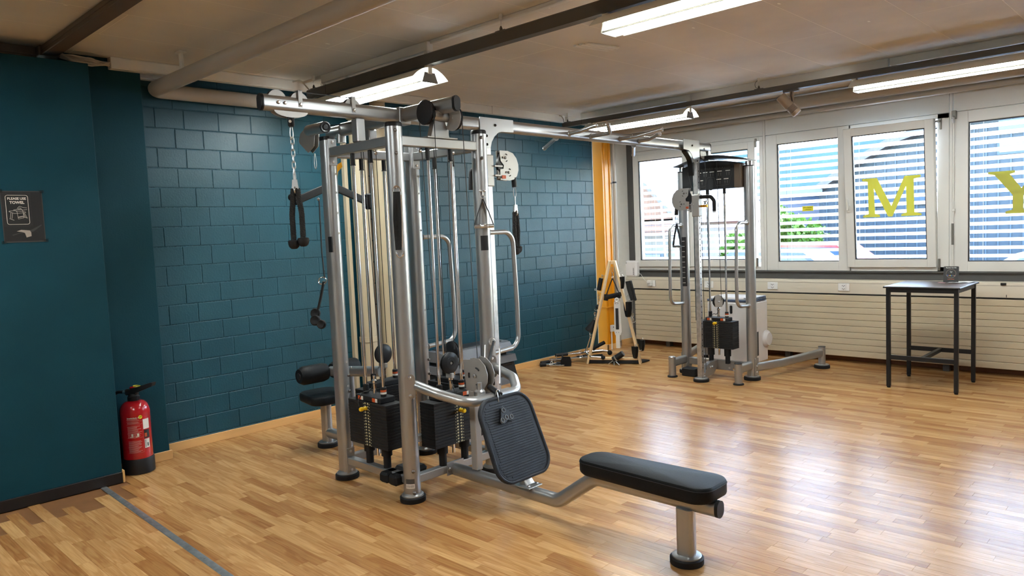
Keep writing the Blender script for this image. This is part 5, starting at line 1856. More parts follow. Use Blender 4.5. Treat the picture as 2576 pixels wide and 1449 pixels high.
def tri_rope(name, label, top, L, spread, links, lag):
    """triceps rope: fitting, two rope ends with rubber balls"""
    top = vec(top)
    t = thing(name, label, 'rope', tuple(top - Z1 * L), group='triceps ropes')
    z = top.z
    for m in lag:
        part('link', m, 'steel', t)
    fz = z - links
    U = vec(spread).normalized()
    part('clevis', MB().prism([(-0.013, 0), (0.013, 0), (0.016, -0.03), (0.020, -0.055), (-0.020, -0.055), (-0.016, -0.03)], Vector((top.x, top.y, fz)) - U.cross(Z1) * 0.008, U, Z1, 0.016).ring((top.x, top.y, fz - 0.060), U, 0.018, 0.005, 16, 6), 'steel', t)
    for s, dl in ((-1, 0.0), (1, 0.012)):
        p0 = Vector((top.x, top.y, fz - 0.055)) + U * 0.012 * s
        p1 = Vector((top.x, top.y, z - L + 0.045 + dl)) + U * (vec(spread).length * 0.5) * s
        pm_ = (p0 + p1) / 2 + U * 0.008 * s
        part('rope', rope_strand(MB(), [p0, pm_, p1]), 'rope_black', t)
        part('end_ball', MB().lathe([(0.0, -0.045), (0.016, -0.043), (0.027, -0.033), (0.032, -0.017), (0.033, 0.0), (0.029, 0.006), (0.016, 0.008), (0, 0.008)], p1, n=20), 'black_rubber', t)
    return t


VX = Vector((0.72, 0.69, 0))
c0 = Vector((CX, 2.222, 2.285))
stp = part('rope_stop', MB().lathe([(0.019, 0), (0.019, -0.05), (0.014, -0.058), (0, -0.058)], c0, n=16), 'black_plastic', GY)
part('stop_bolt', MB().cyl(c0 + Vector((0.012, -0.012, -0.03)), c0 + Vector((0.017, -0.016, -0.03)), 0.008, n=12), 'label_white', stp)
lk = [carabiner((CX, 2.222, 2.235), 0.078, VX, w=0.011)] + chain((CX, 2.222, 2.165), 6) + [MB().tube([(CX, 2.222, 1.975), (CX, 2.222, 1.915)], 0.004, 6), carabiner((CX, 2.222, 1.985), 0.065, VX, w=0.008)]
tri_rope('triceps_rope', 'black triceps rope hanging from a steel chain under the near beam end', (CX, 2.222, 2.235), 0.70, VX * 0.055, 0.305, lk)
lk = [carabiner(tuple(E1 + Z1 * 0.01), 0.085, Y1, w=0.018), MB().tube([tuple(E1 - Z1 * 0.07), tuple(E1 - Z1 * 0.135)], 0.004, 6)]
tri_rope('triceps_rope', 'black triceps rope hanging from the round pulley beneath the crossover beam', tuple(E1), 0.50, Y1 * 0.022, 0.13, lk)

# lat bar: two bent arms with square grip ends, hung by a golden plate
lb = thing('lat_bar', 'dark V-shaped lat pull bar hanging by a golden plate behind the near post', 'pull bar', (1.12, 3.02, 1.85))
part('carabiner', carabiner((1.03, 2.96, 2.21), 0.11, X1, w=0.018), 'steel', lb)
part('carabiner', carabiner((1.19, 2.99, 2.165), 0.10, X1, w=0.016), 'steel', lb)
part('hanger_plate', MB().prism([(-0.05, 0.015), (-0.02, 0.03), (0.02, 0.012), (0.05, 0.028), (0.055, -0.005), (0.02, -0.04), (0.012, -0.09), (-0.012, -0.10), (-0.025, -0.07), (-0.02, -0.03), (-0.055, -0.01)], (1.235, 2.99, 2.10), Vector((0.72, 0.69, 0)), Z1, 0.01), 'gold_anodised', lb)
A0 = Vector((1.10, 3.035, 1.975))
part('arm', MB().sweep([A0, A0 + Vector((0.0, -0.30, -0.115))], rrect(0.022, 0.055, 0.006), up=(0, 0, 1)), 'black_plastic', lb)
part('arm', MB().sweep([A0, A0 + Vector((0.0, 0.34, -0.13))], rrect(0.022, 0.055, 0.006), up=(0, 0, 1)), 'black_plastic', lb)
part('grip_pad', MB().box(1.06, 1.14, 3.345, 3.39, 1.80, 1.92, 0.010), 'black_rubber', lb)
part('grip_pad', MB().cyl((1.06, 2.73, 1.89), (1.14, 2.73, 1.89), 0.025, n=14), 'black_rubber', lb)

# black ankle belt on the near round post
be = thing('ankle_strap', 'black padded ankle strap with steel rings hooked on the near round post', 'strap', (2.40, 2.62, 1.45))
nB = Vector((0.75, -0.66, 0)).normalized()
tB = nB.cross(Z1)
Bc = Vector((PB[0], PB[1], 0)) + nB * 0.062 - tB * 0.005
part('hook', MB().ball(Vector((PB[0], PB[1], 1.862)) + nB * 0.055, 0.008, 10, 6).cyl(Vector((PB[0], PB[1], 1.862)) + nB * 0.03, Vector((PB[0], PB[1], 1.862)) + nB * 0.06, 0.005, n=8), 'steel', be)
for zt, L, up in ((1.868, 0.05, 1), (1.495, 0.055, -1)):
    for dw in (0, 0.008):
        pts = []
        for k in range(15):
            t = PI * k / 14
            pts.append(Bc + nB * (0.004 + dw) + tB * (0.022 - dw * 0.3) * math.cos(t) + Z1 * ((zt - 0.03 + 0.034 * math.sin(t)) if up > 0 else (zt - 0.034 * math.sin(t))))
        part('d_ring', MB().tube(pts, 0.0032, 8), 'chrome', be)
part('padding', MB().sweep([Bc + nB * 0.002 - tB * 0.022 + Z1 * 1.82, Bc + nB * 0.006 - tB * 0.018 + Z1 * 1.66, Bc + nB * 0.004 - tB * 0.012 + Z1 * 1.52], rrect(0.012, 0.010, 0.004), up=tuple(nB)), 'fleece', be)
for k in range(7):
    o_ = -0.018 + 0.006 * k
    part('band', MB().sweep([Bc + nB * 0.010 + tB * (o_ * 0.9) + Z1 * 1.838, Bc + nB * (0.016 + 0.004 * math.sin(k)) + tB * (o_ * 1.15 + 0.004) + Z1 * 1.68, Bc + nB * 0.012 + tB * (o_ * 0.8 + 0.006) + Z1 * 1.505], rrect(0.0064, 0.014, 0.002, 2), up=tuple(nB)), 'webbing', be)
part('padding', MB().sweep([Bc + nB * 0.008 + tB * 0.024 + Z1 * 1.70, Bc + nB * 0.008 + tB * 0.026 + Z1 * 1.60], rrect(0.004, 0.012, 0.001, 2), up=tuple(nB)), 'fleece', be)

# stirrup handle on the third post
def stirrup(name, label, top, U, h, w, grip_mat, strap='webbing', grp=None):
    top, U = vec(top), vec(U).normalized()
    t = thing(name, label, 'handle', tuple(top - Z1 * h), group=grp)
    W_ = U.cross(Z1)
    g0, g1 = top - Z1 * h - U * w / 2, top - Z1 * h + U * w / 2
    part('grip', MB().lathe([(0.012, 0), (0.0125, w * 0.3), (0.0145, w * 0.32), (0.0145, w * 0.36), (0.0125, w * 0.4), (0.0125, w * 0.6), (0.0145, w * 0.64), (0.0145, w * 0.68), (0.0125, w * 0.7), (0.012, w)], g0, U, 16), grip_mat, t)
    for p in (g0, g1):
        part('strap', MB().sweep([top, top.lerp(p, 0.5) + U * (0.004 if p is g1 else -0.004), p + Z1 * 0.006], rrect(0.003, 0.024, 0.001, 1), up=tuple(W_)), strap, t)
    part('ring', MB().ring(top + Z1 * 0.012, W_, 0.012, 0.003, 16, 6), 'steel', t)
    return t


nC = Vector((0.82, -0.57, 0)).normalized()
tC = nC.cross(Z1) * -1
Ct = Vector((PC_[0], PC_[1], 1.80)) + nC * 0.066
sh_ = stirrup('stirrup_handle', 'black strap handle with metal grip hanging on the round post by the side handle', tuple(Ct), tuple(tC), 0.175, 0.125, 'steel', grp='strap handles')
part('hook', MB().ball(tuple(Ct + Z1 * 0.05 + tC * 0.012), 0.009, 8, 6).ball(tuple(Ct + Z1 * 0.05 - tC * 0.014), 0.009, 8, 6).cyl(tuple(Ct + Z1 * 0.045 - nC * 0.02), tuple(Ct + Z1 * 0.045 + nC * 0.003), 0.005, n=8).tube([tuple(Ct + Z1 * 0.05), tuple(Ct + Z1 * 0.02)], 0.004, 6), 'steel', sh_)
c_ = thing('snap_hook', 'steel snap hook on the far column pulley', 'snap hook', tuple(E2 - Z1 * 0.09))
part('hook', carabiner(tuple(E2 + Z1 * 0.008), 0.09, X1, w=0.018), 'steel', c_)
stirrup('stirrup_handle', 'black strap handle hanging from the far column pulley', tuple(E2 - Z1 * 0.09), (0.95, -0.3, 0), 0.225, 0.12, 'steel', grp='strap handles')

# strap handle and loop at the left of the near post
ab = thing('ab_strap', 'long black strap with ring and round rubber ends beside the near flat post', 'strap', (1.50, 2.62, 1.1))
part('strap', MB().sweep([(1.575, 2.635, 1.84), (1.57, 2.635, 1.5), (1.575, 2.64, 1.335)], rrect(0.004, 0.035, 0.001, 1), up=(0.75, -0.66, 0)), 'webbing', ab)
part('ring', MB().ring((1.568, 2.628, 1.315), (0.6, -0.6, 0.5), 0.026, 0.004, 20, 8), 'chrome', ab)
part('tail', MB().sweep([(1.572, 2.635, 1.31), (1.545, 2.62, 1.20), (1.525, 2.61, 1.13)], rrect(0.012, 0.05, 0.004, 2), up=(0.75, -0.66, 0)), 'webbing', ab)
part('hook', MB().ball((1.59, 2.62, 1.845), 0.010, 8, 6), 'steel', ab)
for (p, r) in (((1.505, 2.60, 1.10), 0.033), ((1.525, 2.585, 1.055), 0.035), ((1.57, 2.60, 1.03), 0.03)):
    part('end_ball', MB().lathe([(0, -0.9 * r), (0.6 * r, -0.8 * r), (r, -0.2 * r), (r, 0.3 * r), (0.85 * r, 0.5 * r), (0.55 * r, 0.35 * r), (0, 0.2 * r)], p, (0.5, -0.8, 0.2), 18), 'black_rubber', ab)

# black three-ring plate on the row pulley
rk = thing('row_hook', 'steel snap hooks with a black three-ring plate on the foot plate', 'snap hook', (2.80, 2.98, 0.50))
part('snap_hook', MB().add(*(lambda m: (m.v, m.f))(carabiner((2.79, 2.99, 0.668), 0.105, (0.6, 0.6, 0), w=0.022, r=0.004))), 'steel', rk)
part('snap_hook', MB().add(*(lambda m: (m.v, m.f))(carabiner((2.80, 2.97, 0.66), 0.095, (0.9, -0.2, 0), w=0.020, r=0.004))), 'steel', rk)
part('swivel', MB().tube([(2.825, 2.985, 0.575), (2.845, 2.985, 0.535)], 0.006, 8), 'steel', rk)
qc = FCN + U_ * -0.045 + V_ * 0.135 + N_ * 0.034
pts_ = [(-0.05, -0.03), (-0.028, 0.0), (-0.015, 0.04), (0.015, 0.045), (0.03, 0.02), (0.06, 0.0), (0.065, -0.03), (0.04, -0.045), (0.01, -0.035), (-0.02, -0.048), (-0.045, -0.045)]
rp = part('ring_plate', MB().prism(pts_, qc, U_, V_, 0.010 * sgnT), 'black_plastic', rk)
for (a, b) in ((-0.03, -0.028), (0.006, -0.018), (0.045, -0.022), (0.0, 0.025)):
    part('eye', MB().ring(qc + U_ * a + V_ * b + N_ * 0.011, N_, 0.012, 0.003, 16, 6), 'dark_bolt', rp)
stp2 = thing('row_strap', 'flat black handle strap hanging down over the row pulley', 'strap', (2.70, 3.1, 0.70))
part('strap', MB().sweep([(2.44, 3.31, 0.865), (2.58, 3.12, 0.77), (2.69, 3.06, 0.69)], rrect(0.012, 0.055, 0.004, 2), up=(0.6, -0.5, 0.6)), 'webbing', stp2)
part('buckle', MB().ring((2.43, 3.315, 0.88), (0.6, -0.6, 0.4), 0.022, 0.005, 18, 8), 'steel', stp2)
part('clamp', MB().tube([(2.41, 3.27, 0.86), (2.60, 3.075, 0.74)], 0.006, 8).tube([(2.48, 3.33, 0.85), (2.70, 3.10, 0.67)], 0.006, 8), 'steel', stp2)

# ------------------------------------------------------------------ fire extinguisher
fe = thing('fire_extinguisher', 'red fire extinguisher with black base standing by the teal pier', 'extinguisher', (0.302, 1.836, 0))
ex, ey = 0.302, 1.836
part('base_ring', MB().lathe([(0.095, 0), (0.104, 0.004), (0.104, 0.100), (0.100, 0.108), (0.094, 0.110)], (ex, ey, 0), n=36), 'black_plastic', fe)
prof = [(0.090, 0.10), (0.0975, 0.11), (0.0975, 0.43)]
for k in range(9):
    a = PI / 2 * k / 8
    prof.append((0.036 + 0.0615 * math.cos(a), 0.43 + 0.082 * math.sin(a)))
prof += [(0.034, 0.514), (0, 0.514)]
part('tank', MB().lathe(prof, (ex, ey, 0), n=40), 'fire_red', fe)
part('neck', MB().lathe([(0.038, 0), (0.040, 0.004), (0.040, 0.028), (0.034, 0.034), (0.03, 0.05), (0, 0.05)], (ex, ey, 0.510), n=24), 'black_plastic', fe)
hd = Vector((0.80, 0.60, 0)).normalized()
hn = Vector((-hd.y, hd.x, 0))
Mh = Matrix(((hd.x, hn.x, 0, ex), (hd.y, hn.y, 0, ey), (0, 0, 1, 0), (0, 0, 0, 1)))
part('valve', MB().box(-0.055, 0.035, -0.02, 0.02, 0.548, 0.592, 0.008, Mh), 'black_plastic', fe)
part('lever', MB().prism([(0.0, 0.565), (0.05, 0.572), (0.155, 0.612), (0.165, 0.635), (0.15, 0.638), (0.03, 0.605), (0.0, 0.6)], Mh @ Vector((0, 0.022, 0)), hd, Z1, 0.044), 'black_plastic', fe)
part('push_button', MB().lathe([(0.016, 0), (0.022, 0.006), (0.022, 0.014), (0.015, 0.018), (0, 0.018)], Mh @ Vector((0.0, 0, 0.592)), n=18), 'fire_red', fe)
part('safety_ring', MB().ring(Mh @ Vector((0.03, 0, 0.612)), (0.1, 0.1, 1), 0.022, 0.003, 18, 6), 'label_yellow', fe)
part('hose', MB().tube([Mh @ Vector((-0.05, 0, 0.57)), Mh @ Vector((-0.13, 0, 0.572)), Mh @ Vector((-0.165, -0.0, 0.52)), Mh @ Vector((-0.155, 0, 0.36)), Mh @ Vector((-0.13, -0.01, 0.26))], 0.011, 12, 0.05), 'black_rubber', fe)
part('nozzle', MB().lathe([(0.012, 0), (0.015, 0.02), (0.014, 0.09), (0.018, 0.11), (0.018, 0.16)], Mh @ Vector((-0.13, -0.01, 0.27)), (0.02, 0.02, -1), 14), 'black_plastic', fe)
part('hose_fitting', MB().cyl(Mh @ Vector((-0.055, 0, 0.57)), Mh @ Vector((-0.075, 0, 0.571)), 0.012, n=14), 'steel', fe)
part('hose_clip', MB().box(-0.135, -0.095, -0.018, 0.018, 0.06, 0.11, 0.004, Mh), 'black_plastic', fe)


def curved(mb, a0, a1, z0, z1, R, n=8):
    for k in range(n):
        t0, t1 = a0 + (a1 - a0) * k / n, a0 + (a1 - a0) * (k + 1) / n
        mb.add([(ex + R * math.cos(t0), ey + R * math.sin(t0), z0), (ex + R * math.cos(t1), ey + R * math.sin(t1), z0), (ex + R * math.cos(t1), ey + R * math.sin(t1), z1), (ex + R * math.cos(t0), ey + R * math.sin(t0), z1)], [(0, 1, 2, 3)])
    return mb


ca = math.atan2(-1.836, 5.83 - 0.302)          # towards the camera
part('label_sheet', curved(MB(), ca + 0.47, ca + 0.97, 0.315, 0.385, 0.0981), 'label_white', fe)
part('label_sheet', curved(MB(), ca + 0.50, ca + 0.94, 0.250, 0.308, 0.0981), 'label_black', fe)
part('label_mark', curved(MB(), ca + 0.54, ca + 0.72, 0.258, 0.285, 0.0984), 'label_orange', fe)
part('label_sheet', curved(MB(), ca + 0.50, ca + 0.90, 0.180, 0.244, 0.0981), 'label_white', fe)
bc = MB()
for k in range(9):
    curved(bc, ca + 0.54, ca + 0.62, 0.186 + 0.006 * k, 0.189 + 0.006 * k, 0.0984, 2)
curved(bc, ca + 0.70, ca + 0.80, 0.19, 0.215, 0.0984, 2)
part('bar_code', bc, 'label_black', fe)
mbd = MB()
R_ = 0.0983
vs_ = [(ex + R_ * math.cos(ca + 0.32 + 0.13 * math.cos(t)), ey + R_ * math.sin(ca + 0.32 + 0.13 * math.cos(t)), 0.405 + 0.0128 * math.sin(t)) for t in [2 * PI * k / 24 for k in range(24)]]
mbd.add(vs_, [tuple(range(24))])
dot = part('round_sticker', mbd, 'label_yellow', fe, 'round yellow sticker with number 19')
tn_ = ca + 0.32
part('sticker_number', text_mb('19', 0.018, (ex + R_ * 1.004 * math.cos(tn_), ey + R_ * 1.004 * math.sin(tn_), 0.405), (-math.sin(tn_), math.cos(tn_), 0), Z1, 0.0015, 0.0003), 'label_black', dot)
ln = MB()
rr = random.Random(3)
for k in range(34):
    z = 0.392 - 0.0070 * k
    if k in (2, 5, 6, 19, 20, 21):
        continue
    a = ca - 0.60 + (0.03 if k % 7 else 0)
    e = ca + rr.uniform(0.05, 0.36)
    curved(ln, a, e, z, z + 0.0022, 0.0981, 8)
for (z, w_) in ((0.378, 0.0008), (0.356, 0.0008), (0.262, 0.0008), (0.155, 0.0008)):
    curved(ln, ca - 0.62, ca + 0.42, z, z + w_, 0.0981, 8)
curved(ln, ca + 0.42, ca + 0.425, 0.155, 0.378, 0.0981, 1)
part('instruction_text', ln, 'print_pink', fe)
for (a, tx, sz) in ((ca - 0.13, 'brandschutz ag', 0.014),):
    for i, chh in enumerate(tx):
        t = ca - 0.52 + 0.058 * i
        part('maker_letter', text_mb(chh, sz, (ex + 0.0982 * math.cos(t), ey + 0.0982 * math.sin(t), 0.403), (-math.sin(t), math.cos(t), 0), Z1, 0.0006, 0.0003), 'label_white', fe) if chh != ' ' else None
for (a0_, a1_) in ((-0.42, -0.22), (-0.05, 0.16)):
    part('pictogram', curved(MB(), ca + a0_, ca + a1_, 0.268, 0.272, 0.0983, 3).add(*(lambda m: (m.v, m.f))(curved(MB(), ca + a0_ + 0.08, ca + a1_, 0.275, 0.292, 0.0983, 3))), 'label_white', fe)

# ------------------------------------------------------------------ poster on the partition
XP = 0.4715
ps = thing('poster', 'dark laminated poster reading please use towel on the teal partition', 'poster', (XP, 1.23, 1.80))
part('laminate', MB().box(XP - 0.0008, XP + 0.0004, 1.119, 1.341, 1.645, 1.961), 'poster_mid', ps)
part('print', MB().box(XP + 0.0004, XP + 0.0008, 1.123, 1.337, 1.652, 1.955), 'poster_dark', ps)
part('dark_side', MB().box(XP + 0.0008, XP + 0.0010, 1.278, 1.335, 1.655, 1.952), 'poster_black', ps)
part('dark_foot', MB().box(XP + 0.0008, XP + 0.0010, 1.125, 1.278, 1.655, 1.742), 'poster_black', ps)
for k in range(6):
    part('joint_line', MB().box(XP + 0.0008, XP + 0.0011, 1.125, 1.278, 1.755 + 0.038 * k, 1.756 + 0.038 * k), 'poster_mid', ps)
bd = []
for a, b in rrect(0.118, 0.178, 0.012, 4):
    bd.append((XP + 0.0016, 1.203 + a, 1.845 + b))
part('board', MB().prism(rrect(0.118, 0.178, 0.012, 4), (XP + 0.0011, 1.203, 1.845), Y1, Z1, 0.0004), 'poster_black', ps)
part('board_outline', MB().tube(bd, 0.0013, 5, closed=True), 'poster_ink', ps)
part('wording', merge(text_mb('PLEASE USE', 0.0195, (XP + 0.0016, 1.203, 1.913), Y1, Z1, 0.0004, 0.0006), text_mb('TOWEL', 0.0225, (XP + 0.0016, 1.203, 1.889), Y1, Z1, 0.0004, 0.0008)), 'poster_ink', ps)
def pline(mb, pts, r=0.0010):
    mb.tube([(XP + 0.0017, 1.203 + a, 1.845 + b) for a, b in pts], r, 5)
dr = MB()
pline(dr, [(-0.045, -0.008), (-0.02, -0.005), (0.04, -0.012), (0.042, -0.018), (-0.018, -0.022), (-0.045, -0.012), (-0.045, -0.008)])
pline(dr, [(-0.036, -0.018), (-0.042, -0.052)]); pline(dr, [(-0.028, -0.02), (-0.033, -0.054)]); pline(dr, [(-0.046, -0.053), (-0.022, -0.064)])
pline(dr, [(0.034, -0.018), (0.046, -0.048)]); pline(dr, [(0.028, -0.018), (0.038, -0.046)]); pline(dr, [(0.03, -0.044), (0.05, -0.052)])
pline(dr, [(-0.022, -0.001), (-0.008, 0.002), (0.022, 0.004), (0.028, -0.01), (0.03, -0.05), (0.0, -0.056), (-0.004, -0.01), (-0.014, -0.004)])
pline(dr, [(0.0, -0.044), (0.03, -0.038)]); pline(dr, [(0.0, -0.048), (0.03, -0.042)])
pline(dr, [(-0.002, 0.006), (0.006, 0.017), (0.014, 0.022), (0.03, 0.014), (0.05, 0.012)])
pline(dr, [(0.002, 0.002), (0.012, 0.012), (0.02, 0.010), (0.014, 0.004), (0.006, 0.0), (0.03, -0.002), (0.05, 0.002)])
part('line_drawing', dr, 'poster_ink', ps)
part('bench_photo', MB().prism([(0.04, -0.157), (0.145, -0.128), (0.20, -0.098), (0.203, -0.102), (0.155, -0.140), (0.08, -0.150), (0.045, -0.163)], (XP + 0.0011, 1.123, 1.85), Y1, Z1, 0.0002), 'poster_mid', ps)
part('towel_photo', MB().prism([(0.065, -0.137), (0.09, -0.128), (0.135, -0.133), (0.142, -0.145), (0.142, -0.168), (0.115, -0.176), (0.108, -0.148), (0.095, -0.142)], (XP + 0.0013, 1.123, 1.85), Y1, Z1, 0.0002), 'poster_towel', ps)
for (y, z) in ((1.118, 1.648), (1.342, 1.652), (1.34, 1.958), (1.12, 1.96)):
    part('tape', MB().box(XP - 0.0006, XP + 0.0012, y - 0.012, y + 0.012, z - 0.009, z + 0.009, 0, None), 'window_glass', ps)

# ------------------------------------------------------------------ bar table with its sign
tb = thing('bar_table', 'tall black metal bar table with a dark wooden top by the windows', 'table', (3.885, 7.56, 0))
TZ = 0.94
part('table_top', MB().box(3.575, 4.195, 7.225, 7.905, TZ - 0.014, TZ, 0.003), 'table_wood', tb)
part('edge_band', MB().box(3.573, 4.197, 7.223, 7.907, TZ - 0.0155, TZ - 0.004, 0.002), 'table_black', tb)
LG = [(3.61, 7.26), (4.16, 7.26), (4.16, 7.868), (3.61, 7.868)]
for (x, y) in LG:
    l_ = part('leg', MB().box(x - 0.0165, x + 0.0165, y - 0.0165, y + 0.0165, 0.014, TZ - 0.016, 0.002), 'table_black', tb)
    part('leg_foot', MB().lathe([(0.014, 0), (0.016, 0.003), (0.016, 0.010), (0.008, 0.012), (0.008, 0.02)], (x, y, 0), n=14), 'black_rubber', l_)
for (x0, x1, y) in ((3.61, 4.16, 7.26), (3.61, 4.16, 7.868)):
    part('apron', MB().box(x0 + 0.016, x1 - 0.016, y - 0.012, y + 0.012, TZ - 0.055, TZ - 0.016, 0.002), 'table_black', tb)
    part('stretcher', MB().box(x0 + 0.016, x1 - 0.016, y - 0.012, y + 0.012, 0.265, 0.305, 0.002), 'table_black', tb)
for x in (3.61, 4.16):
    part('apron', MB().box(x - 0.012, x + 0.012, 7.276, 7.852, TZ - 0.055, TZ - 0.016, 0.002), 'table_black', tb)
part('middle_stretcher', MB().box(3.868, 3.902, 7.272, 7.856, 0.268, 0.302, 0.002), 'table_black', tb)
part('screw', MB().cyl((3.626, 7.862, 0.285), (3.630, 7.86, 0.285), 0.006, n=10), 'label_white', tb)
sg = thing('review_sign', 'small black review stand sign with stars on the bar table', 'sign', (3.99, 7.8, TZ))
SU = Vector((0.995, 0.10, 0)).normalized()
SVv = (Z1 * 0.97 + Vector((-0.02, 0.22, 0))).normalized()
SO = Vector((3.935, 7.76, TZ))
SN = SU.cross(SVv).normalized()
part('panel', MB().prism([(a + 0.062, b + 0.076) for a, b in rrect(0.124, 0.150, 0.008, 4)], SO, SU, SVv, 0.003), 'poster_dark', sg)
part('stand_foot', MB().prism([(0.004, 0), (0.12, 0), (0.12, 0.05), (0.004, 0.05)], SO, SU, Vector((0, -1, 0)), 0.003), 'poster_dark', sg)
def son(a, b, d=0.0036):
    return SO + SU * a + SVv * b + SN * d
part('ring', MB().tube([son(0.062 + 0.040 * math.cos(t), 0.083 + 0.040 * math.sin(t)) for t in [2 * PI * k / 28 for k in range(28)]], 0.0009, 5, closed=True), 'spot_bronze', sg)
part('heading', text_mb('Review Us On', 0.0145, son(0.062, 0.138), SU, SVv, 0.0003, 0.0002), 'label_white', sg)
for i, (chh, mt) in enumerate(zip('Google', ('solar_blue', 'fire_red', 'pin_yellow', 'solar_blue', 'hedge_green', 'fire_red'))):
    part('letter', text_mb(chh, 0.017, son(0.034 + 0.0108 * i, 0.066), SU, SVv, 0.0003, 0.0001), mt, sg)
part('emblem', MB().tube([son(0.055, 0.108), son(0.056, 0.096), son(0.062, 0.091), son(0.068, 0.094), son(0.069, 0.106)], 0.0010, 5).tube([son(0.062, 0.104), son(0.066, 0.098), son(0.070, 0.102)], 0.0008, 5).box(0, 0, 0, 0, 0, 0), 'label_white', sg)
part('emblem_text', merge(text_mb('MY', 0.008, son(0.060, 0.114), SU, SVv, 0.0003), text_mb('GYM LOFT', 0.0065, son(0.062, 0.084), SU, SVv, 0.0003)), 'label_white', sg) if False else None
for k in range(5):
    c = (0.040 + 0.0112 * k, 0.030)
    st_ = []
    for j in range(10):
        r = 0.0048 if j % 2 == 0 else 0.0021
        st_.append((c[0] + r * math.sin(2 * PI * j / 10), c[1] + r * math.cos(2 * PI * j / 10)))
    part('star', MB().prism(st_, son(0, 0, 0.0031), SU, SVv, 0.0004), 'label_orange', sg)
pp_ = thing('paper_sheet', 'crumpled white paper lying beside the sign on the bar table', 'paper', (4.08, 7.8, TZ))
mb = MB()
NXp, NYp = 9, 7
vs_ = []
for j in range(NYp):
    for i in range(NXp):
        u, v = i / (NXp - 1), j / (NYp - 1)
        vs_.append((3.98 + 0.19 * u + 0.01 * v, 7.70 + 0.13 * v + 0.05 * u, TZ + 0.002 + 0.004 * abs(math.sin(7 * u + 3 * v)) * (0.4 + u)))
fs_ = [(j * NXp + i, j * NXp + i + 1, (j + 1) * NXp + i + 1, (j + 1) * NXp + i) for j in range(NYp - 1) for i in range(NXp - 1)]
part('sheet', mb.add(vs_, fs_), 'paper_white', pp_)
pk = thing('pink_card', 'small pink card in front of the sign on the bar table', 'card', (3.94, 7.70, TZ))
part('card', MB().box(3.905, 3.965, 7.69, 7.745, TZ, TZ + 0.0015), 'print_pink', pk)

# ------------------------------------------------------------------ portable air conditioner behind the far column
ac = thing('air_conditioner', 'white portable air conditioner with blue vents behind the far column', 'appliance', (1.90, 7.60, 0))
AX0, AX1, AY0, AY1 = 1.70, 2.225, 7.36, 7.76
part('body', MB().box(AX0, AX1, AY0, AY1, 0.045, 0.735, 0.025), 'appliance_white', ac)
part('top_cover', MB().box(AX0 + 0.01, AX1 - 0.01, AY0 + 0.03, AY1 - 0.01, 0.735, 0.775, 0.012), 'appliance_white', ac)
part('front_band', MB().box(AX0 + 0.005, AX1 - 0.005, AY0 + 0.002, AY0 + 0.06, 0.728, 0.752, 0.006), 'appliance_blue', ac)
for k in range(4):
    part('vent_slat', MB().box(AX1 - 0.10, AX1 + 0.002, AY0 + 0.03, AY1 - 0.04, 0.728 + 0.012 * k, 0.735 + 0.012 * k, 0.002, None), 'appliance_blue', ac)
part('grip_recess', MB().box(AX1 - 0.004, AX1 + 0.003, 7.44, 7.54, 0.60, 0.65, 0.004), 'appliance_white', ac)
part('type_plate', MB().box(AX1, AX1 + 0.0015, 7.44, 7.52, 0.14, 0.40), 'print_grey', ac)
part('hose_outlet', MB().lathe([(0.09, 0), (0.09, 0.03), (0.075, 0.05), (0, 0.055)], (AX1 - 0.06, AY1 - 0.01, 0.28), Y1, 24).lathe([(0.095, 0), (0.095, 0.02), (0.07, 0.05), (0, 0.055)], (AX1 - 0.01, 7.70, 0.30), X1, 24), 'appliance_white', ac)
part('black_knob', MB().box(1.98, 2.01, AY0 - 0.012, AY0 + 0.004, 0.60, 0.69, 0.008), 'black_plastic', ac)
for (x, y) in ((1.76, 7.42), (2.16, 7.42), (1.76, 7.70), (2.16, 7.70)):
    part('caster', MB().cyl((x - 0.012, y, 0.024), (x + 0.012, y, 0.024), 0.024, n=14).box(x - 0.015, x + 0.015, y - 0.015, y + 0.015, 0.02, 0.05, 0.003), 'black_plastic', ac)
part('power_cord', MB().tube([(1.9, 7.38, 0.006), (2.0, 7.28, 0.006), (2.14, 7.20, 0.006), (2.25, 7.16, 0.006), (2.15, 7.10, 0.006)], 0.005, 6, 0.05), 'white_plain', ac)

# ------------------------------------------------------------------ stack of aerobic steps behind the gym
ST = [(0.00, 0.075, 'step_grey', 0.0), (0.075, 0.215, 'step_black', 0.0), (0.215, 0.285, 'step_grey', 0.01)]
s1_ = thing('aerobic_step', 'black aerobic step with grey feet standing on the floor by the brick wall', 'step', (0.26, 5.2, 0), group='stacked aerobic steps')
s2_ = thing('aerobic_step', 'grey aerobic step with rounded deck on top of the stack by the brick wall', 'step', (0.26, 5.2, 0.22), group='stacked aerobic steps')


def block(parent, nm, y0, y1, z0, z1, x0, x1, mt, sl=0.03):
    v = [(x0, y0, z0), (x1, y0, z0), (x1, y1, z0), (x0, y1, z0), (x0 + sl, y0 + sl, z1), (x1 - sl, y0 + sl, z1), (x1 - sl, y1 - sl, z1), (x0 + sl, y1 - sl, z1)]
    return part(nm, MB().add(v, [(3, 2, 1, 0), (4, 5, 6, 7), (0, 1, 5, 4), (1, 2, 6, 5), (2, 3, 7, 6), (3, 0, 4, 7)]), mt, parent)


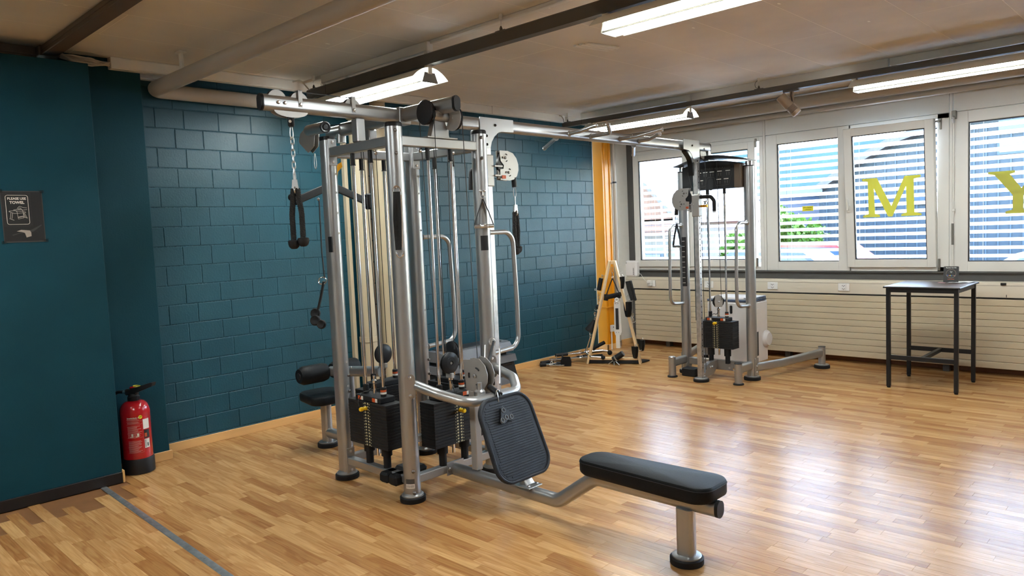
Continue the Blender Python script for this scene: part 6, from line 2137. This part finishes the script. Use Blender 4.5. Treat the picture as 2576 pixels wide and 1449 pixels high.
block(s1_, 'foot', 5.32, 5.62, 0.0, 0.08, 0.10, 0.45, 'step_grey', 0.012)
block(s1_, 'foot', 4.55, 4.85, 0.0, 0.08, 0.10, 0.45, 'step_grey', 0.012)
block(s1_, 'riser', 5.30, 5.60, 0.08, 0.215, 0.11, 0.44, 'step_black', 0.02)
block(s1_, 'riser', 4.57, 4.87, 0.08, 0.215, 0.11, 0.44, 'step_black', 0.02)
part('deck', MB().box(0.10, 0.44, 4.62, 5.55, 0.19, 0.225, 0.012), 'step_black', s1_)
block(s2_, 'foot', 5.33, 5.60, 0.226, 0.300, 0.11, 0.45, 'step_grey', 0.012)
block(s2_, 'foot', 4.57, 4.84, 0.226, 0.300, 0.11, 0.45, 'step_grey', 0.012)
part('core', MB().box(0.14, 0.40, 4.66, 5.50, 0.226, 0.37, 0.01), 'step_black', s2_)
part('deck', MB().sweep([(0.27, 4.60, 0.40), (0.27, 5.545, 0.40)], [(-0.19, -0.06), (-0.16, 0.0), (-0.14, 0.032), (-0.10, 0.042), (0.10, 0.042), (0.14, 0.032), (0.16, 0.0), (0.19, -0.06)]), 'step_grey', s2_)
part('mat', MB().box(0.17, 0.37, 4.68, 5.46, 0.4425, 0.449, 0.003), 'step_black', s2_)
# ------------------------------------------------------------------ wooden A-frame rack with attachments
AL, AR, AP = Vector((0.42, 6.81, 0)), Vector((1.0, 7.115, 0)), Vector((0.725, 6.965, 1.20))
fd = (AR - AL).normalized()             # along the frame
fn = Vector((fd.y, -fd.x, 0))           # towards the room
af = thing('rack', 'pine A-frame rack hung with black cable grips in the corner', 'rack', tuple((AL + AR) / 2))
LB, LT = AL + fd * 0.02, AP - fd * 0.028
part('board', MB().sweep([LB, LT], rrect(0.024, 0.10, 0.002, 1), up=tuple(fn)), 'pine', af)
RB_, RT_ = AR - fd * 0.02, AP + fd * 0.03
part('board', MB().sweep([RB_, RT_], rrect(0.024, 0.10, 0.002, 1), up=tuple(fn)), 'pine', af)
part('foot_bar', MB().sweep([LB + Z1 * 0.058 + fd * 0.03, RB_ + Z1 * 0.058 - fd * 0.03], rrect(0.07, 0.026, 0.002, 1)), 'pine', af)
part('foot_mat', MB().sweep([LB + Z1 * 0.022 + fd * 0.02, RB_ + Z1 * 0.022 - fd * 0.02], rrect(0.07, 0.03, 0.002, 1)), 'black_rubber', af)
part('apex_block', MB().prism([(-0.05, -0.03), (0.05, -0.03), (0.035, 0.012), (-0.035, 0.012)], AP - fn * 0.02 - Z1 * 0.01, fd, Z1, -0.03), 'pine', af)
def onL(t, off=0.0, out=0.0):
    return LB.lerp(LT, t) - fd * (0.012 + off) + fn * out
def onR(t, off=0.0, out=0.0):
    return RB_.lerp(RT_, t) + fd * (0.012 + off) + fn * out
for t in (0.86, 0.70, 0.52, 0.28):
    part('hook', MB().tube([onL(t), onL(t, 0.035), onL(t, 0.045) + Z1 * 0.015], 0.003, 6, 0.008), 'steel', af)
for t in (0.88, 0.78, 0.66, 0.56, 0.40, 0.13):
    part('hook', MB().tube([onR(t), onR(t, 0.035), onR(t, 0.045) + Z1 * 0.015], 0.003, 6, 0.008), 'steel', af)


def hung_thing(name, label, cat, p):
    return thing(name, label, cat, tuple(p))


# grips on the left board
p = onL(0.86, 0.04)
h_ = hung_thing('cable_grip', 'black foam tube grip at the top outside of the rack near the brick wall', 'grip', p)
part('ring', carabiner(p + Z1 * 0.005, 0.04, fd, w=0.012), 'steel', h_)
part('sleeve', MB().cyl(p - Z1 * 0.03 - fd * 0.012, p - Z1 * 0.17 - fd * 0.045, 0.026, n=16), 'black_rubber', h_)
part('end_ring', MB().ring(p - Z1 * 0.16 - fd * 0.085, fn, 0.010, 0.003, 14, 6), 'steel', h_)
p = onL(0.68, 0.035)
h_ = hung_thing('cable_grip', 'chrome chain grip with a black ball halfway up the rack', 'grip', p)
part('chain', merge(*chain(p, 4, 0.03, 0.008, 0.0028)), 'chrome', h_)
part('ball', MB().ball(p - Z1 * 0.15 - fd * 0.012, 0.030, 16, 10), 'black_rubber', h_)
p = onL(0.50, 0.035)
h_ = hung_thing('cable_grip', 'black bell-shaped rope grip low on the outside of the rack', 'grip', p)
part('chain', merge(*chain(p, 3, 0.03, 0.008, 0.0028)), 'chrome', h_)
part('bell', MB().lathe([(0.018, 0), (0.025, 0.03), (0.034, 0.07), (0.05, 0.12), (0.054, 0.14), (0.05, 0.148), (0.0, 0.14)], p - Z1 * 0.085 - fd * 0.005, (-0.45, -0.2, -0.88), 20), 'black_rubber', h_)
p = onL(0.26, 0.03)
h_ = hung_thing('cable_bar', 'bent chrome bar leaning against the left foot of the rack', 'bar', p)
q0 = p + Z1 * 0.02
part('chain', merge(*chain(q0 + Z1 * 0.06, 3, 0.03, 0.008, 0.003)), 'chrome', h_)
part('bar', MB().tube([q0 - Z1 * 0.02, q0 - Z1 * 0.20 - fd * 0.06, q0 - Z1 * 0.245 + fd * 0.01 + fn * 0.05, q0 - Z1 * 0.25 + fd * 0.14 + fn * 0.06], 0.012, 12, 0.03), 'chrome', h_)
part('ball_end', MB().ball(q0 - Z1 * 0.252 + fd * 0.155 + fn * 0.06, 0.026, 14, 8), 'black_rubber', h_)
# strap handle in the middle
hc = AP - Z1 * 0.10 + fn * 0.012
h_ = stirrup('rope_handle', 'black webbing triangle handle hanging inside the top of the rack', tuple(hc - Z1 * 0.10), tuple((fd + fn * 0.4).normalized()), 0.22, 0.19, 'black_rubber', grp=None)
part('snap_hook', carabiner(hc + Z1 * 0.03, 0.075, fd, w=0.014), 'chrome', h_)
part('snap_hook', carabiner(hc - Z1 * 0.035, 0.055, fn, w=0.012), 'chrome', h_)
part('grip_roll', MB().cyl(hc - Z1 * 0.325 - fd * 0.085 - fn * 0.03, hc - Z1 * 0.285 + fd * 0.09 + fn * 0.03, 0.028, n=14).cyl(hc - Z1 * 0.36 - fd * 0.09 - fn * 0.03, hc - Z1 * 0.29 - fd * 0.08 - fn * 0.03, 0.026, n=14), 'black_rubber', h_)
# cream sling on the right inside
wc = onR(0.60, -0.10, 0.05)
h_ = hung_thing('white_sling', 'white ladder-shaped plastic sling with black slots on the rack', 'sling', wc)
SL = fillet([wc + Z1 * 0.0, wc + Z1 * 0.0], 0)
ww = fd
part('frame', MB().prism([(-0.035, 0.0), (-0.02, 0.035), (0.02, 0.035), (0.035, 0.0), (0.045, -0.34), (0.03, -0.38), (-0.03, -0.38), (-0.04, -0.34)], wc, ww, Z1, -0.018), 'white_plain', h_)
part('slot', MB().box(-0.017, 0.017, -0.0005, 0.0005, -0.31, -0.065, 0, Matrix(((ww.x, fn.x, 0, wc.x + fn.x * 0.0195), (ww.y, fn.y, 0, wc.y + fn.y * 0.0195), (0, 0, 1, wc.z), (0, 0, 0, 1)))), 'seal_black', h_)
part('top_loop', MB().ring(wc + Z1 * 0.03 + fn * 0.008, fn, 0.022, 0.006, 18, 6), 'white_plain', h_)
part('tongue', MB().sweep([wc - Z1 * 0.36 + fn * 0.01, wc - Z1 * 0.45 + fn * 0.015, wc - Z1 * 0.53 + fn * 0.01], rrect(0.045, 0.006, 0.002, 1), up=tuple(fn)), 'white_metal', h_)
for s in (-1, 1):
    for dz in (-0.01, -0.345):
        part('rivet', MB().cyl(wc + ww * 0.014 * s + Z1 * dz + fn * 0.018, wc + ww * 0.014 * s + Z1 * dz + fn * 0.0205, 0.004, n=10), 'grey_ledge', h_)
# black cups and rope on the right board
def cup(name, label, p, w, h, d):
    t = hung_thing(name, label, 'grip', p)
    U2 = (fd * 0.55 + fn * 0.84).normalized()
    N2 = U2.cross(Z1)
    ol2 = [(-w / 2, 0), (w / 2, 0.01), (w / 2 * 0.98, -h * 0.35), (w * 0.3, -h * 0.85), (w * 0.12, -h), (-w * 0.15, -h * 0.97), (-w * 0.4, -h * 0.55)]
    part('pad', MB().prism(ol2, p, U2, Z1, d), 'black_vinyl', t)
    part('trim_edge', MB().tube([p + U2 * a + Z1 * b for a, b in ol2], 0.003, 5, closed=True), 'grey_ledge', t)
    part('ring', carabiner(p + Z1 * 0.03, 0.035, U2, w=0.010), 'chrome', t)
    return t


cup('ankle_cuff', 'black padded cuff hanging highest on the window side of the rack', onR(0.84, 0.035, 0.03), 0.10, 0.13, 0.03)
cup('ankle_cuff', 'larger black padded cuff hanging below the braided strap on the rack', onR(0.60, 0.04, 0.03), 0.13, 0.17, 0.045)
cup('ankle_cuff', 'black padded cuff low on the window side of the rack', onR(0.17, -0.01, 0.055), 0.115, 0.13, 0.03)
cup('ankle_cuff', 'black padded cuff sticking out behind the right foot of the rack', onR(0.22, 0.07, -0.04), 0.11, 0.12, 0.03)
p = onR(0.80, 0.075, 0.0)
h_ = hung_thing('braided_strap', 'black braided strap hanging along the window side of the rack', 'strap', p)
part('strap', MB().sweep([p, p - Z1 * 0.10 + fd * 0.02, p - Z1 * 0.22 + fd * 0.055], rrect(0.05, 0.014, 0.004, 2), up=tuple(fn)), 'webbing', h_)
part('rope', rope_strand(MB(), [p + fd * 0.035, p - Z1 * 0.22 + fd * 0.085], 0.016, 6, 3, 0.010), 'rope_black', h_)
p = onR(0.44, 0.03, 0.02)
h_ = hung_thing('hook_chain', 'short chrome chain hanging on the lower right board of the rack', 'chain', p)
part('chain', merge(*chain(p + Z1 * 0.06, 4, 0.032, 0.009, 0.003)), 'chrome', h_)
# things on the floor around the rack
h_ = thing('speaker_grip', 'small black handle on a steel tripod standing before the rack', 'grip', (0.77, 6.93, 0))
b0 = Vector((0.745, 6.90, 0.055))
part('barrel', MB().cyl(b0, b0 + Vector((0.10, 0.05, 0.075)), 0.034, n=20), 'black_rubber', h_)
part('collar', MB().lathe([(0.036, 0), (0.038, 0.004), (0.038, 0.012), (0.036, 0.014)], b0 + Vector((0.02, 0.01, 0.015)), (0.10, 0.05, 0.075), 20), 'steel', h_)
part('cap', MB().cyl(b0 + Vector((0.10, 0.05, 0.075)), b0 + Vector((0.106, 0.053, 0.0795)), 0.032, n=20), 'step_grey', h_)
for (dx, dy) in ((0.05, -0.055), (0.10, -0.02), (-0.05, -0.03)):
    part('leg', MB().tube([b0 + Vector((0.01, 0, 0)), b0 + Vector((dx, dy, -0.05))], 0.005, 8), 'steel', h_)
h_ = thing('foam_mat', 'flat black mat lying by the right foot of the rack', 'mat', (0.88, 7.2, 0))
part('mat', MB().box(0.74, 0.98, 7.15, 7.30, 0.0, 0.016, 0.004), 'black_rubber', h_)
BAR = [((0.06, 6.42, 0.03), (0.30, 6.95, 0.05), 0.014, 'long chrome curl bar lying along the skirting of the brick wall', 'chrome'),
       ((0.10, 6.36, 0.02), (0.24, 6.55, 0.02), 0.015, 'chrome bar with black foam end lying nearest the aerobic steps', 'chrome'),
       ((0.14, 6.62, 0.045), (0.44, 7.08, 0.05), 0.013, 'chrome bar lying across the heap towards the rack', 'chrome'),
       ((0.05, 6.70, 0.08), (0.34, 7.20, 0.085), 0.012, 'chrome bar on top of the heap against the brick wall', 'chrome')]
for (a, b, r, lbx, mt) in BAR:
    a, b = Vector(a), Vector(b)
    h_ = thing('pull_bar', lbx, 'bar', tuple((a + b) / 2), group='bars heaped on the floor')
    m_ = (a + b) / 2
    sd_ = (b - a).cross(Z1).normalized()
    part('bar', MB().tube([a, a.lerp(b, 0.25), m_ + sd_ * 0.05 + Z1 * 0.005, a.lerp(b, 0.75), b], r, 12, 0.06), mt, h_)
    part('foam', MB().cyl(a - (b - a).normalized() * 0.01, a.lerp(b, 0.25), r + 0.008, n=14), 'black_rubber', h_)
    part('foam', MB().cyl(a.lerp(b, 0.80), b + (b - a).normalized() * 0.01, r + 0.008, n=14), 'black_rubber', h_)
    part('eye', MB().ring(m_ + sd_ * 0.05 + Z1 * (r + 0.012), sd_, 0.014, 0.004, 16, 6), 'steel', h_)
h_ = thing('row_grip', 'chrome double row grip lying at the front of the heap', 'grip', (0.25, 6.47, 0))
G0 = Vector((0.20, 6.40, 0.014)); gd = Vector((0.75, 0.66, 0)).normalized(); gp = Vector((-0.66, 0.75, 0))
part('grip', MB().cyl(G0, G0 + gd * 0.17, 0.013, n=14), 'chrome', h_)
part('grip', MB().cyl(G0 + gp * 0.11 + Z1 * 0.05, G0 + gp * 0.11 + Z1 * 0.05 + gd * 0.17, 0.013, n=14), 'chrome', h_)
for k in (0.03, 0.14):
    part('cross_rod', MB().tube([G0 + gd * k, G0 + gd * k + gp * 0.11 + Z1 * 0.05], 0.006, 8), 'chrome', h_)
part('eye', MB().ring(G0 + gd * 0.085 + gp * 0.13 + Z1 * 0.07, gd, 0.018, 0.004, 18, 6), 'steel', h_)
h_ = thing('strap_pad', 'black padded strap standing in the heap of bars', 'strap', (0.30, 6.60, 0))
part('pad', MB().prism([(-0.06, 0.0), (0.06, 0.0), (0.065, 0.05), (0.05, 0.105), (-0.03, 0.11), (-0.06, 0.07)], (0.33, 6.54, 0.004), gd, Z1, 0.03), 'black_vinyl', h_)
part('tongue', MB().sweep([(0.33, 6.55, 0.06), (0.27, 6.55, 0.08), (0.23, 6.60, 0.09)], rrect(0.02, 0.05, 0.006, 2)), 'webbing', h_)
h_ = thing('tricep_bar', 'chrome and black bar end poking out behind the left foot of the rack', 'bar', (0.42, 7.1, 0))
part('bar', MB().tube([(0.28, 6.95, 0.10), (0.44, 7.10, 0.11), (0.50, 7.13, 0.10)], 0.016, 12, 0.03), 'chrome', h_)
part('foam', MB().cyl((0.36, 7.02, 0.14), (0.43, 7.16, 0.20), 0.022, n=14), 'black_rubber', h_)
part('ball_end', MB().ball((0.52, 7.14, 0.085), 0.03, 14, 8), 'black_rubber', h_)
# ------------------------------------------------------------------ outside: yard, buildings, hedge, cars
GZ = -0.5
struct('ground_outside', MB().box(-90, 90, 9.2, 200, GZ - 0.2, GZ), 'asphalt', 'grey yard outside the windows')


def facade_windows(parent, xs, zs, y, w, h, mat='pane_far'):
    for x in xs:
        for z in zs:
            f_ = part('window', MB().box(x, x + w, y - 0.06, y, z, z + h), 'facade_rib', parent)
            part('pane', MB().box(x + 0.08, x + w - 0.08, y - 0.075, y - 0.055, z + 0.08, z + h - 0.08), mat, f_)


wh = thing('warehouse', 'large grey ribbed warehouse with a sloping dark roof edge opposite the windows', 'building', (0, 34, GZ))
wy = 34.0
RL = [(-9.6, 2.1), (-7.3, 2.87), (-5.67, 3.9), (-4.3, 4.6), (-2.9, 4.98), (-1.5, 5.28), (12.0, 6.6)]
part('wall', MB().prism([(-9.6, GZ), (12.0, GZ)] + RL[::-1], (0, wy, 0), X1, Z1, -9.0), 'facade_grey', wh)
part('roof', MB().sweep([(x, wy + 4.3, z + 0.10) for x, z in RL], [(-5.0, -0.16), (5.0, -0.16), (5.0, 0.12), (-5.0, 0.12)]), 'roof_grey', wh)
for k in range(52):
    x = -9.2 + k * 0.41
    top = RL[0][1]
    for (xa, za), (xb, zb) in zip(RL, RL[1:]):
        if xa <= x <= xb:
            top = za + (zb - za) * (x - xa) / (xb - xa)
    part('rib', MB().box(x, x + 0.05, wy - 0.05, wy, GZ, top - 0.3), 'facade_rib', wh)
facade_windows(wh, [-5.4, -3.6], [2.0], wy - 0.05, 0.7, 0.5)
facade_windows(wh, [-0.6, 1.6, 3.8], [3.75], wy - 0.05, 1.9, 0.55)
for k in range(6):
    part('solar_panel', MB().box(-0.55 + 0.95 * k, 0.30 + 0.95 * k, wy - 0.12, wy - 0.05, 4.55, 5.05), 'solar_blue', wh)
dh = thing('dark_shed', 'dark blue shed with pale roof band behind the far cable column', 'building', (-8, 27, GZ))
part('wall', MB().box(-10.4, -6.3, 27.0, 31.0, GZ, 2.55), 'facade_dark', dh)
part('roof_band', MB().box(-10.5, -6.2, 26.9, 31.1, 2.55, 2.8), 'facade_rib', dh)
part('sign', MB().box(-7.7, -7.3, 26.9, 27.0, 2.2, 2.45), 'car_red', dh)
facade_windows(dh, [-10.0, -8.6], [0.9], 26.98, 0.9, 0.6)
ho = thing('house', 'house with brown tiled gable roof seen through the corner window', 'house', (-6.5, 17, GZ))
part('wall', MB().box(-8.5, -4.6, 17.0, 22.0, GZ, 1.75), 'house_wall', ho)
part('roof', MB().prism([(-8.8, 1.5), (-6.5, 3.9), (-4.25, 1.62), (-4.25, 1.75), (-6.5, 4.05), (-8.8, 1.65)], (0, 16.6, 0), X1, Z1, -5.6), 'roof_grey', ho)
part('gable', MB().prism([(-8.4, 1.7), (-4.6, 1.7), (-6.5, 3.8)], (0, 17.0, 0), X1, Z1, -4.8), 'roof_tile', ho)
for k in range(6):
    part('tile_course', MB().box(-8.6, -4.3, 16.45 - 0.06 * k, 16.62, 1.66 - 0.055 * k, 1.70 - 0.055 * k), 'roof_tile', ho)
facade_windows(ho, [-7.6, -5.6], [0.0], 16.98, 0.7, 0.9)
la = thing('ladder', 'white metal ladder leaning outside the corner window', 'ladder', (-2.9, 14, GZ))
for dx in (0.0, 0.30):
    part('rail', MB().tube([(-3.45 + dx, 14.6, 2.1), (-2.85 + dx, 13.9, GZ)], 0.022, 8), 'white_metal', la)
for k in range(10):
    t = k / 10
    part('rung', MB().tube([(-3.45 + 0.6 * t, 14.6 - 0.7 * t, 2.1 - 2.6 * t), (-3.15 + 0.6 * t, 14.6 - 0.7 * t, 2.1 - 2.6 * t)], 0.012, 6), 'white_metal', la)


def blob_bush(name, label, cat, c, rx, ry, rz, n, seed, trunk=0.0):
    t = thing(name, label, cat, (c[0], c[1], GZ))
    rg = random.Random(seed)
    mb = MB()
    for _ in range(n):
        a, b = rg.uniform(0, 2 * PI), rg.uniform(-1, 1)
        rr_ = rg.random() ** 0.4
        s = math.sqrt(1 - b * b)
        p = Vector((c[0] + rx * rr_ * s * math.cos(a), c[1] + ry * rr_ * s * math.sin(a), c[2] + rz * rr_ * b))
        d = Vector((rg.uniform(-1, 1), rg.uniform(-1, 1), rg.uniform(-1, 1))).normalized()
        x, y, _z = frame_of(d)
        l = rg.uniform(0.10, 0.2)
        mb.add([p, p + x * l * 0.5 + y * l * 0.3, p + y * l, p - x * l * 0.5 + y * l * 0.3], [(0, 1, 2, 3)])
    part('foliage', mb, 'hedge_green', t, kind='stuff')
    if trunk:
        part('trunk', MB().cyl((c[0], c[1], GZ), (c[0], c[1], c[2]), trunk, trunk * 0.6, n=8), 'bark', t)


blob_bush('hedge', 'bright green hedge behind the far cable column outside', 'hedge', (-5.2, 24.0, 1.05), 1.9, 0.5, 0.75, 2600, 1, 0.06)
blob_bush('tree', 'small green tree standing beyond the hedge', 'tree', (-5.9, 25.6, 1.75), 0.55, 0.5, 0.6, 700, 2, 0.05)
blob_bush('bush', 'low green bush beside the tiled house', 'bush', (-3.7, 18.6, 0.75), 0.4, 0.4, 0.6, 400, 3, 0.04)
hl = thing('hillside', 'distant green wooded hillside under the sky', 'hill', (-60, 150, GZ))
hp = [(-150, -5)]
for k in range(21):
    t = k / 20
    hp.append((-150 + 150 * t, 9 + 12 * math.sin(PI * t * 0.9 + 0.3) + 2 * math.sin(9 * t)))
hp.append((0, -5))
part('slope', MB().prism(hp, (0, 170, 0), X1, Z1, -12), 'hill_green', hl)


def car(label, x, y, rz, mat):
    t = thing('car', label, 'car', (x, y, GZ), rz, group='parked cars')
    M = Matrix.Translation((x, y, GZ)) @ Matrix.Rotation(rz, 4, 'Z')
    body = [(-2.1, 0.25), (2.1, 0.25), (2.15, 0.6), (1.9, 0.82), (1.1, 0.92), (0.5, 1.38), (-1.1, 1.42), (-1.8, 0.98), (-2.15, 0.9)]
    part('body', MB().prism(body, (0, -0.85, 0), X1, Z1, -1.7, M), mat, t)
    part('side_glass', MB().prism([(0.95, 0.94), (0.45, 1.32), (-1.05, 1.35), (-1.55, 0.98)], (0, -0.86, 0), X1, Z1, -1.72, M), 'pane_far', t)
    for wx in (-1.3, 1.35):
        for wy_ in (-0.87, 0.67):
            part('wheel', MB().cyl((wx, wy_, 0.31), (wx, wy_ + 0.2, 0.31), 0.31, n=18, M=M), 'tyre', t)
    return t


car('dark red car parked across the yard behind the cable column', -2.0, 20.6, 0.05, 'car_red')
car('blue car parked beside the ladder outside', -1.2, 16.4, 0.1, 'car_blue')
car('silver car parked outside below the letter Y', 4.6, 14.5, 0.0, 'car_silver')
rl_ = thing('railing', 'white metal railing outside below the second window', 'railing', (0, 14, GZ))
part('top_bar', MB().tube([(-3.0, 13.0, 0.62), (3.0, 11.6, 0.92)], 0.025, 8), 'white_metal', rl_)
part('low_bar', MB().tube([(-3.0, 13.0, 0.2), (3.0, 11.6, 0.5)], 0.02, 8), 'white_metal', rl_)
for k in range(7):
    x = -3.0 + k
    part('post', MB().tube([(x, 13.0 - 0.233 * k, GZ), (x, 13.0 - 0.233 * k, 0.62 + 0.05 * k)], 0.02, 8), 'white_metal', rl_)
